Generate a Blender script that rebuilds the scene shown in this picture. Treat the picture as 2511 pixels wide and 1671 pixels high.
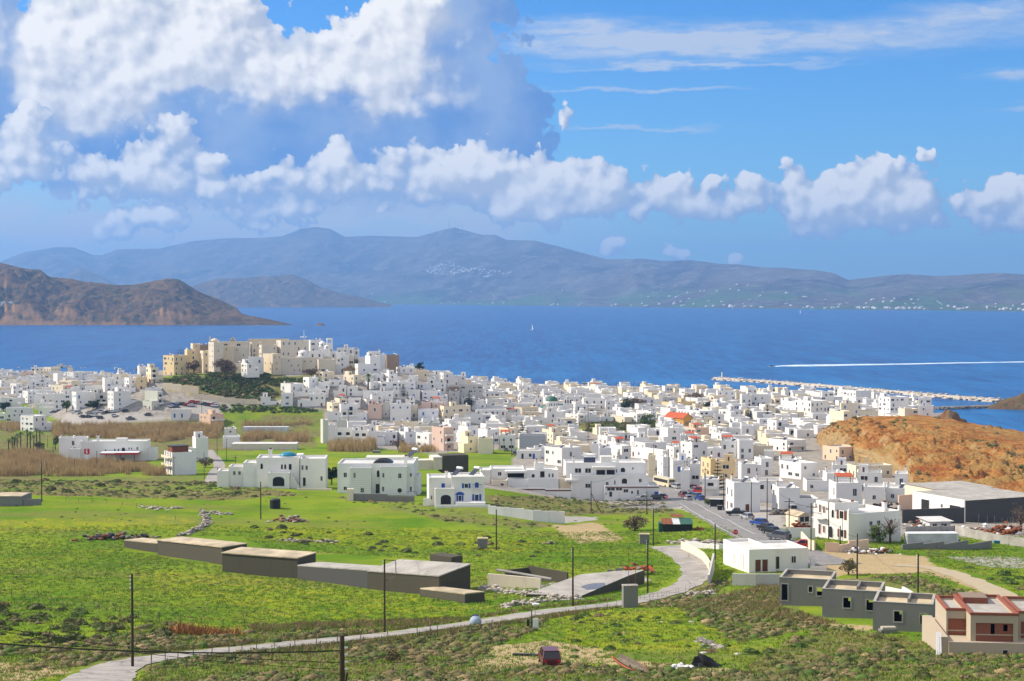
import bpy, bmesh, math, random
import numpy as np
from mathutils import Vector, Matrix

for o in list(bpy.data.objects):
    bpy.data.objects.remove(o)
SC = bpy.context.scene
COL = SC.collection
RND = random.Random(7)
NR = np.random.RandomState(11)

# ------------------------------------------------------------------ camera
CAM_H = 75.0                      # the camera stands on a hillside 75 m above the sea
F = 4000.0                        # focal length in photograph pixels (2511 wide)
CX, CY, HY = 1255.5, 835.5, 728.0
PITCH = math.atan((CY - HY) / F)
SP, CP = math.sin(PITCH), math.cos(PITCH)
cam_d = bpy.data.cameras.new('camera')
cam_d.sensor_width = 36.0
cam_d.lens = 36.0 * F / 2511.0
cam_d.clip_start = 0.5
cam_d.clip_end = 90000.0
cam = bpy.data.objects.new('camera', cam_d)
COL.objects.link(cam)
cam.location = (0, 0, CAM_H)
cam.rotation_euler = (math.pi / 2 - PITCH, 0, 0)
SC.camera = cam

# ------------------------------------------------------------------ light
SUN_AZ = math.radians(-78.0)      # to the left and a little beyond the town
SUN_EL = math.radians(38.0)
sun_dir = Vector((math.sin(SUN_AZ) * math.cos(SUN_EL), math.cos(SUN_AZ) * math.cos(SUN_EL), math.sin(SUN_EL)))
sd = bpy.data.lights.new('sun', 'SUN')
sd.energy = 4.0
sd.angle = math.radians(0.53)
sd.color = (1.0, 0.89, 0.74)
sun = bpy.data.objects.new('sun', sd)
COL.objects.link(sun)
sun.rotation_euler = sun_dir.to_track_quat('Z', 'Y').to_euler()
SC.view_settings.view_transform = 'Standard'
SC.view_settings.look = 'None'
SC.view_settings.gamma = 1.0
SC.view_settings.use_curve_mapping = False
SC.view_settings.exposure = 0.74
SC.cycles.max_bounces = 6
SC.cycles.diffuse_bounces = 3
SC.cycles.glossy_bounces = 3
SC.cycles.transparent_max_bounces = 6
SC.cycles.volume_bounces = 0
SC.cycles.use_denoising = True
SC.cycles.caustics_reflective = False
SC.cycles.caustics_refractive = False

# ------------------------------------------------------------------ node helper
class NT:
    """small helper round a node tree"""
    def __init__(self, nt):
        self.nt = nt
    def n(self, t, **kw):
        nd = self.nt.nodes.new(t)
        for k, v in kw.items():
            setattr(nd, k, v)
        return nd
    def link(self, a, b):
        self.nt.links.new(a, b)
    def setin(self, sock, v):
        if isinstance(v, bpy.types.NodeSocket):
            self.link(v, sock)
        else:
            sock.default_value = v
    def math(self, op, a, b=None, c=None, clamp=False):
        nd = self.n('ShaderNodeMath', operation=op)
        nd.use_clamp = clamp
        self.setin(nd.inputs[0], a)
        if b is not None: self.setin(nd.inputs[1], b)
        if c is not None: self.setin(nd.inputs[2], c)
        return nd.outputs[0]
    def vmath(self, op, a, b=None, scale=None):
        nd = self.n('ShaderNodeVectorMath', operation=op)
        self.setin(nd.inputs[0], a)
        if b is not None: self.setin(nd.inputs[1], b)
        if scale is not None: self.setin(nd.inputs['Scale'], scale)
        return nd.outputs['Value'] if op in ('LENGTH', 'DOT_PRODUCT', 'DISTANCE') else nd.outputs['Vector']
    def mix(self, fac, a, b, blend='MIX'):
        nd = self.n('ShaderNodeMix', data_type='RGBA', blend_type=blend)
        self.setin(nd.inputs[0], fac)
        self.setin(nd.inputs[6], a if not isinstance(a, tuple) else (*a[:3], 1))
        self.setin(nd.inputs[7], b if not isinstance(b, tuple) else (*b[:3], 1))
        return nd.outputs[2]
    def mr(self, v, a, b, c=0.0, d=1.0, smooth=False):
        nd = self.n('ShaderNodeMapRange')
        if smooth: nd.interpolation_type = 'SMOOTHSTEP'
        self.setin(nd.inputs[0], v)
        for i, x in enumerate((a, b, c, d)): self.setin(nd.inputs[i + 1], x)
        return nd.outputs[0]
    def noise(self, vec, scale, detail=4, rough=0.55, dist=0.0, dim='3D', out=0):
        nd = self.n('ShaderNodeTexNoise', noise_dimensions=dim)
        if vec is not None: self.link(vec, nd.inputs['Vector'])
        nd.inputs['Scale'].default_value = scale
        nd.inputs['Detail'].default_value = detail
        nd.inputs['Roughness'].default_value = rough
        nd.inputs['Distortion'].default_value = dist
        return nd.outputs[out]
    def voro(self, vec, scale, detail=0, rough=0.5, feature='F1', dim='3D', out='Distance', smooth=None, rnd=1.0):
        nd = self.n('ShaderNodeTexVoronoi', voronoi_dimensions=dim, feature=feature)
        if vec is not None: self.link(vec, nd.inputs['Vector'])
        nd.inputs['Scale'].default_value = scale
        if 'Detail' in nd.inputs: nd.inputs['Detail'].default_value = detail
        if 'Roughness' in nd.inputs: nd.inputs['Roughness'].default_value = rough
        if smooth is not None and 'Smoothness' in nd.inputs: nd.inputs['Smoothness'].default_value = smooth
        if 'Randomness' in nd.inputs: nd.inputs['Randomness'].default_value = rnd
        return nd.outputs[out]
    def ramp(self, fac, stops):
        nd = self.n('ShaderNodeValToRGB')
        self.link(fac, nd.inputs[0])
        cr = nd.color_ramp
        while len(cr.elements) > 1: cr.elements.remove(cr.elements[-1])
        for i, (p, c) in enumerate(stops):
            e = cr.elements[0] if i == 0 else cr.elements.new(p)
            e.position = p
            e.color = (*c[:3], 1)
        return nd.outputs[0]

# ------------------------------------------------------------------ world: sky and clouds
world = bpy.data.worlds.new('World')
SC.world = world
world.use_nodes = True
world.cycles.sampling_method = 'MANUAL'
world.cycles.sample_map_resolution = 512
wt = world.node_tree
wt.nodes.clear()
K = NT(wt)
sky = K.n('ShaderNodeTexSky', sky_type='NISHITA')
sky.sun_disc = False
sky.sun_elevation = SUN_EL
sky.sun_rotation = SUN_AZ
sky.altitude = 80
sky.air_density = 1.0
sky.dust_density = 0.3
sky.ozone_density = 2.5
SKY_STRENGTH = 0.11
tc = K.n('ShaderNodeTexCoord')
DIR = tc.outputs['Generated']
sep = K.n('ShaderNodeSeparateXYZ'); K.link(DIR, sep.inputs[0])
az = K.math('MULTIPLY', K.math('ARCTAN2', sep.outputs[0], sep.outputs[1]), 180 / math.pi)
el = K.math('MULTIPLY', K.math('ARCSINE', sep.outputs[2]), 180 / math.pi)
comb = K.n('ShaderNodeCombineXYZ'); K.link(az, comb.inputs[0]); K.link(el, comb.inputs[1])
P0 = comb.outputs[0]

DPD = 65.5                        # photograph pixels (at 2356 wide) in a degree
def deg(cx, cy): return ((cx - 1178) / DPD, (683 - cy) / DPD)

# cumulus tower of the left half, then the nearer row of small cumulus: centre x, y, radii
TOWER = [(330,125,300,150),(530,60,85,100),(190,190,130,140),(450,200,260,130),(700,200,150,62),(880,135,120,80),
         (1040,90,150,170),(1000,260,200,130),(1130,290,140,110),(350,320,300,120),(650,320,350,120),(70,210,80,110),
         (945,20,120,80),(1080,-20,110,90),(270,-40,230,90),(30,90,40,110),(700,420,600,90),(60,300,130,80)]
ROW = [(55,375,150,55),(100,300,40,45),(300,425,150,40),(370,365,75,65),(425,300,40,40),(500,440,45,26),(500,380,45,20),(700,425,140,48),
       (780,365,50,36),(960,410,170,55),(1080,385,80,40),(1190,420,140,60),(1320,440,110,55),(1460,455,120,45),
       (1640,480,90,34),(1730,430,36,48),(1560,420,40,25),(1200,490,90,26),(1955,495,190,52),(1900,450,70,42),(1990,430,85,50),(2010,395,24,22),
       (2085,460,52,48),(1820,450,30,50),(2270,495,110,46),(2290,445,60,36),(2345,510,40,40),
       (1412,577,34,18),(1552,587,28,15),(1690,597,28,15),(1302,272,27,28),(300,525,70,28),(620,505,110,26),(390,510,60,22),
       (15,440,45,35),(2105,358,24,22),(1640,410,25,16)]
ROW = [(x, y, rx * 1.1, ry * 1.28) for x, y, rx, ry in ROW]
# where the tower is turned to the sun and where it lies in its own shade
LIGHT = [(200,150,120,110),(330,90,200,90),(560,60,100,80),(430,170,180,70),(230,250,110,70),(680,190,110,55),(850,130,130,90),(940,60,110,90),
         (900,200,90,60),(300,20,200,40),(120,380,60,40)]

def blob_sum(k, p, blobs, soft=2.0):
    out = None
    for (cx, cy, rx, ry) in blobs:
        a, e = deg(cx, cy)
        q = k.vmath('SUBTRACT', p, (a, e, 0))
        q = k.vmath('MULTIPLY', q, (DPD / rx, DPD / ry, 0))
        d = k.vmath('DOT_PRODUCT', q, q)
        v = k.math('DIVIDE', 1.0, k.math('MULTIPLY_ADD', k.math('MULTIPLY', d, d), soft, 1.0))   # soft falloff, 0.33 on the rim
        out = v if out is None else k.math('ADD', out, v)
    return out

def field_group(name, blobs, warp1, warp2, bill, bill_scale, fine=True):
    g = bpy.data.node_groups.new(name, 'ShaderNodeTree')
    g.interface.new_socket('p', in_out='INPUT', socket_type='NodeSocketVector')
    g.interface.new_socket('q', in_out='INPUT', socket_type='NodeSocketVector')
    g.interface.new_socket('d', in_out='OUTPUT', socket_type='NodeSocketFloat')
    k = NT(g)
    gi = k.n('NodeGroupInput'); go = k.n('NodeGroupOutput')
    p = gi.outputs[0]
    n1 = k.vmath('SCALE', k.vmath('SUBTRACT', k.noise(p, 0.55, 3, 0.5, dim='2D', out=1), (0.5, 0.5, 0.5)), scale=warp1)
    n2 = k.vmath('SCALE', k.vmath('SUBTRACT', k.noise(p, 2.3, 8 if fine else 2, 0.6 if fine else 0.45, dim='2D', out=1), (0.5, 0.5, 0.5)), scale=warp2)
    pw = k.vmath('ADD', k.vmath('ADD', p, n1), n2)
    f = blob_sum(k, pw, blobs)
    b1 = k.voro(k.vmath('ADD', p, k.vmath('SCALE', n2, scale=0.7)), bill_scale, 3.0 if fine else 1.0, 0.55, 'F1' if fine else 'SMOOTH_F1', '2D', smooth=0.6)
    f = k.math('ADD', f, k.math('MULTIPLY', k.math('SUBTRACT', 0.42, b1), bill))
    fb = k.noise(p, 0.8, 5 if fine else 2, 0.5, dim='2D')
    f = k.math('ADD', f, k.math('MULTIPLY', k.math('SUBTRACT', fb, 0.5), bill * 1.4))
    k.link(f, go.inputs[0])
    return g
G_T = field_group('tower_field', TOWER, 1.5, 0.5, 0.62, 0.85)
G_R = field_group('row_field', ROW, 0.8, 0.45, 0.72, 1.1)

G_TS = field_group('tower_soft', TOWER, 1.5, 0.28, 0.62, 0.85, False)
G_RS = field_group('row_soft', ROW, 0.8, 0.26, 0.72, 1.1, False)
def ev(g, p):
    nd = K.n('ShaderNodeGroup'); nd.node_tree = g
    K.link(p, nd.inputs[0])
    return nd.outputs[0]
def off(p, x, y): return K.vmath('ADD', p, (x, y, 0))

sky_c = K.n('ShaderNodeHueSaturation')
sky_c.inputs['Saturation'].default_value = 1.35
K.link(sky.outputs[0], sky_c.inputs['Color'])
SKYC = K.mix(1.0, sky_c.outputs[0], (0.345, 0.59, 0.85), 'MULTIPLY')
U = 0.66 / SKY_STRENGTH            # cloud radiance is given in picture units
def cc(r, g, b): return (r * U, g * U, b * U)

# unseen clouds outside the frame, made dense and bright to lift shaded walls
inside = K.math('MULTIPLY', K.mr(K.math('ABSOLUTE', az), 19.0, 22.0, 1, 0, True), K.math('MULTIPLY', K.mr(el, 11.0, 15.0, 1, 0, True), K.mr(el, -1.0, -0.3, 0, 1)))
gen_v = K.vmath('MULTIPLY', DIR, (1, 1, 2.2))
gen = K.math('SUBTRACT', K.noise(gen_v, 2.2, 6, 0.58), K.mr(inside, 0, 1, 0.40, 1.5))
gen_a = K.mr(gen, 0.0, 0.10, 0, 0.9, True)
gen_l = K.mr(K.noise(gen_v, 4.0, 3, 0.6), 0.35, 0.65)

dT = ev(G_T, P0); dT1 = ev(G_TS, P0); dT2 = ev(G_TS, off(P0, -0.26, 0.28))
dR = ev(G_R, P0); dR1 = ev(G_RS, P0); dR2 = ev(G_RS, off(P0, -0.2, 0.28))
aT = K.math('MULTIPLY', K.mr(dT, 0.38, 0.50, 0, 1, True), inside)
aR = K.math('MULTIPLY', K.mr(dR, 0.30, 0.47, 0, 0.97, True), inside)
# the tower: lit cauliflower heads over a blue-grey underside
lit = blob_sum(K, K.vmath('ADD', P0, K.vmath('SCALE', K.vmath('SUBTRACT', K.noise(P0, 0.9, 4, 0.5, dim='2D', out=1), (.5, .5, .5)), scale=1.7)), LIGHT, 0.9)
emT = K.math('ADD', K.math('MULTIPLY', K.math('SUBTRACT', dT1, dT2), 1.05), K.math('MULTIPLY', K.math('SUBTRACT', dT, dT1), 0.58))
emT = K.math('MULTIPLY', emT, K.mr(lit, 0.15, 1.1, 0.22, 1.0))
Lm = K.mr(K.math('ADD', lit, K.mr(K.noise(P0, 0.5, 3, 0.5, dim='2D'), 0.3, 0.7, -0.35, 0.35)), 0.15, 1.5, 0, 1, True)
under = K.mix(K.mr(K.noise(P0, 0.35, 4, 0.55, dim='2D'), 0.32, 0.68), cc(0.105, 0.255, 0.60), cc(0.27, 0.40, 0.66))
shadeT = K.mix(Lm, under, cc(0.53, 0.56, 0.64))
fT = K.mr(K.math('ADD', K.math('MULTIPLY', Lm, 0.60), K.math('MULTIPLY', emT, 1.25)), 0.10, 0.98)
cT = K.mix(fT, shadeT, cc(1.0, 0.97, 0.92))
# the row: cream tops, soft blue-grey feet
foot = K.mr(K.math('ADD', dR1, K.math('MULTIPLY', K.math('SUBTRACT', K.noise(P0, 1.4, 5, 0.6, dim='2D'), 0.5), 0.8)), 0.2, 1.5, 0.22, 0.66)
lR = K.math('ADD', foot, K.math('ADD', K.math('MULTIPLY', K.math('SUBTRACT', dR1, dR2), 0.8), K.math('MULTIPLY', K.math('SUBTRACT', dR, dR1), 0.50)), clamp=True)
shadeR = K.mix(K.mr(dR1, 0.35, 1.2), cc(0.24, 0.36, 0.60), cc(0.52, 0.55, 0.62))
cR = K.mix(K.mr(lR, 0.22, 0.86), shadeR, cc(1.0, 0.965, 0.905))
# thin high streaks
CIR = [(1780,105,600,34),(1500,112,260,28),(2230,60,140,26),(1450,212,250,6),(1480,298,170,6),(2310,205,80,11),(2335,268,60,12),(1330,70,120,20),(1600,160,300,6)]
sv = K.vmath('MULTIPLY', P0, (0.45, 2.2, 1))
cw = K.vmath('MULTIPLY', K.vmath('SUBTRACT', K.noise(sv, 0.8, 6, 0.6, dim='2D', out=1), (.5, .5, .5)), (3.0, 1.0, 0))
cf = blob_sum(K, K.vmath('ADD', P0, cw), CIR, 1.6)
cn = K.noise(K.vmath('ADD', sv, cw), 1.3, 8, 0.62, dim='2D')
aC = K.math('MULTIPLY', K.mr(K.math('MULTIPLY', cf, K.math('MULTIPLY', cn, 1.7)), 0.08, 1.15, 0, 0.85), inside)
# pale low cloud veil above the far island
veil = K.math('MULTIPLY', K.math('MULTIPLY', K.mr(el, 0.0, 0.9, 0.2, 1, True), K.mr(el, 2.4, 4.4, 1, 0, True)), K.mr(az, -2.0, 6.0, 1, 0, True))
aV = K.math('MULTIPLY', K.math('MULTIPLY', veil, inside), K.mr(K.noise(K.vmath('MULTIPLY', P0, (0.4, 1.2, 1)), 0.9, 6, 0.6, dim='2D'), 0.30, 0.55, 0.6, 1.0))

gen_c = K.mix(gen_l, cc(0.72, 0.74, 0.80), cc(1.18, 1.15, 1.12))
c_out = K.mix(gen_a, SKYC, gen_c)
c = K.mix(aC, SKYC, cc(0.56, 0.62, 0.73))
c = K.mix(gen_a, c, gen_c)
c = K.mix(aT, c, cT)
c = K.mix(aV, c, cc(0.62, 0.63, 0.66))
c = K.mix(aR, c, cR)
bg = K.n('ShaderNodeBackground'); bg.inputs[1].default_value = SKY_STRENGTH
K.link(c, bg.inputs[0])
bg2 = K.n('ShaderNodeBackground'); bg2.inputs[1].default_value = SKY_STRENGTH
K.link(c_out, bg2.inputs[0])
# the detailed clouds end where their cover has faded to nothing, so only those directions compute them
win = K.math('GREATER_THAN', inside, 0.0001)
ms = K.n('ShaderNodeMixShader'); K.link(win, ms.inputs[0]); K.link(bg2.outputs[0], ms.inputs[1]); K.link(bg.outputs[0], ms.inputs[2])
wo = K.n('ShaderNodeOutputWorld'); K.link(ms.outputs[0], wo.inputs[0])

# ------------------------------------------------------------------ pixel and ground geometry
def ray(px, py):
    cx, cy = (px - CX) / F, (CY - py) / F
    return cx, CP + cy * SP, -SP + cy * CP
def at(px, py, Y):
    """point of the photograph's pixel at distance Y"""
    dx, dy, dz = ray(px, py)
    t = Y / dy
    return Vector((dx * t, Y, CAM_H + dz * t))
def proj(X, Y, Z):
    """pixel of a point (arrays welcome)"""
    dz = Z - CAM_H
    dep = Y * CP - dz * SP
    up = Y * SP + dz * CP
    return CX + F * X / dep, CY - F * up / dep
def D(x, y):
    """overview-picture coordinates (2356 wide) to photograph pixels"""
    return x * 1.06579, y * 1.06579

def _hash(ix, iy, s):
    h = (ix * 374761393 + iy * 668265263 + s * 974634777) & 0xFFFFFFFF
    h = ((h ^ (h >> 13)) * 1274126177) & 0xFFFFFFFF
    return ((h ^ (h >> 16)) & 0xFFFF) / 65535.0
def vnoise(x, y, s=0):
    x = np.asarray(x, float); y = np.asarray(y, float)
    ix = np.floor(x).astype(np.int64); iy = np.floor(y).astype(np.int64)
    fx, fy = x - ix, y - iy
    fx = fx * fx * fx * (fx * (fx * 6 - 15) + 10); fy = fy * fy * fy * (fy * (fy * 6 - 15) + 10)
    a, b = _hash(ix, iy, s), _hash(ix + 1, iy, s)
    c_, d_ = _hash(ix, iy + 1, s), _hash(ix + 1, iy + 1, s)
    return (a + (b - a) * fx) * (1 - fy) + (c_ + (d_ - c_) * fx) * fy - 0.5
def fbm(x, y, oct=5, gain=0.5, s=0):
    v, a = 0, 1.0
    for i in range(oct):
        v = v + a * vnoise(x, y, s + i * 17); a *= gain
        x = np.asarray(x) * 2.03 + 13.1; y = np.asarray(y) * 2.03 + 7.7
    return v
def ridged(x, y, oct=5, s=0):
    v, a = 0, 0.5
    for i in range(oct):
        v = v + a * (1 - 2 * np.abs(vnoise(x, y, s + i * 31))); a *= 0.5
        x = np.asarray(x) * 2.07 + 3.1; y = np.asarray(y) * 2.07 + 9.7
    return v
def sstep(a, b, x):
    t = np.clip((np.asarray(x, float) - a) / (b - a), 0, 1)
    return t * t * (3 - 2 * t)

_GY = [-200, 0, 60, 140, 152, 180, 210, 235, 265, 295, 345, 425, 480, 540, 625, 740, 880, 1050, 1240, 1420, 1560, 1700, 4000]
_GZ = [110, 70, 58, 42.0, 40.7, 38.2, 35.4, 33.0, 30.6, 29.0, 25.7, 19.6, 16.0, 12.8, 9.2, 6.3, 4.4, 3.6, 3.2, 3.0, 2.6, 2.4, 2.4]
_ty = np.linspace(-200, 4000, 8401)
_tz = np.interp(_ty, _GY, _GZ)
_k = np.exp(-0.5 * (np.arange(-60, 61) / 22.0) ** 2); _k /= _k.sum()
_tz[100:-100] = np.convolve(np.pad(_tz, 60, mode='edge'), _k, 'valid')[100:-100]
# shoreline: photograph column -> distance
_SHU = (np.array([-900, 0, 400, 980, 1180, 1250, 1370, 1600, 1780, 2000, 2180, 2260, 2300, 2330, 2400, 2511, 2700, 3200]) - CX) / F
_SHY = np.array([1500, 1560, 1500, 1450, 1440, 1400, 1360, 1330, 1290, 1262, 1215, 1150, 1010, 935, 862, 812, 760, 700])
def shore(u): return np.interp(u, _SHU, _SHY)
def ground_z(X, Y):
    X = np.asarray(X, float); Y = np.asarray(Y, float)
    z = np.interp(Y, _ty, _tz)
    # the castle hill
    r = (np.abs((X + 138) / 112) ** 4 + np.abs((Y - 1005) / 112) ** 4) ** .25
    z = z + 26.0 * (1 - sstep(0.66, 1.30, r))
    # the grassy shoulder that carries the villas and hides the reed valley behind it
    z = z + 6.0 * sstep(300, 370, Y) * (1 - sstep(430, 545, Y)) * (1 - sstep(-12, 26, X))
    # gentle swells of the fields
    near = 1 - sstep(400, 500, Y)
    z = z + near * sstep(120, 200, Y) * (2.4 * vnoise(X / 62 + 3.3, Y / 70 + 1.7, 5) + 0.9 * vnoise(X / 23, Y / 25, 6))
    ys = shore(X / np.maximum(Y, 1.0))
    k = sstep(-25, 30, ys - Y)
    return z * k + (-4.0) * (1 - k)
_RY = np.concatenate([np.linspace(60, 700, 2600), np.linspace(700.4, 2400, 2200)])
def hit(px, py, lift=0.0, ymin=60.0):
    """where the pixel's ray meets the ground (raised by lift)"""
    dx, dy, dz = ray(px, py)
    t = _RY / dy
    d = CAM_H + dz * t - ground_z(dx * t, _RY) - lift
    m = (d < 0) & (_RY > ymin)
    if not m.any():
        return None
    i = int(np.argmax(m))
    if i == 0: Y = _RY[0]
    else: Y = _RY[i - 1] + (_RY[i] - _RY[i - 1]) * d[i - 1] / (d[i - 1] - d[i] + 1e-9)
    t = Y / dy
    return Vector((dx * t, float(Y), float(CAM_H + dz * t - lift)))
def ghit(px, py):
    p = hit(px, py)
    if p is None:
        Y = CAM_H * F / (py - HY)
        p = at(px, py, Y)
    return p
def gz(X, Y): return float(ground_z(X, Y))

def inpoly(x, y, poly):
    x = np.asarray(x); y = np.asarray(y)
    c = np.zeros(x.shape, bool)
    n = len(poly); j = n - 1
    for i in range(n):
        xi, yi = poly[i]; xj, yj = poly[j]
        m = ((yi > y) != (yj > y)) & (x < (xj - xi) * (y - yi) / (yj - yi + 1e-12) + xi)
        c ^= m
        j = i
    return c

# ------------------------------------------------------------------ materials
MATS = {}
def newmat(name):
    m = bpy.data.materials.new(name); m.use_nodes = True
    m.node_tree.nodes.clear()
    k = NT(m.node_tree)
    o = k.n('ShaderNodeOutputMaterial'); b = k.n('ShaderNodeBsdfPrincipled')
    k.link(b.outputs[0], o.inputs[0])
    MATS[name] = m
    return m, k, b
def basecol(k, b, col): k.setin(b.inputs['Base Color'], col if isinstance(col, bpy.types.NodeSocket) else (*col[:3], 1))
def pos(k): return k.n('ShaderNodeNewGeometry').outputs['Position']
def objc(k): return k.n('ShaderNodeTexCoord').outputs['Object']
def bump(k, b, h, strength=0.4, dist=0.1):
    nd = k.n('ShaderNodeBump'); nd.inputs['Strength'].default_value = strength; nd.inputs['Distance'].default_value = dist
    k.link(h, nd.inputs['Height']); k.link(nd.outputs[0], b.inputs['Normal'])
def plain(name, col, rough=0.8, var=0.12, scale=0.6, bmp=0.0, metal=0.0, spec=0.3):
    """paint, plaster, wood or metal of one colour with mottling and grain"""
    m, k, b = newmat(name)
    p = pos(k)
    n = k.noise(p, scale, 6, 0.6)
    c = k.mix(k.mr(n, 0.3, 0.7), tuple(x * (1 - var) for x in col), tuple(min(1, x * (1 + var)) for x in col))
    basecol(k, b, c)
    b.inputs['Roughness'].default_value = rough
    b.inputs['Metallic'].default_value = metal
    b.inputs['Specular IOR Level'].default_value = spec
    if bmp: bump(k, b, k.noise(p, scale * 14, 4, 0.6), bmp, 0.05)
    return m
def plaster(name, col, stain=0.25, stain_col=(0.30, 0.27, 0.22)):
    """lime-washed wall: slight unevenness, runs and worn patches"""
    m, k, b = newmat(name)
    p = pos(k)
    oi = k.n('ShaderNodeObjectInfo')
    n = k.noise(p, 0.35, 5, 0.6)
    runs = k.noise(k.vmath('MULTIPLY', p, (1.3, 1.3, 0.16)), 1.1, 5, 0.65)
    tint = k.mix(oi.outputs['Random'], tuple(x * y for x, y in zip(col, (1.0, 0.975, 0.925))), tuple(min(1, x * y) for x, y in zip(col, (1.03, 1.02, 1.0))))
    c = k.mix(k.mr(n, 0.35, 0.75, 0, 0.10), tint, stain_col)
    c = k.mix(k.mr(runs, 0.56, 0.82, 0, stain), c, stain_col)
    basecol(k, b, c)
    b.inputs['Roughness'].default_value = 0.9
    b.inputs['Specular IOR Level'].default_value = 0.2
    bump(k, b, k.noise(p, 2.5, 5, 0.65), 0.25, 0.06)
    return m

plaster('white', (0.76, 0.755, 0.74), 0.24)
plaster('white2', (0.72, 0.725, 0.73), 0.28)
plaster('cream', (0.74, 0.66, 0.50), 0.22)
plaster('ochre', (0.72, 0.56, 0.31), 0.2)
plaster('pink', (0.68, 0.50, 0.42), 0.2)
plaster('peach', (0.72, 0.52, 0.38), 0.2)
plaster('grey', (0.50, 0.50, 0.48), 0.3)
plaster('greygreen', (0.55, 0.57, 0.50), 0.22)
plaster('slate', (0.36, 0.39, 0.43), 0.15)
plaster('orange', (0.66, 0.36, 0.07), 0.2)
plaster('castle', (0.66, 0.60, 0.50), 0.6, (0.27, 0.25, 0.23))
plaster('castle_light', (0.72, 0.62, 0.46), 0.4, (0.28, 0.24, 0.2))
plaster('brown', (0.30, 0.22, 0.16), 0.4)
plaster('concrete', (0.20, 0.20, 0.195), 0.5, (0.11, 0.10, 0.09))
plaster('olive_render', (0.080, 0.074, 0.055), 0.55, (0.040, 0.038, 0.030))
plaster('dark_render', (0.075, 0.076, 0.077), 0.3, (0.05, 0.05, 0.05))
plain('roof', (0.43, 0.41, 0.375), 0.9, 0.2, 0.4)
plain('roof_tan', (0.46, 0.38, 0.25), 0.9, 0.25, 0.5)
plain('roof_white', (0.56, 0.55, 0.525), 0.9, 0.16, 0.4)
plain('glass', (0.018, 0.02, 0.026), 0.12, 0.3, 2.0, spec=0.5)
plain('dark', (0.02, 0.019, 0.018), 0.7, 0.3, 2.0)
plain('shutter_blue', (0.02, 0.085, 0.36), 0.5, 0.15, 3.0)
plain('shutter_brown', (0.13, 0.045, 0.022), 0.6, 0.25, 3.0)
plain('shutter_green', (0.04, 0.10, 0.06), 0.6, 0.25, 3.0)
plain('frame_white', (0.74, 0.74, 0.73), 0.6, 0.05, 2.0)
plain('tile_red', (0.42, 0.085, 0.03), 0.8, 0.3, 1.5, 0.4)
plain('wood_pole', (0.055, 0.038, 0.026), 0.85, 0.35, 3.0, 0.5)
plain('wood_grey', (0.16, 0.13, 0.10), 0.9, 0.3, 3.0, 0.5)
plain('iron', (0.03, 0.03, 0.032), 0.5, 0.3, 3.0)
plain('rust', (0.20, 0.065, 0.025), 0.9, 0.4, 2.0, 0.5)
plain('steel', (0.45, 0.46, 0.47), 0.35, 0.15, 2.0, 0, 0.8)
plain('solar', (0.03, 0.035, 0.06), 0.15, 0.2, 2.0)
plain('tyre', (0.015, 0.015, 0.015), 0.9)
plain('red_paint', (0.55, 0.02, 0.025), 0.4, 0.08)
plain('plastic_white', (0.72, 0.73, 0.74), 0.5, 0.06)
plain('sheet_pale', (0.52, 0.53, 0.54), 0.6, 0.2, 0.6)
plain('tarp_green', (0.02, 0.09, 0.055), 0.6, 0.3, 2.0)
plain('tarp_black', (0.02, 0.021, 0.023), 0.6, 0.3, 1.0, 0.5)
plain('dome_green', (0.035, 0.12, 0.075), 0.55, 0.25, 0.5)
plain('dome_blue', (0.02, 0.19, 0.30), 0.4, 0.2, 0.5)
plain('line_white', (0.62, 0.62, 0.60), 0.8, 0.2, 1.5)
plain('puddle', (0.13, 0.11, 0.085), 0.22, 0.2, spec=0.25)

def mk(name, verts, faces, mats, parent=None, smooth=False, mids=None):
    """one mesh object; its kind is its name"""
    me = bpy.data.meshes.new(name)
    me.from_pydata([tuple(v) for v in verts], [], faces)
    for m in (mats if isinstance(mats, (list, tuple)) else [mats]): me.materials.append(MATS[m])
    if mids is not None: me.polygons.foreach_set('material_index', np.asarray(mids, np.int32))
    if smooth: me.polygons.foreach_set('use_smooth', np.ones(len(me.polygons), bool))
    me.update()
    o = bpy.data.objects.new(name, me)
    COL.objects.link(o)
    if parent is not None: o.parent = parent
    return o
def mkobj(name, me, parent=None, loc=None, rotz=None, scale=None):
    o = bpy.data.objects.new(name, me); COL.objects.link(o)
    if parent is not None: o.parent = parent
    if loc is not None: o.location = loc
    if rotz is not None: o.rotation_euler = (0, 0, rotz)
    if scale is not None: o.scale = scale
    return o
def empty(name, loc=(0, 0, 0), rotz=0.0, label=None, cat=None, group=None):
    o = bpy.data.objects.new(name, None); COL.objects.link(o)
    o.location = loc; o.rotation_euler = (0, 0, rotz); o.empty_display_size = 0.5
    tag(o, label, cat, group)
    return o
def tag(o, label=None, cat=None, group=None, kind=None):
    if label: o['label'] = label
    if cat: o['category'] = cat
    if group: o['group'] = group
    if kind: o['kind'] = kind
    return o
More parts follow.
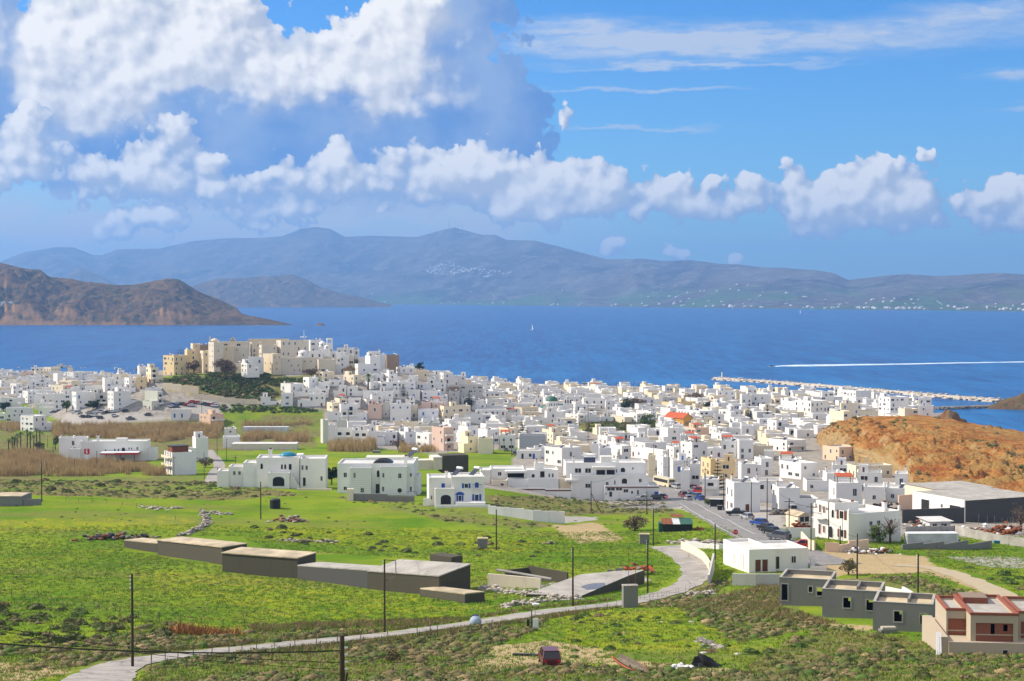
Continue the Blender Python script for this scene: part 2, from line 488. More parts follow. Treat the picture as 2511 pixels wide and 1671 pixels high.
class MB:
    """collects boxes, bars, tubes and sheets for one mesh"""
    def __init__(self): self.v, self.f, self.m = [], [], []
    def add(self, v, f, mid=0):
        b = len(self.v); self.v += [tuple(x) for x in v]
        self.f += [tuple(i + b for i in q) for q in f]; self.m += [mid] * len(f)
    def box(self, x0, x1, y0, y1, z0, z1, mid=0, faces=None):
        v = [(x0, y0, z0), (x1, y0, z0), (x1, y1, z0), (x0, y1, z0), (x0, y0, z1), (x1, y0, z1), (x1, y1, z1), (x0, y1, z1)]
        f = [(0, 3, 2, 1), (4, 5, 6, 7), (0, 1, 5, 4), (1, 2, 6, 5), (2, 3, 7, 6), (3, 0, 4, 7)]
        self.add(v, f, mid)
    def bar(self, a, b, w, mid=0, n=4, w2=None):
        a, b = Vector(a), Vector(b); d = (b - a).normalized()
        u = d.orthogonal().normalized(); v = d.cross(u)
        w2 = w if w2 is None else w2
        V = []
        for p, r in ((a, w), (b, w2)):
            for i in range(n):
                t = 2 * math.pi * (i + .5) / n
                V.append(p + u * math.cos(t) * r + v * math.sin(t) * r)
        Fc = [(i, (i + 1) % n, n + (i + 1) % n, n + i) for i in range(n)]
        Fc += [tuple(range(n - 1, -1, -1)), tuple(range(n, 2 * n))]
        self.add(V, Fc, mid)
    def prism(self, poly, y0, y1, mid=0):
        """outline in x,z swept along y"""
        n = len(poly)
        V = [(x, y0, z) for x, z in poly] + [(x, y1, z) for x, z in poly]
        Fc = [tuple(range(n)), tuple(range(2 * n - 1, n - 1, -1))]
        Fc += [(i, i + n, (i + 1) % n + n, (i + 1) % n) for i in range(n)]
        self.add(V, Fc, mid)
    def dome(self, cx, cy, cz, rx, ry, rz, mid=0, n=14, rings=5, phi=math.pi / 2):
        V = []
        for j in range(rings):
            t = phi * j / rings
            for i in range(n):
                a = 2 * math.pi * i / n
                V.append((cx + rx * math.cos(t) * math.cos(a), cy + ry * math.cos(t) * math.sin(a), cz + rz * math.sin(t)))
        V.append((cx, cy, cz + rz * math.sin(phi)))
        Fc = [(j * n + i, j * n + (i + 1) % n, (j + 1) * n + (i + 1) % n, (j + 1) * n + i) for j in range(rings - 1) for i in range(n)]
        Fc += [((rings - 1) * n + i, (rings - 1) * n + (i + 1) % n, rings * n) for i in range(n)]
        self.add(V, Fc, mid)
    def cyl(self, cx, cy, z0, z1, r, mid=0, n=14, r2=None):
        self.bar((cx, cy, z0), (cx, cy, z1), r, mid, n, r2)
    def build(self, name, mats, parent=None, smooth=False):
        return mk(name, self.v, self.f, mats, parent, smooth, self.m)
    def mesh(self, name, mats, smooth=False):
        me = bpy.data.meshes.new(name); me.from_pydata(self.v, [], self.f)
        for m in (mats if isinstance(mats, (list, tuple)) else [mats]): me.materials.append(MATS[m])
        me.polygons.foreach_set('material_index', np.asarray(self.m, np.int32))
        if smooth: me.polygons.foreach_set('use_smooth', np.ones(len(me.polygons), bool))
        me.update(); return me
def grid_mesh(name, X, Y, Z, mat, kind=None, smooth=True, cols=None):
    """height field from 2-D arrays"""
    R, C_ = X.shape
    me = bpy.data.meshes.new(name)
    co = np.stack([X, Y, Z], -1).reshape(-1, 3).astype(np.float32)
    i = np.arange(R * C_).reshape(R, C_)
    q = np.stack([i[:-1, :-1], i[:-1, 1:], i[1:, 1:], i[1:, :-1]], -1).reshape(-1, 4).astype(np.int32)
    me.vertices.add(len(co)); me.vertices.foreach_set('co', co.ravel())
    me.loops.add(q.size); me.loops.foreach_set('vertex_index', q.ravel())
    me.polygons.add(len(q)); me.polygons.foreach_set('loop_start', np.arange(0, q.size, 4, dtype=np.int32))
    me.polygons.foreach_set('loop_total', np.full(len(q), 4, np.int32))
    me.polygons.foreach_set('use_smooth', np.full(len(q), smooth, bool))
    for nm, arr in (cols or {}).items():
        a = me.attributes.new(nm, 'FLOAT_COLOR', 'POINT')
        a.data.foreach_set('color', np.asarray(arr, np.float32).reshape(-1))
    me.update(calc_edges=True); me.validate()
    me.materials.append(MATS[mat])
    o = bpy.data.objects.new(name, me); COL.objects.link(o)
    if kind: o['kind'] = kind
    return o

# ------------------------------------------------------------------ sea
m, k, b = newmat('sea')
p = pos(k)
pv = k.vmath('MULTIPLY', p, (1, 0.45, 0))
big = k.noise(k.vmath('MULTIPLY', p, (1, 0.25, 0)), 0.0016, 5, 0.6)
sx = k.n('ShaderNodeSeparateXYZ'); k.link(p, sx.inputs[0])
far = k.mr(sx.outputs[1], 1200, 9000, 0, 1, True)
shal = k.math('MULTIPLY', k.mr(sx.outputs[1], 950, 2400, 1, 0, True), k.mr(k.noise(p, 0.004, 4, 0.6), 0.38, 0.68))
deep = k.mix(big, (0.0005, 0.034, 0.165), (0.0005, 0.056, 0.215))
cchop = k.math('ADD', k.math('MULTIPLY', k.noise(k.vmath('MULTIPLY', p, (0.13, 0.008, 0)), 1.0, 6, 0.65), .6), k.math('MULTIPLY', k.noise(k.vmath('MULTIPLY', p, (0.03, 0.0022, 0)), 1.0, 6, 0.65), .4))
deep = k.mix(k.mr(cchop, 0.42, 0.60), deep, (0.002, 0.11, 0.32))
colr = k.mix(k.math('MULTIPLY', shal, 0.55), deep, (0.022, 0.20, 0.46))
basecol(k, b, colr)
b.inputs['Roughness'].default_value = 0.28
b.inputs['IOR'].default_value = 1.33
b.inputs['Specular IOR Level'].default_value = 0.06
h = k.math('ADD', k.noise(k.vmath('MULTIPLY', p, (0.10, 0.05, 0)), 1.0, 8, 0.7), k.math('MULTIPLY', k.noise(p, 0.012, 4, 0.6), 2.0))
bump(k, b, h, 0.9, 2.6)
NX, NY = 60, 60
ys = np.concatenate([np.linspace(200, 3000, 30), np.geomspace(3200, 70000, 30)])
us = np.linspace(-1, 1, 41)
XX = us[None, :] * (1500 + ys[:, None] * 0.8); YY = np.repeat(ys[:, None], 41, 1)
grid_mesh('sea', XX, YY, np.zeros_like(XX), 'sea', 'structure')

# ------------------------------------------------------------------ far island and headlands
def prof(pts):
    a = np.array([D(*q) for q in pts]); return a[:, 0], a[:, 1]
def hills_mat(name, lo, mid, hi, rock, scale):
    m, k, b = newmat(name)
    p = pos(k)
    n = k.noise(p, scale, 8, 0.62)
    n2 = k.noise(p, scale * 5, 8, 0.7)
    geo = k.n('ShaderNodeNewGeometry')
    sz = k.n('ShaderNodeSeparateXYZ'); k.link(geo.outputs['Normal'], sz.inputs[0])
    c = k.mix(k.mr(n, 0.38, 0.62), lo, mid)
    c = k.mix(k.mr(n2, 0.48, 0.62), c, hi)
    c = k.mix(k.mr(k.math('ADD', sz.outputs[2], k.math('MULTIPLY', n2, 0.35)), 0.92, 0.72, 0, 1), c, rock)
    basecol(k, b, c); b.inputs['Roughness'].default_value = 1.0
    b.inputs['Specular IOR Level'].default_value = 0.0
    bump(k, b, n2, 0.7, 0.12 / scale)
    return k, b
k, b = hills_mat('island_scrub', (0.055, 0.048, 0.046), (0.14, 0.12, 0.10), (0.19, 0.17, 0.145), (0.05, 0.045, 0.046), 0.0011)
sz = k.n('ShaderNodeSeparateXYZ'); k.link(pos(k), sz.inputs[0])
low = k.math('MULTIPLY', k.mr(sz.outputs[2], 30, 190, 1, 0, True), k.mr(k.noise(k.vmath('MULTIPLY', pos(k), (1, .5, 1)), .0022, 6, .65), .44, .58))
bc = b.inputs['Base Color'].links[0].from_socket
basecol(k, b, k.mix(low, bc, (0.085, 0.145, 0.055)))
hills_mat('headland_scrub', (0.10, 0.070, 0.042), (0.17, 0.11, 0.06), (0.045, 0.055, 0.03), (0.40, 0.23, 0.10), 0.009)

RIDGE = [(-400,640),(-200,610),(0,603),(60,580),(130,569),(170,570),(215,587),(235,588),(270,575),(300,574),(370,572),(440,556),(520,549),(600,548),(650,544),(690,528),(725,523),(760,527),(795,546),(850,543),(960,546),(1000,535),(1045,524),(1060,528),(1110,541),(1140,541),(1165,553),(1230,554),(1270,564),(1320,577),(1395,597),(1480,596),(1520,601),(1590,599),(1650,607),(1700,609),(1750,616),(1800,617),(1880,623),(1920,630),(1950,645),(2000,639),(2050,633),(2090,631),(2150,636),(2200,634),(2250,630),(2300,628),(2356,632),(2500,625),(2800,640)]
SHORE2 = [(-400,699),(540,700),(1000,701.5),(1400,706),(1700,710),(2356,717),(2800,722)]
rx, ry = prof(RIDGE); qx, qy = prof(SHORE2)
pxs = np.linspace(-420, 2960, 640)
u = (pxs - CX) / F
Ysh = CAM_H * F / (np.interp(pxs, qx, qy) - HY)
Yrd = Ysh + np.interp(pxs, [-400, 600, 1500, 2000, 2900], [5200, 4200, 4600, 3400, 3000])
zr = CAM_H + (HY - np.interp(pxs, rx, ry)) / F * Yrd
tt = np.concatenate([np.linspace(-0.02, 1, 110), np.linspace(1.03, 1.6, 12)])
T, UU = np.meshgrid(tt, u, indexing='ij')
YY = Ysh[None, :] + (Yrd - Ysh)[None, :] * T
XX = UU * YY
base_ = np.where(T <= 1, np.clip(T, -0.02, 1) ** 1.55, 1 - (T - 1) * 1.2)
n1 = ridged(XX / 1500, YY / 1900, 6, 3) - 0.55
n2 = fbm(XX / 420, YY / 520, 5, 0.5, 9)
env = np.clip(T, 0, 1) * (1 - np.clip(T, 0, 1)) * 4
ZZ = zr[None, :] * base_ + env * (n1 * 300 + n2 * 90) * np.clip(zr[None, :] / 600, .35, 1) + np.where(T > 0.8, n2 * 3, 0)
ZZ = np.where(T < 0.0, -5, ZZ)
ZZ = np.where((T >= 0) & (T < .25), np.maximum(ZZ, 3 + 60 * T), ZZ)
# keep the skyline where the photograph has it
isl = grid_mesh('far_island', XX, YY, ZZ, 'island_scrub', 'structure')
ISL = (pxs, tt, XX, YY, ZZ)

def front_hill(name, top, base_y, Y0, depth, mat, shape=0.7, rough=1.0, cliff=0.0, n_x=160, n_t=50, seed=1, foot=None):
    """a headland: skyline over a waterline at distance Y0"""
    tx, ty = prof(top)
    ps = np.linspace(tx[0], tx[-1], n_x)
    uu = (ps - CX) / F
    tl = np.concatenate([np.linspace(0, 1, n_t), np.linspace(1.05, 2.0, 12)])
    T, UU = np.meshgrid(tl, uu, indexing='ij')
    yy_ = np.interp(ps, tx, ty)
    w_ = np.ones_like(ps) if foot is None else np.clip((foot - yy_) / 55, .03, 1)      # a thin tip is a short one
    YY = Y0 + depth * w_[None, :] * T
    XX = UU * YY
    zt = CAM_H + (HY - yy_) / F * (Y0 + depth * w_)
    zt = np.maximum(zt, 0)
    b_ = np.where(T <= 1, np.clip(T, 0, 1) ** shape, 1 - (T - 1) ** 1.5)
    n = ridged(XX / (depth * .35), YY / (depth * .45), 6, seed) - 0.5
    n3 = fbm(XX / (depth * .10), YY / (depth * .10), 5, .55, seed + 40)
    env = np.clip(T * 5, 0, 1) * np.where(T <= 1, np.clip((1.02 - T) * 4, 0, 1), 0.3)
    ZZ = zt[None, :] * b_ + env * zt[None, :] * rough * (n * .34 + n3 * .16)
    if cliff:
        c_ = np.clip(T / 0.06, 0, 1)
        ZZ = np.maximum(ZZ, zt[None, :] * cliff * c_ * (1 + n3 * .8))
    ZZ = np.where(T <= 0, -3, ZZ) - np.where(zt[None, :] < 1.0, 2, 0)
    return grid_mesh(name, XX, YY, ZZ, mat, 'structure'), (ps, YY, ZZ)
front_hill('near_headland', [(-420,560),(-200,580),(0,604),(60,618),(95,626),(112,638),(150,643),(200,650),(280,659),(340,651),(385,643),(412,648),(470,677),(505,690),(545,709),(556,722),(575,728),(600,731),(640,740),(675,748),(680,750)],
           750, 4285, 620, 'headland_scrub', 0.8, 1.15, 0.33, 360, 90, 21, 799)
front_hill('middle_headland', [(420,672),(450,655),(500,642),(560,641),(640,636),(672,632),(700,641),(740,662),(790,676),(830,684),(880,698),(900,700.5)],
           700, 11500, 700, 'headland_scrub', 0.7, 0.8, 0.15, 160, 40, 5, 754)
front_hill('cone_hill', [(118,652),(150,634),(185,618),(225,632),(275,656),(330,690)], 690, 15000, 900, 'island_scrub', 0.9, 0.5, 0, 60, 30, 8)

# ------------------------------------------------------------------ ground
def PD(*pts): return [D(*p) for p in pts]
Z_SCRUB = [PD((-80,1492),(200,1482),(330,1442),(540,1450),(700,1454),(890,1450),(890,1478),(600,1500),(330,1520),(-80,1560)),
           PD((330,1530),(500,1500),(900,1478),(1240,1418),(1260,1440),(1130,1490),(1100,1600),(330,1600)),
           PD((1000,1532),(1400,1535),(1700,1545),(1760,1500),(1900,1440),(2140,1480),(2420,1505),(2420,1600),(1000,1600)),
           PD((1560,1400),(1780,1340),(1900,1440),(1700,1480)),
           PD((-60,1092),(520,1100),(700,1140),(500,1152),(-60,1135)),
           PD((770,1142),(960,1158),(1280,1212),(1200,1226),(1000,1195)),
           PD((1920,1330),(2100,1328),(2330,1392),(2420,1440),(2160,1412),(2040,1352)),
           PD((1130,1140),(1500,1148),(1570,1180),(1300,1185),(1130,1168)),
           PD((1450,1392),(1560,1362),(1620,1340),(1690,1335),(1600,1400)),
           PD((370,868),(520,840),(660,866),(760,858),(760,890),(620,922),(480,915),(385,895)),
           PD((1310,968),(1500,960),(1515,985),(1420,1000),(1330,990)),
           PD((-40,985),(130,965),(740,960),(740,1035),(500,1040),(-40,1100))]
Z_YEL = [PD((560,1212),(1000,1218),(1260,1248),(1200,1275),(700,1248)), PD((1290,1408),(1650,1398),(1720,1500),(1300,1505)),
         PD((300,1300),(1050,1388),(1100,1432),(700,1425),(300,1345)), PD((-20,1195),(460,1190),(440,1215),(-20,1225)), PD((520,1062),(760,1050),(980,1075),(900,1095),(560,1085))]
Z_TAN = [[(380 + x / 5.89, 810 + y / 5.89) for x, y in ((120,850),(630,920),(1500,1060),(1200,1085),(600,1000),(160,960))], PD((1085,1492),(1260,1474),(1420,1500),(1310,1532),(1090,1545)), PD((-90,1530),(110,1522),(160,1548),(-90,1600)),
         PD((1265,1210),(1375,1203),(1437,1243),(1330,1250)),
         PD((1862,1282),(1905,1262),(2130,1282),(2165,1312),(2092,1320),(1950,1322),(1880,1338)),
         PD((2090,1288),(2150,1302),(2215,1322),(2290,1352),(2460,1435),(2460,1462),(2330,1398),(2200,1338),(2090,1312)),
         PD((1280,1505),(1700,1540),(1690,1550),(1280,1520)), PD((1890,1435),(2010,1440),(2000,1452),(1880,1445))]
Z_CON = [PD((150,952),(225,945),(385,958),(380,970),(210,978),(140,975)), PD((385,935),(480,925),(540,935),(460,975),(430,960)),
         PD((1290,1188),(1372,1190),(1370,1198),(1300,1204)), PD((1200,1350),(1450,1318),(1500,1335),(1330,1372)),
         PD((2175,1282),(2300,1280),(2440,1290),(2440,1312),(2280,1306)), PD((1480,1165),(1640,1160),(1810,1240),(1750,1250),(1700,1236),(1570,1172)),
         PD((1685,1160),(1790,1170),(1815,1235),(1790,1238),(1640,1168))]
Z_TOWN_GREEN = [PD((-60,1030),(-60,940),(60,930),(130,965),(240,976),(440,962),(500,935),(600,928),(742,945),(742,1020),(1000,1045),(1190,1030),(1180,1075),(960,1100),(520,1085),(-60,1110)),
                PD((370,868),(520,840),(660,866),(760,858),(760,890),(640,922),(480,915),(385,895)),
                PD((1310,968),(1500,960),(1515,985),(1420,1000),(1330,990))]
gy = np.concatenate([np.linspace(-150, 55, 16), np.geomspace(60, 1760, 620)])
gu = np.linspace(-0.43, 0.43, 380)
UU, YY = np.meshgrid(gu, gy)
XX = UU * np.maximum(YY, 150)
ZZ = ground_z(XX, YY)
def zones(X, Y, Z):
    px, py = proj(X, np.maximum(Y, 30), Z)
    jx = px + 26 * fbm(px / 60, py / 22, 3, .5, 3); jy = py + 9 * fbm(px / 50, py / 18, 3, .5, 77)
    def lay(polys, x, y):
        v = np.zeros(px.shape)
        for p in polys: v = np.maximum(v, inpoly(x, y, p))
        return v
    scrub = lay(Z_SCRUB, jx, jy); yel = lay(Z_YEL, jx, jy)
    kx, ky = px + .25 * (jx - px), py + .25 * (jy - py)
    tan = lay(Z_TAN, kx, ky); con = lay(Z_CON, px, py)
    tg = lay(Z_TOWN_GREEN, kx, ky)
    town = lay([PD((-80,830),(2480,830),(2480,1235),(2110,1238),(1830,1240),(1690,1172),(1560,1172),(1480,1166),(1300,1150),(1100,1120),(1190,1042),(1000,1045),(742,1020),(742,945),(600,928),(480,945),(440,962),(240,976),(130,965),(60,930),(-80,940))], px, py) * (1 - tg)
    return scrub, yel, tan, con, town
scr, yel, tan, con, town = zones(XX, YY, ZZ)
a1 = np.stack([scr, yel, tan, np.ones_like(scr)], -1)
a2 = np.stack([con, town, np.zeros_like(con), np.ones_like(scr)], -1)
m, k, b = newmat('ground')
p = pos(k)
za = k.n('ShaderNodeAttribute', attribute_name='zone_a'); zb = k.n('ShaderNodeAttribute', attribute_name='zone_b')
s1 = k.n('ShaderNodeSeparateColor'); k.link(za.outputs['Color'], s1.inputs[0])
s2 = k.n('ShaderNodeSeparateColor'); k.link(zb.outputs['Color'], s2.inputs[0])
nA = k.noise(p, 0.035, 6, 0.6); nB = k.noise(p, 0.35, 6, 0.65); nC = k.noise(p, 2.2, 5, 0.7); nD = k.noise(k.vmath('MULTIPLY', p, (0.5, 1.3, 1)), 0.12, 6, 0.6)
vt = k.voro(p, 1.1, 0, .5, 'F1', '3D')
grass = k.mix(k.mr(nA, 0.40, 0.60), (0.092, 0.185, 0.018), (0.185, 0.258, 0.026))
grass = k.mix(k.mr(nD, 0.46, 0.64, 0, 0.7), grass, (0.235, 0.265, 0.03))
grass = k.mix(k.mr(nC, 0.50, 0.70, 0, 0.45), grass, (0.065, 0.13, 0.012))
grass = k.mix(k.mr(nB, 0.56, 0.72, 0, 0.35), grass, (0.07, 0.11, 0.018))
nE = k.noise(k.vmath('MULTIPLY', p, (0.4, 1.6, 1)), 0.05, 5, 0.6)
grass = k.mix(k.mr(nE, 0.54, 0.66, 0, 0.45), grass, k.mix(nC, (0.13, 0.125, 0.04), (0.24, 0.21, 0.09)))
scrubc = k.mix(k.mr(nB, 0.38, 0.60), (0.27, 0.225, 0.105), (0.14, 0.145, 0.05))
scrubc = k.mix(k.mr(nC, 0.44, 0.62, 0, 0.8), scrubc, (0.095, 0.085, 0.04))
scrubc = k.mix(k.mr(nA, 0.50, 0.62, 0, 0.7), scrubc, (0.14, 0.22, 0.024))
fl = k.mix(k.mr(nC, 0.46, 0.58, 0, 0.75), grass, (0.42, 0.36, 0.02))
tanc = k.mix(nB, (0.34, 0.25, 0.13), (0.46, 0.37, 0.22))
tanc = k.mix(k.mr(nC, 0.52, 0.70, 0, 0.6), tanc, (0.20, 0.15, 0.07))
conc = k.mix(nB, (0.30, 0.28, 0.25), (0.42, 0.40, 0.37))
townc = k.mix(k.mr(nB, 0.35, 0.65), (0.22, 0.20, 0.17), (0.36, 0.33, 0.29))
c = k.mix(k.math('MULTIPLY', s1.outputs[0], k.mr(nD, 0.32, 0.50, 0.25, 1.0)), grass, scrubc)
c = k.mix(k.math('MULTIPLY', s1.outputs[1], k.mr(nB, 0.40, 0.60)), c, fl)
c = k.mix(s1.outputs[2], c, tanc)
c = k.mix(s2.outputs[1], c, townc)
c = k.mix(s2.outputs[0], c, conc)
basecol(k, b, c); b.inputs['Roughness'].default_value = 1.0; b.inputs['Specular IOR Level'].default_value = 0.0
hgt = k.math('ADD', k.math('MULTIPLY', nC, 0.5), k.math('MULTIPLY', nB, 1.0))
bump(k, b, hgt, 0.6, 0.5)
ground = grid_mesh('ground', XX, YY, ZZ, 'ground', 'structure', True, {'zone_a': a1, 'zone_b': a2})

# ------------------------------------------------------------------ roads
def asphalt(name, c0, c1, crack):
    m, k, b = newmat(name)
    p = pos(k)
    n = k.noise(p, 0.4, 6, 0.6); n2 = k.noise(p, 6, 4, 0.6)
    c = k.mix(k.mr(n, 0.35, 0.65), c0, c1)
    c = k.mix(k.mr(n2, 0.45, 0.75, 0, 0.3), c, tuple(x * .6 for x in c0))
    e = k.voro(k.vmath('ADD', p, k.vmath('SCALE', k.noise(p, 0.8, 3, .6, out=1), scale=1.2)), 0.22, 0, .5, 'DISTANCE_TO_EDGE')
    c = k.mix(k.mr(e, 0.0, 0.03, crack, 0), c, tuple(x * .45 for x in c0))
    basecol(k, b, c); b.inputs['Roughness'].default_value = 0.9; b.inputs['Specular IOR Level'].default_value = 0.2
    bump(k, b, n2, 0.3, 0.03)
asphalt('lane_paving', (0.27, 0.25, 0.225), (0.37, 0.345, 0.315), 0.8)
asphalt('street_paving', (0.19, 0.182, 0.175), (0.26, 0.25, 0.24), 0.4)
asphalt('slab', (0.30, 0.28, 0.25), (0.43, 0.41, 0.37), 0.45)
def smooth_line(pts, n=12):
    P = [Vector((q[0], q[1], 0)) for q in pts]
    P = [2 * P[0] - P[1]] + P + [2 * P[-1] - P[-2]]
    out = []
    for i in range(1, len(P) - 2):
        for j in range(n):
            t = j / n
            a, b_, c_, d_ = P[i - 1], P[i], P[i + 1], P[i + 2]
            out.append(0.5 * ((2 * b_) + (c_ - a) * t + (2 * a - 5 * b_ + 4 * c_ - d_) * t * t + (3 * b_ - a - 3 * c_ + d_) * t ** 3))
    out.append(P[-2])
    return out
def strip(name, line, half, mat, lift, parent=None, kind=None, offset=0.0, jag=0.0):
    V, Fc = [], []
    n = len(line)
    for i, p_ in enumerate(line):
        d_ = (line[min(i + 1, n - 1)] - line[max(i - 1, 0)]).normalized()
        s_ = Vector((d_.y, -d_.x, 0))
        hw = half(i / (n - 1)) if callable(half) else half
        for j in range(5):
            w = (j / 4 * 2 - 1) * hw
            if jag and j in (0, 4): w += jag * float(vnoise(i * .7, j * 9.1, 3))
            q = p_ + s_ * (w + offset)
            V.append((q.x, q.y, gz(q.x, q.y) + lift))
    for i in range(n - 1):
        for j in range(4): Fc.append((i * 5 + j, i * 5 + j + 1, i * 5 + j + 6, i * 5 + j + 5))
    o = mk(name, V, Fc, mat, parent, True)
    if kind: o['kind'] = kind
    return o
def gline(*pts): return [ghit(*D(*q)) for q in pts]
LANE = smooth_line(gline((205,1640),(222,1572),(262,1540),(330,1520),(450,1505),(600,1490),(760,1474),(900,1460),(1050,1440),(1240,1411),(1400,1393),(1480,1379),(1545,1361),(1592,1337),(1604,1314),(1590,1290),(1566,1272),(1545,1263),(1532,1257)), 10)
strip('country_lane', LANE, lambda t: 2.15 + 1.2 * max(0, 1 - t * 7) + 0.7 * sstep(.7, .85, t), 'lane_paving', 0.07, None, 'structure', 0, 0.7)
STREET = smooth_line(gline((1512,1098),(1535,1112),(1562,1133),(1602,1160),(1650,1186),(1700,1212),(1752,1237),(1805,1262),(1860,1284),(1920,1300)), 10)
st = strip('street', STREET, lambda t: 5.2, 'street_paving', 0.07, None, 'structure')
strip('centre_line', STREET[28:58], 0.07, 'line_white', 0.085, st)
strip('edge_line', STREET[30:80], 0.07, 'line_white', 0.085, st, None, 4.3)
# dashes further up the street
for i in range(6):
    strip('lane_dash', STREET[8 + i * 3: 10 + i * 3], 0.08, 'line_white', 0.085, st)
SIDE = smooth_line(gline((1600,1160),(1560,1160),(1500,1168),(1430,1168)), 8)
strip('side_street', SIDE, 4.0, 'street_paving', 0.062, None, 'structure')
TRACK = smooth_line(gline((2060,1300),(2140,1307),(2205,1325),(2275,1354),(2356,1395),(2470,1452)), 8)
m, k, b = newmat('dirt')
p = pos(k)
basecol(k, b, k.mix(k.noise(p, 0.8, 6, 0.65), (0.30, 0.235, 0.14), (0.46, 0.385, 0.26))); b.inputs['Roughness'].default_value = 1.0
bump(k, b, k.noise(p, 3, 5, 0.65), 0.5, 0.1)
strip('dirt_track', TRACK, 1.9, 'dirt', 0.05, None, 'structure', 0, 1.2)
PATH = smooth_line(gline((478,1036),(496,1056),(505,1074),(492,1092),(470,1112)), 8)
strip('farm_path', PATH, 2.2, 'lane_paving', 0.06, None, 'structure', 0, .5)

# ------------------------------------------------------------------ red hill beside the sea
m, k, b = newmat('red_earth')
p = pos(k)
st_ = k.noise(k.vmath('MULTIPLY', p, (0.35, 0.35, 1.6)), 0.35, 7, 0.65, 0.6)
n = k.noise(p, 0.05, 6, 0.6); n2 = k.noise(p, 0.6, 7, 0.65)
geo = k.n('ShaderNodeNewGeometry'); sz = k.n('ShaderNodeSeparateXYZ'); k.link(geo.outputs['Normal'], sz.inputs[0])
c = k.mix(k.mr(st_, 0.40, 0.58), (0.36, 0.125, 0.040), (0.56, 0.28, 0.085))
c = k.mix(k.mr(n, 0.44, 0.62, 0, 0.8), c, (0.46, 0.31, 0.11))
c = k.mix(k.mr(n2, 0.52, 0.68, 0, 0.7), c, (0.21, 0.085, 0.038))
c = k.mix(k.mr(sz.outputs[2], 0.80, 0.55, 0, 0.85), c, k.mix(n2, (0.47, 0.32, 0.15), (0.60, 0.45, 0.23)))
c = k.mix(k.mr(k.noise(p, 0.12, 6, .6), 0.62, 0.7, 0, 0.8), c, (0.07, 0.075, 0.03))
basecol(k, b, c); b.inputs['Roughness'].default_value = 1.0; b.inputs['Specular IOR Level'].default_value = 0.0
bump(k, b, k.math('ADD', st_, n2), 1.0, 3.0)
RID = np.array([(1880,1008,800),(1896,990,780),(1915,977,760),(1945,968,745),(2000,959,730),(2060,964,720),(2120,975,705),(2190,985,690),(2250,1006,670),(2300,1013,660),(2356,1030,645),(2450,1055,630),(2600,1085,610)], float)
FOT = np.array([(1880,770),(1896,735),(1920,700),(1960,664),(2000,640),(2040,612),(2085,566),(2105,524),(2200,505),(2356,488),(2600,465)], float)
hx = np.linspace(1880, 2600, 200) * 1.06579
rx_, ry_, rY = RID[:, 0] * 1.06579, RID[:, 1] * 1.06579, RID[:, 2]
Yr_ = np.interp(hx, rx_, rY); Yf_ = np.interp(hx, FOT[:, 0] * 1.06579, FOT[:, 1])
uu = (hx - CX) / F
zr_ = CAM_H + (HY - np.interp(hx, rx_, ry_)) / F * Yr_
tl = np.concatenate([np.linspace(0, 1, 70), np.linspace(1.04, 2.4, 26)])
T, U2 = np.meshgrid(tl, uu, indexing='ij')
YYh = Yf_[None, :] + (Yr_ - Yf_)[None, :] * T
XXh = U2 * YYh
zf_ = ground_z(uu * Yf_, Yf_) - 0.5
steep = np.interp(hx, np.array([1880, 1960, 2050, 2120, 2600]) * 1.06579, [.22, .22, .30, .62, .85])
prof_ = np.where(T <= 1, np.clip(T, 0, 1) ** steep[None, :], 1 - ((T - 1) / 1.4) ** 1.3 * 1.0)
gzb = ground_z(XXh, YYh)
zb_ = np.where(T <= 1, zf_[None, :], np.minimum(gzb - 0.6, zf_[None, :]))
ZZh = zb_ + (zr_[None, :] - zb_) * prof_
gul = ridged(XXh / 11, YYh / 60, 5, 51) - 0.5
fine = fbm(XXh / 5, YYh / 5, 4, .55, 88)
envh = np.clip(T * 4, 0, 1) * np.where(T <= 1, np.clip((1.0 - T) * 6, 0.06, 1), .25)
ZZh = ZZh + envh * (gul * 5.5 + fine * 2.6)
YYh = YYh + envh * (fbm(XXh / 9, ZZh / 3, 4, .5, 5) * 5.0 + (ridged(XXh / 7, ZZh / 30, 4, 15) - .5) * 10.0)
grid_mesh('red_hill', XXh, YYh, ZZh, 'red_earth', 'structure')
# the castle islet's flank at the right edge, and the rocky point below the red hill's houses
def rock_mound(name, cx, cy, Y, rx, ry, h, mat, seed, z0=-2.0):
    c_ = at(cx, cy, Y)
    R_, A_ = np.meshgrid(np.linspace(0, 1, 22), np.linspace(0, 2 * math.pi, 65), indexing='ij')
    n_ = fbm(np.cos(A_) * R_ * 3 + seed, np.sin(A_) * R_ * 3, 5, .55, seed)
    rr = R_ * (1 + .25 * fbm(np.cos(A_) * 1.5 + seed, np.sin(A_) * 1.5, 3, .5, seed + 3))
    X_ = c_.x + rr * rx * np.cos(A_); Y_ = Y + rr * ry * np.sin(A_)
    Z_ = z0 + (h - z0) * (1 - R_ ** 2.2) * (1 + .6 * n_)
    return grid_mesh(name, X_, Y_, Z_, mat, 'structure')
hills_mat('islet_rock', (0.13, 0.09, 0.05), (0.22, 0.14, 0.075), (0.08, 0.085, 0.04), (0.20, 0.10, 0.055), 0.03)
rock_mound('sea_islet', 2575, 1000, 1095, 48, 26, 10.5, 'islet_rock', 3)
rock_mound('rocky_point', 2330, 1062, 800, 26, 22, 13.5, 'islet_rock', 9)

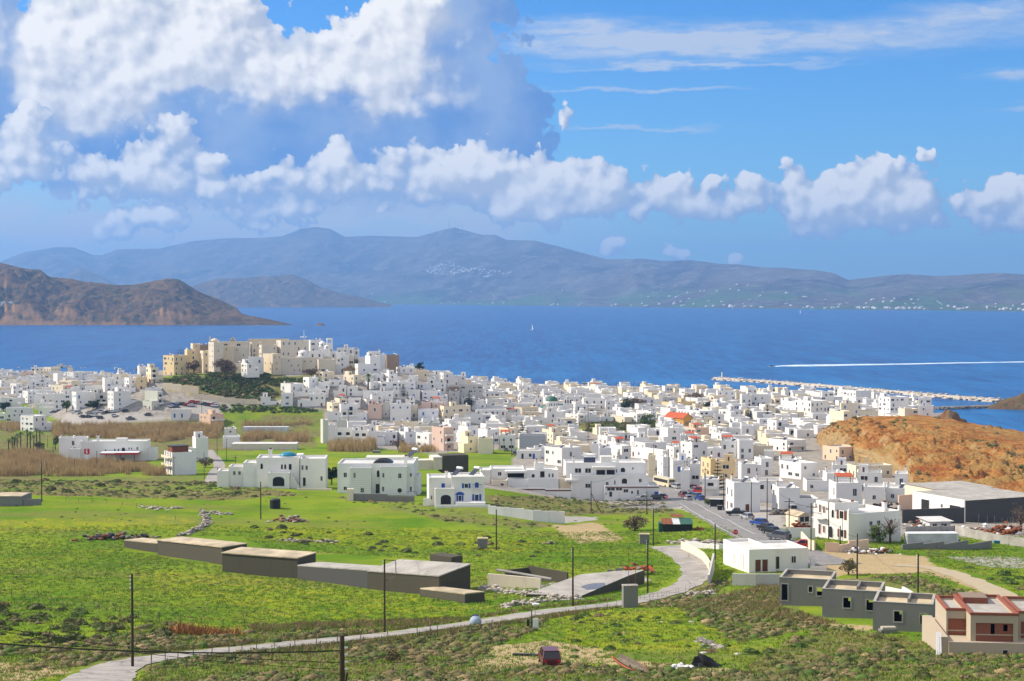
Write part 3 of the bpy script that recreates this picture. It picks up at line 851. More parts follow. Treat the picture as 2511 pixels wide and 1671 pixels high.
# ------------------------------------------------------------------ windows, doors and roof things shared by the houses
# all stand with their back on the plane y = 0 and look towards -y; unit size 1 x 1, centred in x, foot at z = 0
def win_mesh(name, pane, frame='frame_white', fw=0.12, shutters=None, arch=False, cross=True):
    mb = MB()
    mats = [frame, pane] + ([shutters] if shutters else [])
    if arch:
        n = 8
        inner = [(-.5 + fw, 0), (.5 - fw, 0)] + [((.5 - fw) * math.cos(math.pi * i / n), .62 + (.38 - fw * .6) * math.sin(math.pi * i / n)) for i in range(n + 1)]
        outer = [(-.5, 0), (.5, 0)] + [(.5 * math.cos(math.pi * i / n), .62 + .38 * math.sin(math.pi * i / n)) for i in range(n + 1)]
        mb.prism(outer, -0.05, 0.0, 0)
        mb.prism(inner, -0.065, -0.05, 1)
    else:
        mb.box(-.5, .5, -.07, 0, 0, fw * .6, 0); mb.box(-.5, .5, -.07, 0, 1 - fw * .6, 1, 0)
        mb.box(-.5, -.5 + fw, -.07, 0, fw * .6, 1 - fw * .6, 0); mb.box(.5 - fw, .5, -.07, 0, fw * .6, 1 - fw * .6, 0)
        mb.box(-.5 + fw, .5 - fw, -.02, 0, fw * .6, 1 - fw * .6, 1)
        if cross: mb.box(-.025, .025, -.045, -.02, fw * .6, 1 - fw * .6, 2 if shutters else 0)
    if shutters:
        mb.box(-.95, -.5, -.09, 0, 0, 1, 2); mb.box(.5, .95, -.09, 0, 0, 1, 2)
    return mb.mesh(name, mats)
WM = {'d': win_mesh('window_dark', 'glass'), 'b': win_mesh('window_blue', 'shutter_blue'), 'r': win_mesh('window_brown', 'shutter_brown'),
      'B': win_mesh('window_blue_shutters', 'glass', shutters='shutter_blue'), 'R': win_mesh('window_brown_shutters', 'glass', shutters='shutter_brown'),
      'a': win_mesh('window_arched', 'glass', arch=True), 'o': win_mesh('opening_dark', 'dark', fw=0.04, cross=False),
      'g': win_mesh('window_wide', 'glass', fw=0.05), 'D': win_mesh('door_brown', 'shutter_brown', fw=0.1, cross=False), 'E': win_mesh('door_blue', 'shutter_blue', fw=0.1, cross=False),
      'p': win_mesh('window_pale', 'frame_white', 'white2', fw=.14), 'A': win_mesh('arch_dark', 'dark', arch=True, fw=.09), 's': win_mesh('slit', 'dark', 'castle', fw=.1, cross=False), 'G': win_mesh('door_dark', 'glass', fw=.08, cross=False)}
WNAME = {'D': 'door', 'E': 'door', 'o': 'opening', 'A': 'archway', 'G': 'door'}
mb = MB(); mb.box(-.3, .3, -.3, .3, 0, 1.3, 0); mb.box(-.36, .36, -.36, .36, 1.3, 1.42, 0); mb.box(-.18, .18, -.18, .18, 1.42, 1.7, 1)
CHIM = mb.mesh('chimney', ['white', 'rust'])
mb = MB(); mb.add([(-.6, -.9, .15), (.6, -.9, .15), (.6, .5, 1.1), (-.6, .5, 1.1), (-.6, -.9, .08), (.6, -.9, .08), (.6, .5, 1.02), (-.6, .5, 1.02)], [(0, 1, 2, 3), (7, 6, 5, 4), (0, 4, 5, 1), (1, 5, 6, 2), (2, 6, 7, 3), (3, 7, 4, 0)], 0)
mb.bar((-.65, .55, 1.2), (.65, .55, 1.2), .24, 1, 8); mb.bar((-.5, .5, 0), (-.5, .5, 1.1), .03, 2); mb.bar((.5, .5, 0), (.5, .5, 1.1), .03, 2)
SOLAR = mb.mesh('solar_heater', ['solar', 'plastic_white', 'steel'])
mb = MB(); mb.bar((0, 0, 0), (0, 0, 3.2), .03, 0); mb.bar((-.6, 0, 3.0), (.6, 0, 3.0), .02, 0); mb.bar((-.45, 0, 2.6), (.45, 0, 2.6), .02, 0)
for i in range(5): mb.bar((-.5 + i * .25, -.25, 3.0), (-.5 + i * .25, .25, 3.0), .012, 0)
AERIAL = mb.mesh('aerial', ['iron'])
mb = MB(); mb.cyl(0, 0, 0, 1.1, .5, 0, 10); mb.dome(0, 0, 1.1, .5, .5, .15, 0, 10, 2)
TANK = mb.mesh('water_tank', ['plastic_white'])

def boxhouse(mb, x0, x1, y0, y1, z0, z1, par=0.5, th=0.28, mid=0):
    """walls with a parapet round a sunk roof"""
    zr = z1 - par
    v = [(x0, y0, z0), (x1, y0, z0), (x1, y1, z0), (x0, y1, z0), (x0, y0, z1), (x1, y0, z1), (x1, y1, z1), (x0, y1, z1),
         (x0 + th, y0 + th, z1), (x1 - th, y0 + th, z1), (x1 - th, y1 - th, z1), (x0 + th, y1 - th, z1),
         (x0 + th, y0 + th, zr), (x1 - th, y0 + th, zr), (x1 - th, y1 - th, zr), (x0 + th, y1 - th, zr)]
    f = [(0, 1, 5, 4), (1, 2, 6, 5), (2, 3, 7, 6), (3, 0, 4, 7), (4, 5, 9, 8), (5, 6, 10, 9), (6, 7, 11, 10), (7, 4, 8, 11),
         (8, 9, 13, 12), (9, 10, 14, 13), (10, 11, 15, 14), (11, 8, 12, 15)]
    mb.add(v, f, mid)
def roofquad(parent, x0, x1, y0, y1, z, mat, th=0.28):
    return mk('roof', [(x0 + th, y0 + th, z), (x1 - th, y0 + th, z), (x1 - th, y1 - th, z), (x0 + th, y1 - th, z)], [(0, 1, 2, 3)], mat, parent)
def win_front(root, x, z, w, h, t, y=0.0):
    return mkobj(WNAME.get(t, 'window'), WM[t], root, (x, y - .004, z), None, (w, 1, h))
def win_left(root, y, z, w, h, t, x=0.0):
    return mkobj(WNAME.get(t, 'window'), WM[t], root, (x - .004, y, z), -math.pi / 2, (w, 1, h))
def balcony(root, x0, x1, z, d=1.1, y=0.0, mat='white', rail='iron'):
    mb = MB(); mb.box(x0, x1, y - d, y - .003, z - .15, z, 0)
    mb.build('balcony', mat, root)
    r = MB()
    if rail == 'iron':
        r.bar((x0, y - d, z + .95), (x1, y - d, z + .95), .035, 0)
        n = max(2, int((x1 - x0) / .35))
        for i in range(n + 1): r.bar((x0 + (x1 - x0) * i / n, y - d, z), (x0 + (x1 - x0) * i / n, y - d, z + .95), .018, 0)
    else:
        r.box(x0, x1, y - d, y - d + .1, z + .003, z + .8, 0)
        r.box(x0, x0 + .1, y - d + .1, y - .01, z + .003, z + .8, 0); r.box(x1 - .1, x1, y - d + .1, y - .01, z + .003, z + .8, 0)
    r.build('railing', rail, root)
def pergola(root, x0, x1, y0, y1, z, mat='tile_red', h=2.4):
    mb = MB()
    mb.add([(x0 - .2, y0 - .2, z + h - .25), (x1 + .2, y0 - .2, z + h - .25), (x1 + .2, y1, z + h + .35), (x0 - .2, y1, z + h + .35),
            (x0 - .2, y0 - .2, z + h - .37), (x1 + .2, y0 - .2, z + h - .37), (x1 + .2, y1, z + h + .23), (x0 - .2, y1, z + h + .23)],
           [(0, 1, 2, 3), (7, 6, 5, 4), (0, 4, 5, 1), (1, 5, 6, 2), (2, 6, 7, 3), (3, 7, 4, 0)], 0)
    for x in (x0, x1):
        for y in (y0, y1): mb.box(x - .08, x + .08, y - .08, y + .08, z, z + h - .3, 1)
    return mb.build('awning', [mat, 'wood_grey'], root)

COLNAME = {'white': 'white', 'white2': 'white', 'cream': 'cream', 'ochre': 'ochre yellow', 'pink': 'pink', 'peach': 'peach', 'grey': 'grey', 'greygreen': 'pale greenish', 'slate': 'slate grey',
           'castle': 'weathered stone', 'castle_light': 'pale stone', 'brown': 'brown', 'concrete': 'bare concrete'}
CC = {'w': 'white', 'W': 'white2', 'c': 'cream', 'y': 'ochre', 'p': 'pink', 'P': 'peach', 'g': 'grey', 'G': 'greygreen', 's': 'slate', 'k': 'castle', 'K': 'castle_light', 'n': 'brown'}
TOWN = []          # (root, px, py, description) for the labels
PLAN = []          # taken ground: x, y, radius
def house(px0, pxc, px1, pyt, H, col='w', fl='', Y=None, pyb=None, name='house'):
    """a house whose front corner, left face and front face stand where the photograph has them"""
    if Y is None:
        c_ = hit(pxc, pyt, H, 300)
        if c_ is None: return None
        Y = c_.y
    top = at(pxc, pyt, Y)
    s = Y / F
    X = top.x
    if pyb is not None:
        H = (pyb - pyt) * s
        zb = top.z - H
    else: zb = top.z - H
    u = X / Y
    wl = max(0.0, (pxc - px0) * s)
    L = min(max(8.0, wl / math.sin(math.radians(38))), 26)
    th = math.asin(min(.62, wl / L)) - math.atan(u)
    if wl < 0.6: th = -math.atan(u) * .9 + RND.uniform(-.05, .02)
    Wd = max(2.5, (px1 - pxc) * s / max(.5, math.cos(th) - u * math.sin(th)))
    root = empty(name, (X, Y, zb), th)
    mat = CC[col]
    mb = MB(); par = .35 if H < 4 else .55
    rs = random.Random(int(px0 * 7 + pyt * 3)); u0, u1, Hl = 0.0, Wd, H
    if H > 4.6 and Wd > 6.5 and col not in 'kK' and rs.random() < .55:      # an upper floor over part of the house only, a terrace beside it
        w_ = Wd * rs.uniform(.45, .72); Hl = H * rs.uniform(.5, .6)
        if rs.random() < .5: u1 = w_
        else: u0 = Wd - w_
    if Hl < H:
        boxhouse(mb, u0, u1, 0, L, -3.0, H, par)
        lo0, lo1 = (u1 + .003, Wd) if u0 == 0 else (0, u0 - .003)
        boxhouse(mb, lo0, lo1, .002, L * rs.uniform(.6, 1), -3.0, Hl, .45)
        roofquad(root, lo0, lo1, .002, L * .6, Hl - .45, 'roof_white' if col in 'wW' else 'roof')
    else: boxhouse(mb, 0, Wd, 0, L, -3.0, H, par)
    mb.build('walls', mat, root)
    roofquad(root, u0, u1, 0 if Hl == H else 1.3, L, H - par, 'roof_white' if col in 'wW' and RND.random() < .6 else ('roof_tan' if col in 'kK' else 'roof'))
    rnd = random.Random(int(px0 * 13 + pyt * 7))
    wt = 'b' if 'b' in fl else 'r' if 'r' in fl else 'd'
    ns = max(1, int((H + 1.35) / 3.05))
    sh = (H - par) / ns
    feats = []
    if 'n' not in fl:
        for st in range(ns):
            for side, ln in ((0, Wd), (1, L)):
                if side == 1 and wl < 1.2: continue
                n = int(ln / rnd.uniform(2.7, 3.6))
                if 'f' in fl and side == 0: n = max(1, n // 2)
                for i in range(n):
                    if rnd.random() < (.5 if col in 'kK' else .26): continue
                    x = (i + .5) / n * ln + rnd.uniform(-.2, .2)
                    if x < .8 or x > ln - .8: continue
                    if Hl < H and (st + 1) * sh > Hl + .3 and ((side == 0 and not u0 + .6 < x < u1 - .6) or (side == 1 and u0 > 0)): continue
                    if Hl < H and side == 0 and abs(x - (u1 if u0 == 0 else u0)) < .7: continue
                    z = st * sh
                    r_ = rnd.random()
                    if 'k' in fl and side == 0 and st > 0: t, w_, h_, z_ = ('o', 1.7, 2.1, z + .1)
                    elif 't' in fl: t, w_, h_, z_ = ('d', .95, 1.9, z + .8)
                    elif 'S' in fl: t, w_, h_, z_ = ('s', .5, 1.1, z + 1.2)
                    elif st == 0 and r_ < .25: t, w_, h_, z_ = ({'b': 'E', 'r': 'D', 'd': 'D'}[wt], 1.05, 2.15, z + .05)
                    elif r_ < .40: t, w_, h_, z_ = (wt, 1.1, 2.1, z + .15)
                    elif 'a' in fl and r_ < .75: t, w_, h_, z_ = ('a', 1.3, 1.9, z + .4)
                    elif r_ < .55 and wt != 'd': t, w_, h_, z_ = ('B' if wt == 'b' else 'R', .75, 1.25, z + 1.0)
                    elif r_ < .62: t, w_, h_, z_ = ('g', 2.0, 1.3, z + .95)
                    else: t, w_, h_, z_ = (wt, 1.0, 1.3, z + .95)
                    kz = min(1.0, sh / 2.85); z_ = z + (z_ - z) * kz; h_ *= kz; w_ *= 1.14
                    if z_ + h_ > H - par + .1: continue
                    if side == 0: win_front(root, x, z_, w_, h_, t)
                    else: win_left(root, x, z_, w_, h_, t)
        if 'k' in fl:
            for st in range(1, ns): balcony(root, u0 + .4, u1 - .4, st * sh, 1.2, 0, mat, 'white' if rnd.random() < .5 else 'iron')
            feats.append('balconies')
    if 'R' in fl:
        pergola(root, u0 + .5, min(u1 - .5, u0 + 4.5), .8, 3.6, H - par); feats.append('red tiled awning')
    if 'h' in fl or (rnd.random() < .34 and Wd > 6 and 'n' not in fl and col not in 'kK'):
        hb = MB(); w_ = min(rnd.uniform(2.2, 3.2), u1 - u0 - .6); x0 = rnd.uniform(u0 + .3, max(u0 + .31, u1 - w_ - .3))
        boxhouse(hb, x0, x0 + w_, L - 4.2, L - .6, H - par - .02, H + 1.9, .2, .15)
        hut = hb.build('stair_hut', mat, root)
        mk('hut_roof', [(x0 + .1, L - 4.1, H + 1.68), (x0 + w_ - .1, L - 4.1, H + 1.68), (x0 + w_ - .1, L - .7, H + 1.68), (x0 + .1, L - .7, H + 1.68)], [(0, 1, 2, 3)], 'roof_white', hut)
        win_front(root, x0 + w_ / 2, H - par + .05, .8, 1.8, wt if wt != 'd' else 'D', L - 4.2); feats.append('a roof hut')
    if rnd.random() < .65 and col not in 'kK': mkobj('chimney', CHIM, root, (rnd.choice([u0 + .7, u1 - .7]), rnd.uniform(1.6, L - 1), H - par), 0, (1, 1, rnd.uniform(.9, 1.3))); feats.append('a chimney')
    if ('s' in fl or rnd.random() < .36) and col not in 'kK': mkobj('solar_heater', SOLAR, root, (rnd.uniform(u0 + 1.2, max(u0 + 1.3, u1 - 1.2)), rnd.uniform(2, L - 2), H - par), rnd.uniform(-1.2, -.6) - th); feats.append('a solar heater')
    if rnd.random() < .3: mkobj('aerial', AERIAL, root, (rnd.uniform(u0 + .5, u1 - .5), rnd.uniform(1.5, L - 1), H - par), rnd.uniform(0, 3))
    if rnd.random() < .12 and col not in 'kK': mkobj('water_tank', TANK, root, (rnd.uniform(u0 + 1, max(u0 + 1.1, u1 - 1)), L * .6, H - par))
    wname = {'b': 'blue windows', 'r': 'brown windows', 'd': 'dark windows'}[wt]
    if 'n' in fl: wname = 'blank walls'
    d_ = (['low', 'low', 'two-storey', 'three-storey', 'tall', 'tall', 'tall', 'tall'][min(ns, 7)]) + ' ' + COLNAME[mat] + ' house with ' + (feats[0] if feats and rnd.random() < .6 else wname)
    qx, qy = proj(X + Wd / 2 * math.cos(th), Y, zb + H / 2)
    TOWN.append((root, float(qx), float(qy), d_))
    PLAN.append((X + (Wd * math.cos(th) - L * math.sin(th)) / 2, Y + (Wd * math.sin(th) + L * math.cos(th)) / 2, 0.5 * max(Wd, L)))
    return root
def tile(ox, oy, sc, rows, k=1.0, nm='house'):
    for r in rows:
        x0, xc, x1, yt, H = r[:5]
        col = r[5] if len(r) > 5 else 'w'; fl = r[6] if len(r) > 6 else ''
        Y = r[7] if len(r) > 7 else None
        f = lambda v: ox + v / sc
        if H < 0: house(f(x0), f(xc), f(x1), oy + yt / sc, 0, col, fl, Y, oy - H / sc, nm)
        else: house(f(x0), f(xc), f(x1), oy + yt / sc, max(3.0, H * (k(yt) if callable(k) else k)), col, fl, Y, None, nm)

# left quarter by the sea
tile(0, 880, 5.89, [
 (-60,-40,160,165,4),(185,192,405,150,4),(440,446,640,130,6.4,'w','k'),(640,735,870,125,7,'c'),(815,822,965,100,6.4,'c','k'),(970,976,1120,135,6.4,'c'),
 (1150,1160,1300,140,4),(1300,1306,1560,150,4),(1560,1570,1720,155,4),(1620,1630,1800,175,6.4,'w','b'),(1800,1810,2000,175,4,'n'),(1985,2010,2110,110,7,'w','k'),
 (2110,2180,2356,130,9,'c','rk'),(-60,-40,110,215,5),(100,110,250,205,5,'g','k'),(290,300,490,200,6.4,'p','r'),(500,510,640,175,6.4,'c'),(630,640,780,230,6.4,'c','r'),
 (770,830,862,215,9,'w','n'),(860,1030,1160,320,5,'c','f'),(970,1060,1260,195,8,'W','f'),(1240,1246,1480,330,5,'p','k'),(1140,1150,1560,385,7.5,'g','a'),(1480,1510,1640,280,8,'w','b'),
 (1640,1646,1810,300,5),(1800,1860,1990,280,7,'w','b'),(1960,1970,2115,270,7,'y','a'),(-60,10,190,350,6.4),(150,235,330,360,7),(370,376,520,320,6.4),
 (510,516,640,290,6.4,'W'),(600,606,745,420,6),(745,910,1050,385,7,'c'),(930,940,1170,440,5,'c','R'),(330,400,580,470,8),(75,100,330,440,7),
 (580,590,770,515,8,'w','r'),(765,780,1035,510,11,'W'),(1040,1100,1365,485,10.5,'w','b'),(1365,1372,1550,500,8,'g','k'),(1555,1640,2005,475,11.2,'W','f'),
 (2005,2190,2356,480,10,'G','rk'),(-60,0,320,570,8,'w','k'),(80,86,740,715,8,'W'),(300,480,760,830,8),(-60,-30,80,790,4),(1590,1595,1760,395,4),(1760,1765,1960,420,4.5),
 (2090,2100,2330,430,5,'w','n'),(1290,1295,1500,230,5),(1500,1505,1700,240,5),(1700,1706,1850,225,5,'c'),(1850,1856,2030,235,5),(640,646,800,330,5),(250,256,400,290,5),(0,6,120,280,4,'g'),(1160,1166,1290,240,5),(420,426,560,230,5)])
# below the castle and the old town
tile(380, 810, 5.89, [
 (1340,1346,1560,390,-560,'w','',928),(1245,1330,1510,475,-610,'w','',916),(1160,1166,1250,482,-560,'c','',930),(1520,1526,1822,965,4.8,'w','a'),(1820,1826,1990,915,7.2,'w','b'),
 (2055,2060,2460,925,7,'w'),(1815,1960,2150,775,7,'w'),(2140,2225,2356,685,7,'w','b')])
tile(720, 820, 5.89, [
 (320,420,590,545,7,'c'),(505,511,730,660,4.5,'w','r'),(350,356,520,690,5.5),(0,6,370,775,6.4,'w','r'),(360,366,500,790,6.4,'w','b'),(570,576,760,750,8),
 (760,770,1000,760,6.4),(720,870,1020,590,7,'c'),(1020,1026,1160,588,5.5),(1160,1166,1290,572,5.5),(1300,1380,1550,575,6.4,'w','r'),(1480,1540,1745,480,4.5,'w','r'),
 (1280,1286,1370,505,3.6),(1550,1556,1790,600,6.4),(1570,1576,1760,690,6.4,'w','b'),(1215,1270,1570,690,7),(1000,1110,1230,690,5.5,'W'),(990,1000,1440,825,5),
 (1430,1436,1640,805,5.5),(1640,1646,1825,810,5.5,'w','b'),(1800,1815,2050,640,7,'w','ba'),(2000,2010,2200,700,6.4),(2110,2165,2380,560,8),(1745,1750,1950,535,5,'K'),
 (1950,1956,2110,580,4.5),(2235,2240,2390,760,5,'n'),(1830,1860,2230,820,6.4,'w','b'),(2235,2240,2390,830,6.4,'g'),(990,1050,1300,880,6.4),(1310,1316,1420,965,4.5,'w','k'),
 (1490,1500,1750,955,6.4),(500,580,770,930,7,'c','R'),(780,790,960,930,6.4),(1760,1770,1980,985,6.4,'p'),(1980,1990,2160,965,6.4,'w','R')], 0.78)
tile(780, 960, 5.89, [
 (125,205,300,165,9,'c'),(300,330,715,190,11,'w','bk'),(135,140,380,290,6,'W'),(715,722,920,190,9,'p','f'),(920,926,1035,170,9,'g','a'),(1030,1040,1340,185,11,'w','b'),
 (1335,1342,1435,200,8,'c'),(1435,1442,1740,265,7.5,'W','bf'),(1750,1815,2205,215,9,'c'),(1640,1650,1850,170,6.4,'p'),(35,70,145,415,13,'G','b'),(140,146,410,425,9,'G','n'),(146,150,240,485,9,'W','n'),
 (230,240,500,545,8,'w','k'),(500,506,720,560,8,'w','k'),(715,722,960,575,8,'w','k'),(960,966,1140,590,7,'w','a'),(1140,1260,1430,590,7,'W'),(1410,1600,1700,610,8),
 (1640,1815,1960,525,12,'p','rk'),(1085,1092,1300,440,5,'c','n'),(1300,1306,1480,450,5,'c','n'),(1435,1442,1590,475,4.5,'G','n'),(1590,1596,1750,450,4.5,'G','n'),(1475,1510,1750,400,5),
 (500,506,720,500,4),(720,726,900,490,4),(900,906,1100,480,4,'W'),(1065,1070,1260,520,4),(2090,2110,2380,330,5),(1750,1756,1890,500,5)], 0.85)
tile(1100, 920, 5.89, [
 (105,220,420,890,9.5,'c','f'),(420,430,640,915,9,'c','n'),(70,210,430,750,10,'w','b'),(425,560,730,790,9),(730,736,960,870,9,'w','R'),(580,730,900,640,6.4),(900,910,1135,600,6.4,'W','n'),
 (1180,1210,1605,530,9,'W','f'),(385,392,510,365,8,'w','b'),(410,416,830,500,4.5),(540,550,780,440,4.5,'w','n'),(250,256,450,560,5),(420,426,620,570,4.5),(600,606,850,520,4.5,'c'),(820,830,1040,540,4.5,'w','R'),
 (860,866,1060,700,6.4,'c'),(720,860,1000,770,7,'c'),(1015,1022,1405,870,10,'s','n'),(1200,1206,1500,700,6.4,'G','f'),(1500,1506,1690,680,4.5),(1720,1726,1880,720,4.5,'W','n'),
 (1350,1440,1560,790,5,'c','R'),(1560,1566,1740,745,5,'c','n'),(1420,1510,1740,830,7,'c'),(1740,1746,1920,800,4.5,'c','n'),(1685,1875,1980,570,6.4),(1980,1986,2190,570,6.4,'W','f'),(2190,2196,2380,600,4.5),
 (1800,1830,2010,430,8,'W'),(1925,1950,2260,340,9,'w','a'),(2260,2270,2400,370,8,'w'),
 (0,6,250,10,7.5),(0,6,490,145,6.4,'g'),(20,150,330,220,6),(490,500,700,165,4.5),(700,710,970,165,5.5,'c'),(520,530,730,240,5),(730,736,785,245,4.5,'n'),(780,790,940,285,4.5,'K'),
 (800,920,1080,235,4.5),(1075,1082,1215,215,4.5),(1275,1282,1525,155,8,'W','n'),(940,946,1230,290,4.5),(1000,1006,1160,320,5.5),(720,880,1000,340,5.5,'K'),(1040,1046,1340,400,4.5,'w','k'),
 (780,800,990,405,5,'W'),(940,1060,1300,470,5.5,'K'),(1180,1186,1370,330,4.5),(1600,1606,1890,310,5.5),(1700,1706,1850,270,4.5),(1960,1966,2200,270,4.5),(2190,2200,2380,300,5.5),(1530,1536,1700,270,4.5),
 (1860,1866,2000,300,4.5),(180,186,380,330,5),(330,336,540,400,5)], 0.75)
tile(1440, 920, 5.89, [
 (270,280,460,320,5.5),(460,495,780,340,5.5),(790,800,975,330,8,'w','b'),(975,982,1145,275,9),(1080,1090,1430,330,6.4,'g'),(1075,1200,1570,395,6,'y','f'),(1500,1560,1750,420,4.5,'c'),
 (1725,1830,2110,300,8,'K'),(1865,1880,2140,225,12,'w','b'),(1780,1890,2120,400,7,'W','b'),(2205,2230,2380,280,10,'w'),(480,560,790,380,5.5,'c'),(260,270,430,370,8),
 (730,740,1000,470,6.4),(940,946,1140,440,4.5),(1000,1140,1290,480,9),(480,720,840,560,7),(620,840,1000,530,6.4,'W'),(190,540,690,610,4.5,'c','f'),(280,286,480,520,4.5),
 (1300,1620,1830,520,6.4,'w','k'),(1500,1506,1680,670,4.5,'w','n'),(1680,1686,1850,620,7,'c'),(1830,1836,1980,570,7,'w','a'),(1900,2060,2260,505,8,'w','r'),(2050,2090,2250,700,5.5),(2220,2226,2400,730,9,'W','f'),
 (1760,1870,2000,760,6.4),(1995,2001,2220,770,5.5),(985,1100,1310,765,12),(1300,1306,1400,770,9,'W'),(1060,1066,1340,705,4.5),(1395,1560,1760,765,6.4,'P','R'),(430,580,870,770,7),
 (870,880,990,800,6.4,'W','n'),(150,290,430,880,5.5),(620,670,900,900,5.5),(1340,1346,1400,870,7),(1390,1400,1700,890,5.5,'w','R'),(680,835,1150,980,8,'W','f'),(1350,1515,1740,975,10,'W','R'),(1140,1250,1360,1040,6.4,'w','R'),
 (300,420,620,980,7,'w','R'),(150,160,340,1030,6.4,'W'),(1790,1935,2080,840,8),(1800,1806,2160,950,9,'w','R'),(2160,2195,2400,940,10,'W'),(60,66,160,990,6.4)], 0.78)
tile(1440, 1080, 5.89, [
 (350,500,620,80,8),(870,880,985,215,9.5,'c','r'),(1010,1095,1200,240,9.5,'w','r'),(1200,1240,1550,290,9.5,'w','b'),(1345,1350,1480,430,8,'w'),(1480,1490,1625,340,10),(1640,1780,1850,270,8,'y','r'),
 (1850,1856,2140,300,8,'y','f'),(2180,2225,2440,340,8,'w','r'),(2000,2120,2500,610,9,'W','f'),(2230,2310,2440,80,5.5),(620,1090,1180,150,5),(1640,1660,1900,560,6,'w','k')], 0.82)
tile(1800, 880, 3.3136, [
 (50,56,300,290,8),(100,110,270,240,11),(335,495,600,355,6.4,'w','r'),(495,625,760,345,10,'w','a'),(630,640,810,270,9),(730,736,1000,235,9),(840,990,1115,260,8,'W','f'),(740,850,962,430,11,'c','f'),
 (860,870,1170,365,9,'c','b'),(1175,1270,1500,312,12.5,'w'),(1280,1330,1500,410,9,'c'),(1495,1502,1605,322,12,'w'),(1500,1506,1690,382,10,'W','b'),(150,156,340,395,5.5,'c'),(230,236,450,460,4.5),
 (50,60,270,540,7),(270,345,515,500,8.5,'W','k'),(60,110,320,710,7,'c'),(280,430,585,665,7,'w','ka'),(240,246,320,750,5.5),(720,855,1090,720,8,'P'),(1060,1066,1150,800,4,'c','n'),
 (30,36,220,860,8,'w','r'),(165,220,315,810,9),(370,545,680,850,8),(365,371,550,810,9,'w','R'),(560,590,910,930,8),(680,690,920,860,8),(905,911,1200,920,8.5),(1200,1210,1410,930,9.5),
 (920,990,1290,870,6,'c'),(770,830,1040,1010,9.5,'W','R'),(310,365,690,1050,8.5,'W','f'),(0,20,400,990,8.5,'w','r'),(1045,1052,1222,1040,6.4,'W','k'),(1225,1232,1475,1050,5.5,'w')], lambda y: .93 if y < 480 else .70)
# the castle on its hill
tile(380, 810, 5.89, [
 (120,275,495,368,-735,'y','',935),(430,465,650,285,-560,'y','f',962),(515,545,660,195,-460,'K','S',990),(645,650,775,215,-420,'n','n',982),(650,695,790,300,-640,'K','t',958),
 (772,850,985,175,-660,'k','S',945),(985,990,1138,228,-560,'K','S',953),(1135,1141,1330,238,-560,'k','S',958),(960,972,1345,165,-400,'k','',986),(1370,1400,1545,180,-460,'k','',990),
 (1500,1540,1765,215,-460,'k','r',978),(1340,1350,1935,130,-330,'K','n',1025),(1755,1820,2225,150,-460,'k','t',980),(1558,1700,1822,342,-690,'K','S',935),(1815,1822,2125,402,-690,'k','S',940),
 (2118,2126,2380,400,-660,'k','S',944),(800,806,930,150,-400,'K','n',995)], 1.0, 'castle_building')
tile(720, 820, 5.89, [
 (325,360,602,368,-560,'k','',940),(598,604,792,312,-560,'W','f',946),(788,795,865,302,-500,'k','',952),(860,930,1258,318,-560,'w','f',940),(925,932,1255,252,-420,'w','',972),(1252,1260,1312,292,-540,'W','',955),
 (1308,1345,1526,302,-560,'n','S',968),(215,222,422,245,-420,'w','',962),(410,416,622,248,-420,'w','',966),(618,625,872,200,-420,'w','',980),(600,610,865,262,-420,'w','k',956),(220,240,412,86,-260,'w','',1002),(860,866,940,220,-420,'W','',985)], 1.0, 'castle_building')

# fill the gaps between them with the low houses of the back lanes: past the number one can pick apart, joined
fill = MB()
FM = ['white', 'white2', 'cream', 'castle_light', 'roof_white', 'roof', 'glass', 'shutter_blue', 'shutter_brown']
nfill = 0
for gyv in np.arange(560, 1520, 19.0):
    for gxv in np.arange(-560, 420, 19.0):
        X = gxv + RND.uniform(-4, 4); Y = gyv + RND.uniform(-4, 4)
        if Y > float(shore(X / Y)) - 40: continue
        z = gz(X, Y); px, py = proj(X, Y, z)
        if not (-60 < px < 2570): continue
        px = float(px); py = float(py)
        if any(inpoly(np.array([px]), np.array([py]), q)[0] for q in Z_TOWN_GREEN + Z_CON): continue
        if px > 1960 and Y < 800: continue
        if px < 1240 and py > 1085: continue
        if py > 1125: continue
        if (X + 138) ** 2 / 100 ** 2 + (Y - 1010) ** 2 / 110 ** 2 < 1: continue
        if min((Vector((X, Y, 0)) - q).length for q in STREET) < 16: continue
        if any((X - a) ** 2 + (Y - b_) ** 2 < (r + 5.5) ** 2 for a, b_, r in PLAN): continue
        nfill += 1
        H = RND.choice([3.2, 3.4, 3.6, 4.0, 4.6]); Wd = RND.uniform(7, 11); L = RND.uniform(7, 10)
        th = RND.uniform(-.1, .45); ct, st_ = math.cos(th), math.sin(th)
        t_ = MB(); c_ = RND.choice([0, 0, 0, 0, 1, 1, 2, 3])
        boxhouse(t_, 0, Wd, 0, L, -2.0, H, .35, .25, c_)
        t_.add([(.2, .2, H - .35), (Wd - .2, .2, H - .35), (Wd - .2, L - .2, H - .35), (.2, L - .2, H - .35)], [(0, 1, 2, 3)], RND.choice([4, 5]))
        for i in range(RND.randint(0, 3)):
            x = RND.uniform(.8, Wd - 1.8); t_.box(x, x + RND.choice([.9, 1.1]), -.05, 0, RND.choice([.1, .95]), 2.2, RND.choice([6, 6, 7, 8]))
        if RND.random() < .4: t_.box(1, 3.4, L - 4, L - 1, H - .34, H + 1.8, c_)
        t_.v = [(X + (x - Wd / 2) * ct - (y - L / 2) * st_, Y + (x - Wd / 2) * st_ + (y - L / 2) * ct, z + q) for x, y, q in t_.v]
        for f_, m_ in zip(t_.f, t_.m): fill.f.append(tuple(i + len(fill.v) for i in f_)); fill.m.append(m_)
        fill.v += t_.v
fo = fill.build('back_lane_houses', FM)
tag(fo, 'low white cubic houses packed along the back lanes of the town', 'houses', None, 'stuff')
print('HOUSES', len(TOWN), 'fill', nfill)

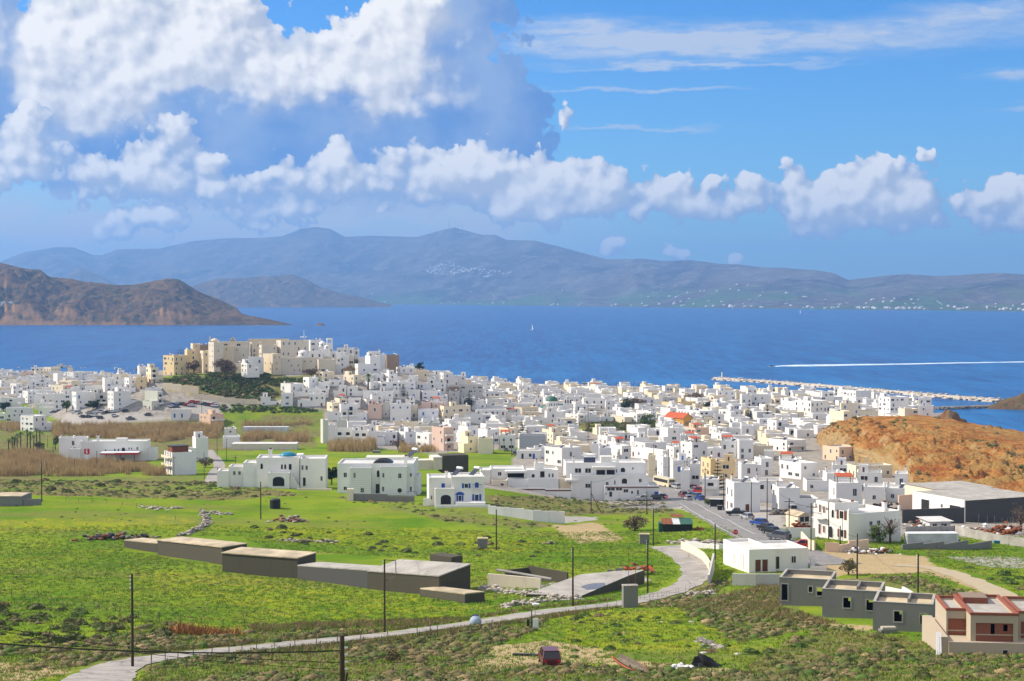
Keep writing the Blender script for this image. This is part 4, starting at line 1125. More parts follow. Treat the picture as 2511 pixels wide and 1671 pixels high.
# ------------------------------------------------------------------ buildings one can tell apart, each built on its own
class Tile:
    def __init__(s, ox, oy, sc): s.ox, s.oy, s.sc = ox, oy, sc
    def __call__(s, x, y): return s.ox + x / s.sc, s.oy + y / s.sc
TE2 = Tile(0, 1100, 2.745); TF2 = Tile(600, 1100, 2.745); TG2 = Tile(1200, 1200, 3.33); TH2 = Tile(1800, 1200, 3.3136)
TJ = Tile(0, 780, 3.6813); TK = Tile(600, 780, 3.6813); TI = Tile(1200, 880, 3.6813); TS = Tile(1440, 1080, 5.89); TG = Tile(1800, 880, 3.3136)
TD5 = Tile(780, 960, 5.89); TE5 = Tile(1100, 920, 5.89); TF5 = Tile(1440, 920, 5.89); TB5 = Tile(380, 810, 5.89); TC5 = Tile(720, 820, 5.89); TA5 = Tile(0, 880, 5.89)
OV = Tile(0, 0, 1 / 1.06579)

class Hero:
    """a building laid out in the coordinates of a picture tile, standing on the ground at an anchor pixel"""
    def __init__(s, name, label, cat, t, xa, ya, th=0.0, Y=None, group=None):
        s.t, s.xa, s.ya = t, xa, ya
        g = ghit(*t(xa, ya)) if Y is None else at(*t(xa, ya), Y)
        s.k = g.y / F / t.sc
        s.th = math.radians(th); s.u = g.x / g.y
        s.tilt = (CAM_H - g.z) / g.y
        s.root = empty(name, g, s.th, label, cat, group)
        PLAN.append((g.x, g.y, 6))
    def lx(s, x, d=0.0):
        c, n = math.cos(s.th), math.sin(s.th)
        return ((x - s.xa) * s.k + d * (n + s.u * c)) / (c - s.u * n)
    def lz(s, y, d=0.0): return (s.ya - y) * s.k - d * s.tilt
    def box(s, x0, x1, yt, d0, d1, mat='white', par=.4, roof='roof_white', z0=-2.5, part='walls', yb=None):
        a, b = s.lx(x0, d0), s.lx(x1, d0); z = s.lz(yt, d0)
        zb = z0 if yb is None else s.lz(yb, d0)
        mb = MB()
        if par > 0: boxhouse(mb, a, b, d0, d1, zb, z, par, .22)
        else: mb.box(a, b, d0, d1, zb, z)
        o = mb.build(part, mat, s.root)
        if par > 0: roofquad(o, a, b, d0, d1, z - par, roof, .22)
        return o
    def win(s, t, x0, x1, yt, yb, d=0.0):
        a, b = s.lx(x0, d), s.lx(x1, d); z0, z1 = s.lz(yb, d), s.lz(yt, d)
        return win_front(s.root, (a + b) / 2, z0, b - a, z1 - z0, t, d)
    def wins(s, d, rows):
        for r in rows: s.win(*r, d)
    def lwin(s, t, dpos, w, z0, h, x=None):
        return win_left(s.root, dpos, z0, w, h, t, 0.0 if x is None else s.lx(x))
    def bal(s, x0, x1, y, d=0.0, dep=1.1, mat='white', rail='iron'): balcony(s.root, s.lx(x0, d), s.lx(x1, d), s.lz(y, d), dep, d, mat, rail)
    def chim(s, x, y, d, sc=1.0): return mkobj('chimney', CHIM, s.root, (s.lx(x, d), d, s.lz(y, d)), 0, (sc, sc, sc))
    def mesh(s, name, mb, mats, smooth=False): return mb.build(name, mats, s.root, smooth)

# villa with the blue dome
h = Hero('villa', 'white villa with a turquoise dome and an arched porch above the green slope', 'house', TF2, 80, 262, 3)
h.box(80, 370, 62, 0, 9, 'white'); h.box(375, 545, 70, -1.2, 8, 'white'); h.box(-10, 80, 95, .6, 8, 'white'); h.box(-110, -10, 120, 1.5, 8, 'white'); h.box(-187, -110, 150, 1.0, 8, 'white')
h.box(160, 300, 165, -3.2, -.01, 'white', .7)
h.wins(0, [('a', 105, 126, 98, 138), ('a', 244, 260, 104, 140), ('a', 266, 283, 104, 140), ('G', 297, 319, 104, 146), ('d', 320, 336, 196, 216)])
h.wins(-1.2, [('d', 382, 398, 112, 148), ('d', 409, 427, 115, 148), ('G', 391, 413, 195, 258), ('d', 510, 527, 188, 222)])
h.win('A', 180, 275, 188, 255, -3.2)
h.wins(1.5, [('d', -80, -60, 150, 178), ('d', -45, -25, 150, 178)])
mb = MB(); r_ = 60 * h.k; mb.dome(h.lx(285), 4.0, h.lz(62), r_, r_ * .8, 30 * h.k, 0, 18, 6); h.mesh('dome', mb, 'dome_blue', True)
mb = MB(); mb.box(h.lx(345), h.lx(388), 3, 6, h.lz(62) - .4, h.lz(48)); h.mesh('roof_block', mb, 'white')
h.chim(175, 62, 2, 1.5)
mb = MB()
for i in range(10): mb.box(h.lx(312 + i * 6.2), h.lx(318 + i * 6.2), -1.8, -.3, -1, h.lz(165 + i * 9.5))
h.mesh('outside_stair', mb, 'white')
mb = MB(); mb.box(h.lx(370), h.lx(600), -7.5, -7.2, -3, h.lz(272, -7.5)); h.mesh('retaining_wall', mb, 'castle')

# big villa with the glazed roof lantern
h = Hero('villa', 'large white villa with a dark glass roof lantern and a round window', 'house', TF2, 625, 300, 0)
h.box(625, 1138, 100, 0, 12, 'white2'); h.box(710, 850, 130, -1.6, -.01, 'white2', .3); h.box(912, 1090, 122, -1.4, -.01, 'white2', .3); h.box(1138, 1182, 185, 1.5, 9, 'white2')
mb = MB()
for i in range(12): mb.box(h.lx(712, -1.6), h.lx(848, -1.6), -1.63, -1.605, h.lz(140 + i * 13, -1.6), h.lz(138.2 + i * 13, -1.6))
h.mesh('siding', mb, 'grey')
h.wins(0, [('d', 664, 691, 160, 196), ('a', 888, 911, 142, 192), ('d', 664, 691, 256, 282), ('G', 880, 911, 236, 306), ('d', 1112, 1128, 165, 190), ('d', 1112, 1128, 255, 290)])
h.wins(-1.6, [('d', 731, 748, 160, 200), ('d', 777, 806, 262, 298)])
h.wins(-1.4, [('d', 926, 941, 164, 198), ('d', 1031, 1057, 166, 202), ('d', 924, 940, 255, 292)])
mb = MB(); c_ = (h.lx(1043, -1.4), h.lz(283, -1.4)); mb.bar((c_[0], -1.46, c_[1]), (c_[0], -1.40, c_[1]), .75, 0, 16); mb.bar((c_[0], -1.48, c_[1]), (c_[0], -1.465, c_[1]), .55, 1, 16); h.mesh('window', mb, ['frame_white', 'glass'])
mb = MB()
lx0, lx1, zt, zb = h.lx(852), h.lx(990), h.lz(70, 5), h.lz(106, 5)
n = 9
arc = [(lx0 + (lx1 - lx0) * (.5 - .5 * math.cos(math.pi * i / n)), zb + (zt - zb) * math.sin(math.pi * i / n)) for i in range(n + 1)]
mb.prism(arc, 3.0, 8.0, 0)
h.mesh('roof_lantern', mb, 'glass')
mb = MB()
for i in range(n + 1): mb.bar((arc[i][0], 2.96, arc[i][1]), (arc[i][0], 8.04, arc[i][1]), .06)
for y_ in (2.97, 4.7, 6.4, 8.03):
    for i in range(n): mb.bar((arc[i][0], y_, arc[i][1] + .02), (arc[i + 1][0], y_, arc[i + 1][1] + .02), .06)
h.mesh('lantern_bars', mb, 'iron')
h.chim(1090, 100, 4, 1.3)
h.bal(1095, 1160, 312, -1.4 + 1.4, 1.4)
g2 = Hero('retaining_wall', 'grey rendered retaining wall stepping along the front of the lantern villa', 'wall', TF2, 735, 352, -4)
g2.box(735, 960, 305, 0, .4, 'concrete', 0); g2.box(960.5, 1142, 318, .05, .45, 'concrete', 0)
mb = MB(); mb.box(g2.lx(690), g2.lx(733), -.5, .7, -1.5, g2.lz(272)); g2.mesh('gate_pier', mb, 'castle')
# shed behind the lantern villa
h = Hero('outbuilding', 'long pale flat-roofed outbuilding with a solar panel behind the lantern villa', 'outbuilding', TF2, 750, 118, 2, 425)
h.box(815, 1120, 62, 0, 7, 'greygreen', 0); h.box(745, 815, 84, -.5, 6, 'white', 0); h.box(1120.5, 1168, 70, .6, 5, 'white2', 0)
mkobj('solar_heater', SOLAR, h.root, (h.lx(1130), 2, h.lz(62)), -.9, (1.6, 1.6, 1.6))
h = Hero('stone_barn', 'low stone barn with a pale roof and dark side wall in the meadow', 'barn', TF2, 1270, 118, 14, 440)
h.box(1270, 1330, 62, 0, 6, 'castle', 0, z0=-1); h.box(1330.5, 1508, 50, .2, 6.2, 'olive_render', 0, z0=-2); h.box(1165, 1269, 78, .5, 5, 'castle', 0, z0=-1)
mk('roof', [(h.lx(1266), -.3, h.lz(60)), (h.lx(1336), -.3, h.lz(60)), (h.lx(1336), 6.5, h.lz(58)), (h.lx(1266), 6.5, h.lz(58))], [(0, 1, 2, 3)], 'roof_white', h.root)

# the house with blue shutters
h = Hero('villa', 'small white villa with bright blue shutters and doors, lowest on the slope', 'house', TF2, 1240, 388, 6)
h.box(1390, 1618, 192, 0, 9, 'white'); h.box(1240, 1390, 196, .8, 9, 'white'); h.box(1282, 1412, 272, -1.6, -.01, 'white', .9)
h.wins(0, [('B', 1478, 1508, 238, 270), ('E', 1548, 1580, 230, 270), ('B', 1438, 1462, 318, 358), ('B', 1548, 1580, 312, 360)])
h.wins(.8, [('E', 1322, 1351, 232, 272), ('d', 1252, 1263, 315, 346)])
h.win('A', 1312, 1396, 310, 378, -1.6)
mb = MB(); c_ = h.lx(1450), h.lz(316)
mb.prism([(c_[0] + 1.0 * math.cos(math.pi * i / 8), c_[1] + .7 * math.sin(math.pi * i / 8)) for i in range(9)], -.06, -.005); h.mesh('blue_arch', mb, 'shutter_blue')
h.bal(1530, 1600, 272, 0, .8, 'white')
mb = MB(); mb.box(h.lx(1282, -3), h.lx(1650, -3), -3.6, -3.3, -3, h.lz(382, -3)); mb.box(h.lx(1420, -3), h.lx(1620, -3), -3.29, -.02, -2, h.lz(368, -3)); mb.box(h.lx(1205), h.lx(1240), 0, .3, -2, h.lz(335)); h.mesh('terrace_wall', mb, 'white')
mkobj('solar_heater', SOLAR, h.root, (h.lx(1440), 3, h.lz(192)), -.9, (1.3, 1.3, 1.3)); mkobj('solar_heater', SOLAR, h.root, (h.lx(1560), 3, h.lz(192)), -.9, (1.3, 1.3, 1.3)); h.chim(1360, 196, 3)
# its long white wall running right
def pxwall(name, label, pts, hgt, thick, mat, cap=None, cat='wall', sink=1.0, steps=1, part='section'):
    """a wall through ground pixels; one section a part"""
    P = [ghit(*p_) for p_ in pts]
    root = empty(name, P[0], 0, label, cat)
    for i in range(len(P) - 1):
        for j in range(steps):
            a = P[i].lerp(P[i + 1], j / steps) - P[0]; b_ = P[i].lerp(P[i + 1], (j + 1) / steps) - P[0]
            d_ = Vector((b_.x - a.x, b_.y - a.y, 0)); L_ = d_.length; d_.normalize(); nn = Vector((-d_.y, d_.x, 0)) * thick / 2
            za = max(gz(a.x + P[0].x, a.y + P[0].y), gz(b_.x + P[0].x, b_.y + P[0].y)) - P[0].z + (hgt[i] if isinstance(hgt, (list, tuple)) else hgt)
            zb_ = min(a.z, b_.z) - sink
            a2, b2 = a + d_ * .003, b_ - d_ * .003
            V = [a2 - nn, b2 - nn, b2 + nn, a2 + nn]
            V = [(v.x, v.y, zb_) for v in V] + [(v.x, v.y, za) for v in V]
            mk(part, V, [(0, 3, 2, 1), (4, 5, 6, 7), (0, 1, 5, 4), (1, 2, 6, 5), (2, 3, 7, 6), (3, 0, 4, 7)], mat, root)
    return root
pxwall('boundary_wall', 'long white stepped wall running right from the blue-shuttered villa', [TI(-10, 1400), TI(130, 1420), TI(230, 1435), TI(400, 1462), TI(540, 1478), TI(680, 1490)], [1.7, 1.9, 2.0, 2.2, 2.4], .3, 'white2', steps=2)

# the long white block at the end of the street
h = Hero('apartment_block', 'long white block with arched openings, terraces and a striped front wall beside the street', 'building', TI, 740, 1258, 2)
h.box(740, 1440, 1052, 0, 8, 'white2', .4); h.box(690, 1425, 935, 5, 15, 'white', .4, z0=2); h.box(1440.5, 1530, 1150, -2, 8, 'white2', .3); h.box(1040, 1440, 1148, -1.8, -.01, 'white2', .2)
h.box(310, 620, 1000, 3, 12, 'white', .35); h.box(5, 308, 985, 5, 14, 'white', .35); h.box(160, 345, 1080, 1.5, 4.9, 'white2', .25); h.box(345.5, 625, 1078, .8, 2.99, 'white2', .25); h.box(20, 158, 1095, 1, 4.8, 'cream', .25)
h.box(630, 740, 1080, 2, 9, 'cream', .3); h.box(-90, 4, 1000, 4, 13, 'white', .3)
h.wins(5, [('g', 770, 832, 985, 1028), ('g', 864, 921, 985, 1028), ('o', 965, 1052, 1000, 1048), ('o', 1060, 1140, 1000, 1045), ('d', 1147, 1160, 992, 1028), ('A', 1188, 1236, 980, 1022), ('d', 1296, 1312, 978, 1000)])
h.wins(0, [('A', 1192, 1250, 1080, 1128), ('d', 1349, 1381, 1083, 1120), ('d', 1050, 1080, 1110, 1146), ('g', 865, 916, 1128, 1166), ('d', 1126, 1142, 1098, 1140)])
h.wins(-1.8, [('g', 1060, 1135, 1168, 1192), ('g', 1140, 1200, 1168, 1190), ('g', 1210, 1255, 1180, 1210), ('d', 1275, 1300, 1195, 1222), ('G', 1080, 1110, 1200, 1250), ('d', 1020 + 25, 1060, 1215, 1228)])
h.win('d', 1330, 1352, 1185, 1232, -1.8)
h.wins(5, [('d', 65, 105, 1015, 1052), ('o', 150, 330, 1028, 1076)]); h.wins(3, [('a', 375, 410, 1035, 1072), ('G', 452, 500, 1010, 1076), ('d', 530, 548, 1032, 1070), ('d', 560, 580, 1032, 1070)])
h.wins(.8, [('p', 425, 460, 1145, 1186), ('p', 485, 522, 1145, 1186), ('p', 552, 595, 1130, 1190)]); h.win('D', 95, 130, 1120, 1160, 1)
mb = MB(); mb.box(h.lx(932, 3.2), h.lx(1142, 3.2), 3.2, 5, h.lz(985, 3.2), h.lz(972, 3.2)); h.mesh('canopy', mb, 'white')
mb = MB(); mb.box(h.lx(140, 2.2), h.lx(336, 2.2), 2.2, 5, h.lz(1028, 2.2), h.lz(1010, 2.2)); h.mesh('canopy', mb, 'white')
mb = MB(); mb.box(h.lx(690, -.6), h.lx(805, -.6), -.6, 2, h.lz(1108, -.6), h.lz(1090, -.6)); h.mesh('canopy', mb, 'white')
mb = MB(); mb.box(h.lx(1045), h.lx(1528), -2.06, -2.003, h.lz(1160), h.lz(1152)); h.mesh('red_stripe', mb, 'shutter_brown')
mb = MB(); mb.box(h.lx(1490, -2.05), h.lx(1524, -2.05), -2.08, -2.02, h.lz(1240), h.lz(1196)); h.mesh('notice_board', mb, 'shutter_blue')
for x in (880, 905, 935): mkobj('solar_heater', SOLAR, h.root, (h.lx(x, 7), 7, h.lz(935, 7) + .1), -1.0 + x * .001, (1.3, 1.3, 1.3))
h.chim(760, 935, 7, 1.1); h.chim(1165, 935, 8, 1.1); h.chim(420, 960, 6, 1.2)
mb = MB(); mb.box(h.lx(400, 7), h.lx(485, 7), 7, 9, h.lz(1000, 7) - .4, h.lz(930, 7)); h.mesh('roof_hut', mb, 'white')
mb = MB(); mb.box(h.lx(1015, 7), h.lx(1115, 7), 8, 11, h.lz(935, 7) - .4, h.lz(880, 7)); h.mesh('roof_hut', mb, 'white')
for x0_, x1_, yt_ in ((-60, 40, 1150), (40.5, 170, 1156), (170.5, 505, 1166), (505.5, 738, 1176)):
    h.box(x0_, x1_, yt_, -3.2, -2.9, 'white', 0, part='front_wall'); mb = MB(); mb.box(h.lx(x0_, -3.2), h.lx(x1_, -3.2), -3.24, -3.203, h.lz(yt_ + 20, -3.2), h.lz(yt_ + 9, -3.2)); h.mesh('red_stripe', mb, 'shutter_brown')
# the plain house behind it
tile(1200, 880, 3.6813, [(495, 655, 985, 808, 7, 'W', 'f'), (985, 992, 1100, 805, 6, 'W', 'n'), (400, 406, 500, 800, 4, 'w')])

# house with balconies and brown shutters on the right
h = Hero('house', 'big white house with brown shutters, balconies and a raised roof block by the container', 'house', TH2, 930, 425, 27)
h.box(930, 1362, 202, 0, 10.5, 'white', .6)
L_ = 10.5
h.wins(0, [('d', 1096, 1128, 272, 308), ('d', 1159, 1193, 270, 304), ('r', 1262, 1298, 270, 320), ('d', 1120, 1140, 395, 425)])
h.bal(1080, 1216, 360, 0, 1.2, 'white')
for (t_, dp, w_, z0_, h_) in [('r', 8.4, .9, 4.3, 1.7), ('r', 7.2, .9, 4.3, 1.5), ('a', 4.6, .9, 3.9, 1.6), ('R', 2.0, 1.5, 3.9, 1.6), ('D', 8.5, .9, .2, 2.1), ('r', 7.2, .9, .6, 1.5), ('A', 5.2, 1.6, .1, 2.2), ('R', 1.9, 1.3, .5, 1.5)]: h.lwin(t_, dp, w_, z0_, h_)
mb = MB(); mb.box(-1.1, -.003, 6.4, 9.6, 3.35, 3.5); h.mesh('balcony', mb, 'white')
mb = MB(); mb.bar((-1.1, 6.4, 4.4), (-1.1, 9.6, 4.4), .04)
for i in range(12): mb.bar((-1.1, 6.4 + i * .29, 3.5), (-1.1, 6.4 + i * .29, 4.4), .02)
h.mesh('railing', mb, 'iron')
zt_ = h.lz(202)
mb = MB(); boxhouse(mb, .4, 6.0, 4.6, 10.2, zt_ - .62, zt_ + 1.5, .4, .2); h.mesh('roof_block', mb, 'white')
for (x, y) in ((.2, .2), (.2, 10.3), (h.lx(1362) - .2, .2), (h.lx(1362) - .2, 10.3)):
    mb = MB(); mb.box(x - .2, x + .2, y - .2, y + .2, zt_ - .1, zt_ + .7); mb.dome(x, y, zt_ + .7, .25, .25, .25, 0, 8, 3); h.mesh('corner_horn', mb, 'white')
h.chim(1230, 202, 4, 1.2); h.chim(960, 180, 6, 1.2)

# white house in the foreground
h = Hero('house', 'low white flat-roofed house with a brown double door, nearest the bend of the lane', 'house', TH2, 122, 681, 13)
h.box(122, 338, 490, 0, 11.5, 'white', .45, 'roof_white'); h.box(338.5, 608, 492, .55, 9, 'white', .35, 'roof_white')
h.win('D', 166, 222, 568, 681, 0); h.win('D', 223, 279, 568, 681, 0); h.wins(.55, [('G', 339, 372, 550, 662), ('d', 464, 511, 553, 616)])
h.lwin('p', 2.8, 1.0, .3, 2.3); h.lwin('p', 6.5, .8, .6, 1.4)
mb = MB(); mb.box(h.lx(612), h.lx(745), -.8, -.6, -2, h.lz(640)); mb.box(h.lx(655), h.lx(690), 1.2, 1.5, -2, h.lz(590)); mb.box(h.lx(610), h.lx(615), 1, 4, -2, h.lz(600)); mb.box(h.lx(520), h.lx(611), -.95, -.75, -2, h.lz(655)); h.mesh('terrace_wall', mb, 'white')
pxwall('garden_wall', 'grey white-washed wall in front of the low white house', [TH2(-14, 785), TH2(180, 787), TH2(372, 786)], 1.75, .3, 'grey', steps=2)
pxwall('garden_wall', 'cream stepped wall curving along the inside of the lane bend', [TG2(1570, 490), TG2(1630, 515), TG2(1690, 545), TG2(1745, 580), TG2(1780, 625), TG2(1800, 665)], 1.3, .3, 'cream', steps=3)
pxwall('garden_wall', 'low grey wall behind the lane bend, below the stone rubble', [TG2(1600, 478), TG2(1720, 482), TG2(1880, 492), TG2(2045, 492)], [1.1, .8, .9], .3, 'white2', steps=2)
pxwall('garden_wall', 'short grey wall with white piers at the corner of the lane bend', [TG2(1790, 790), TG2(1830, 660)], 1.6, .3, 'grey')

# bare concrete shells with see-through openings
def pierced(mb, x0, x1, y0, y1, z0, z1, holes, mid=0):
    """a wall slab cut by rectangular openings"""
    xs = sorted({x0, x1, *[v for h_ in holes for v in h_[:2]]}); zs = sorted({z0, z1, *[v for h_ in holes for v in h_[2:]]})
    for i in range(len(xs) - 1):
        j = 0
        while j < len(zs) - 1:
            cx_, cz_ = (xs[i] + xs[i + 1]) / 2, (zs[j] + zs[j + 1]) / 2
            if not any(a < cx_ < b_ and c_ < cz_ < d_ for a, b_, c_, d_ in holes):
                mb.box(xs[i], xs[i + 1], y0, y1, zs[j], zs[j + 1], mid)
            j += 1
def shell(label, t, xa, xb, yt, ya, L, th, opens, back, notch=None):
    h = Hero('concrete_shell', label, 'unfinished house', t, xa, ya, th, None, 'unfinished concrete houses in a row')
    W_ = h.lx(xb); H_ = h.lz(yt); T_ = .25
    rz = H_ - .55
    def hole(r): return (h.lx(r[0]), h.lx(r[1]), h.lz(r[3]), h.lz(r[2]))
    fr = MB(); pierced(fr, 0, W_, 0, T_, -2, H_, [hole(r) for r in opens]); h.mesh('front_wall', fr, 'concrete')
    bk = MB(); pierced(bk, 0, W_, L - T_, L, -2, H_, back(W_)); h.mesh('back_wall', bk, 'concrete')
    for x in (0, W_ - T_):
        e = MB(); pierced(e, x, x + T_, T_ + .002, L - T_ - .002, -2, H_, []); h.mesh('end_wall', e, 'concrete')
    r_ = MB(); r_.box(T_ + .002, W_ - T_ - .002, T_ + .002, L - T_ - .002, rz - .2, rz); h.mesh('roof', r_, 'roof_tan')
    f_ = MB(); f_.box(T_ + .002, W_ - T_ - .002, T_ + .002, L - T_ - .002, -2.0, .05); h.mesh('floor', f_, 'slab')
    c_ = MB(); c_.box(-.02, W_ + .02, -.02, T_ + .02, H_ + .003, H_ + .06); c_.box(-.02, W_ + .02, L - T_ - .02, L + .02, H_ + .003, H_ + .06); c_.box(-.02, T_ + .02, T_ + .023, L - T_ - .023, H_ + .003, H_ + .06); c_.box(W_ - T_ - .02, W_ + .02, T_ + .023, L - T_ - .023, H_ + .003, H_ + .06); h.mesh('coping', c_, 'slab')
    for r in opens:
        a, b_, z0_, z1_ = hole(r); m_ = MB(); w_ = .12
        m_.box(a - w_, a, -.03, -.003, z0_ - w_, z1_ + w_); m_.box(b_, b_ + w_, -.03, -.003, z0_ - w_, z1_ + w_); m_.box(a, b_, -.03, -.003, z1_, z1_ + w_)
        if z0_ > .5: m_.box(a, b_, -.03, -.003, z0_ - w_, z0_)
        h.mesh('opening_surround', m_, 'slab')
    if notch:
        n_ = MB(); n_.box(W_ * notch, W_ * notch + .25, L * .45, L - T_ - .005, rz + .002, H_ - .003); h.mesh('roof_upstand', n_, 'concrete')
    return h
bw = lambda z0, z1, *fr: (lambda W_: [(W_ * a, W_ * b_, z0, z1) for a, b_ in fr])
shell('grey concrete house shell with an open doorway, farthest left of the three', TH2, 367, 785, 715, 945, 6.5, -17, [(385, 435, 768, 900), (606, 634, 778, 822), (671, 714, 783, 847)], bw(.9, 2.1, (.05, .2), (.6, .75)))
shell('grey concrete house shell with two windows, middle of the three', TH2, 716, 1188, 808, 1042, 6.5, -17, [(887, 945, 870, 952), (1074, 1128, 880, 964)], bw(.9, 2.2, (.36, .55), (.72, .9)), .55)
shell('grey concrete house shell seen through its open window, nearest the brick house', TH2, 1128, 1612, 912, 1150, 6.5, -17, [(1300, 1363, 980, 1064), (1511, 1574, 990, 1077)], bw(.7, 2.3, (.38, .52), (.74, .96)), .55)
pxwall('low_wall', 'short grey wall behind the three concrete shells', [TH2(1235, 862), TH2(1370, 872), TH2(1450, 890)], .9, .25, 'white2')

# the brick house under construction
m, k, b = newmat('brickwork')
bt = k.n('ShaderNodeTexBrick'); k.link(k.vmath('MULTIPLY', objc(k), (1, 1, 1)), bt.inputs['Vector'])
mp = k.n('ShaderNodeMapping'); mp.inputs['Rotation'].default_value = (math.pi / 2, 0, 0); k.link(objc(k), mp.inputs[0]); k.link(mp.outputs[0], bt.inputs['Vector'])
bt.inputs['Color1'].default_value = (0.27, 0.065, 0.03, 1); bt.inputs['Color2'].default_value = (0.20, 0.05, 0.025, 1); bt.inputs['Mortar'].default_value = (0.22, 0.16, 0.12, 1)
bt.inputs['Scale'].default_value = 3.2; bt.inputs['Mortar Size'].default_value = 0.02
basecol(k, b, bt.outputs[0]); b.inputs['Roughness'].default_value = .95
plaster('frame_concrete', (0.42, 0.36, 0.28), .3, (.25, .2, .15))
h = Hero('brick_house', 'unfinished house of red brick panels in a pale concrete frame, at the right edge', 'unfinished house', TH2, 1745, 1335, -6)
h.box(1745, 2620, 1240, 0, 12, 'frame_concrete', 0, z0=-2, part='plinth')
def panel_bay(x0, x1, yt, yb, d, dep, px0, px1, pyt, pyb, holes=()):
    a, b_ = h.lx(x0, d), h.lx(x1, d); z0_, z1_ = h.lz(yb, d) + .004, h.lz(yt, d)
    pa, pb, pz0, pz1 = h.lx(px0, d), h.lx(px1, d), h.lz(pyb, d), h.lz(pyt, d)
    fr = MB(); pierced(fr, a, b_, d, d + .3, z0_, z1_, [(pa, pb, max(pz0, z0_ + .001), pz1)]); h.mesh('frame', fr, 'frame_concrete')
    w_ = MB(); pierced(w_, pa + .002, pb - .002, d + .1, d + .28, max(pz0, z0_) + .003, pz1 - .002, [(h.lx(q[0], d), h.lx(q[1], d), h.lz(q[3], d), h.lz(q[2], d)) for q in holes]); h.mesh('brick_panel', w_, 'brickwork')
    mid_ = (pz0 * .62 + pz1 * .38)
    l_ = MB(); l_.box(pa + .004, pb - .004, d + .07, d + .098, pz0 + (pz1 - pz0) * .36, pz0 + (pz1 - pz0) * .42); h.mesh('tie_beam', l_, 'frame_concrete')
    o_ = MB(); o_.box(a, a + .3, d + .302, d + dep, z0_, z1_); o_.box(b_ - .3, b_, d + .302, d + dep, z0_, z1_); o_.box(a + .302, b_ - .302, d + dep - .3, d + dep, z0_, z1_); h.mesh('frame', o_, 'frame_concrete')
    r_ = MB(); r_.box(a + .3, b_ - .3, d + .3, d + dep - .3, z1_ - .35, z1_ - .15); h.mesh('roof', r_, 'slab')
    p_ = MB(); p_.box(a - .05, b_ + .05, d - .05, d + .25, z1_ + .004, z1_ + .25); p_.box(a - .05, a + .25, d + .255, d + dep, z1_ + .004, z1_ + .25); p_.box(b_ - .25, b_ + .05, d + .255, d + dep, z1_ + .004, z1_ + .25); p_.box(a + .255, b_ - .255, d + dep - .3, d + dep, z1_ + .004, z1_ + .25); h.mesh('brick_parapet', p_, 'brickwork')
panel_bay(1722, 1898, 975, 1240, 3.2, 7, 1737, 1890, 1040, 1205)
panel_bay(1922, 2312, 1015, 1240, .6, 10, 1965, 2270, 1078, 1236, [(2088, 2121, 1086, 1178), (2190, 2226, 1090, 1146)])
panel_bay(2320, 2600, 990, 1240, 2.4, 8, 2338, 2560, 1055, 1236, [(2380, 2420, 1100, 1200)])
mb = MB(); mb.box(h.lx(1895, 5), h.lx(2110, 5), 7.5, 10.5, h.lz(975, 3.2) - .1, h.lz(975, 3.2) + .55); h.mesh('brick_parapet', mb, 'brickwork')
mb = MB(); mb.box(h.lx(1662), h.lx(1744), .3, 11, -2, h.lz(1205)); h.mesh('side_ramp', mb, 'frame_concrete')
h.win('o', 2182, 2226, 1295, 1338, 0)
for i in range(3):
    mb = MB(); mb.add([(h.lx(1622 + i * 17), -1.4, -.2), (h.lx(1634 + i * 17), -1.4, -.2), (h.lx(1655 + i * 14), .2, 2.0), (h.lx(1643 + i * 14), .2, 2.0), (h.lx(1622 + i * 17), -1.36, -.25), (h.lx(1634 + i * 17), -1.36, -.25), (h.lx(1655 + i * 14), .24, 1.95), (h.lx(1643 + i * 14), .24, 1.95)], [(0, 1, 2, 3), (7, 6, 5, 4), (0, 4, 5, 1), (1, 5, 6, 2), (2, 6, 7, 3), (3, 7, 4, 0)]); h.mesh('leaning_board', mb, 'frame_white')

# the row of low farm sheds across the field
def shed(label, pl, pr, topl, dep, mat, roof, rise=0.0, over=.0, topr=None):
    """front wall between two ground pixels; topl, topr: pixels of height at its ends"""
    A, B = ghit(*pl), ghit(*pr)
    d_ = Vector((B.x - A.x, B.y - A.y, 0)); W_ = d_.length; th_ = math.atan2(d_.y, d_.x)
    H_ = topl * A.y / F; HR = (topr or topl) * B.y / F + B.z - A.z
    z0_ = min(A.z, B.z) - A.z - 1.2
    root = empty('farm_shed', A, th_, label, 'shed', 'farm sheds in a row')
    mb = MB()
    V = [(0, 0, z0_), (W_, 0, z0_), (W_, dep, z0_), (0, dep, z0_), (0, 0, H_), (W_, 0, HR), (W_, dep, HR + rise), (0, dep, H_ + rise)]
    mb.add(V, [(0, 1, 5, 4), (1, 2, 6, 5), (2, 3, 7, 6), (3, 0, 4, 7), (4, 5, 6, 7)]); mb.build('walls', mat, root)
    r_ = MB(); o_ = over
    r_.add([(-o_, -o_, H_ + .004), (W_ + o_, -o_, HR + .004), (W_ + o_, dep + o_, HR + rise + .004), (-o_, dep + o_, H_ + rise + .004), (-o_, -o_, H_ + .16), (W_ + o_, -o_, HR + .16), (W_ + o_, dep + o_, HR + rise + .16), (-o_, dep + o_, H_ + rise + .16)],
           [(0, 3, 2, 1), (4, 5, 6, 7), (0, 1, 5, 4), (1, 2, 6, 5), (2, 3, 7, 6), (3, 0, 4, 7)])
    r_.build('roof', roof, root)
    return root, W_, HR
plain('roof_patchy', (0.42, 0.35, 0.24), .95, .4, .35)
shed('low olive shed with a tan roof, left end of the row in the field', (304, 1342), (386, 1356), 16, 4, 'olive_render', 'roof_patchy', 0, 0, 22)
r1, W1, H1 = shed('long olive shed with a patchy pale roof, second from the left', (386.3, 1361), (545, 1386), 35, 4.6, 'olive_render', 'roof_patchy', .2, .15, 43)
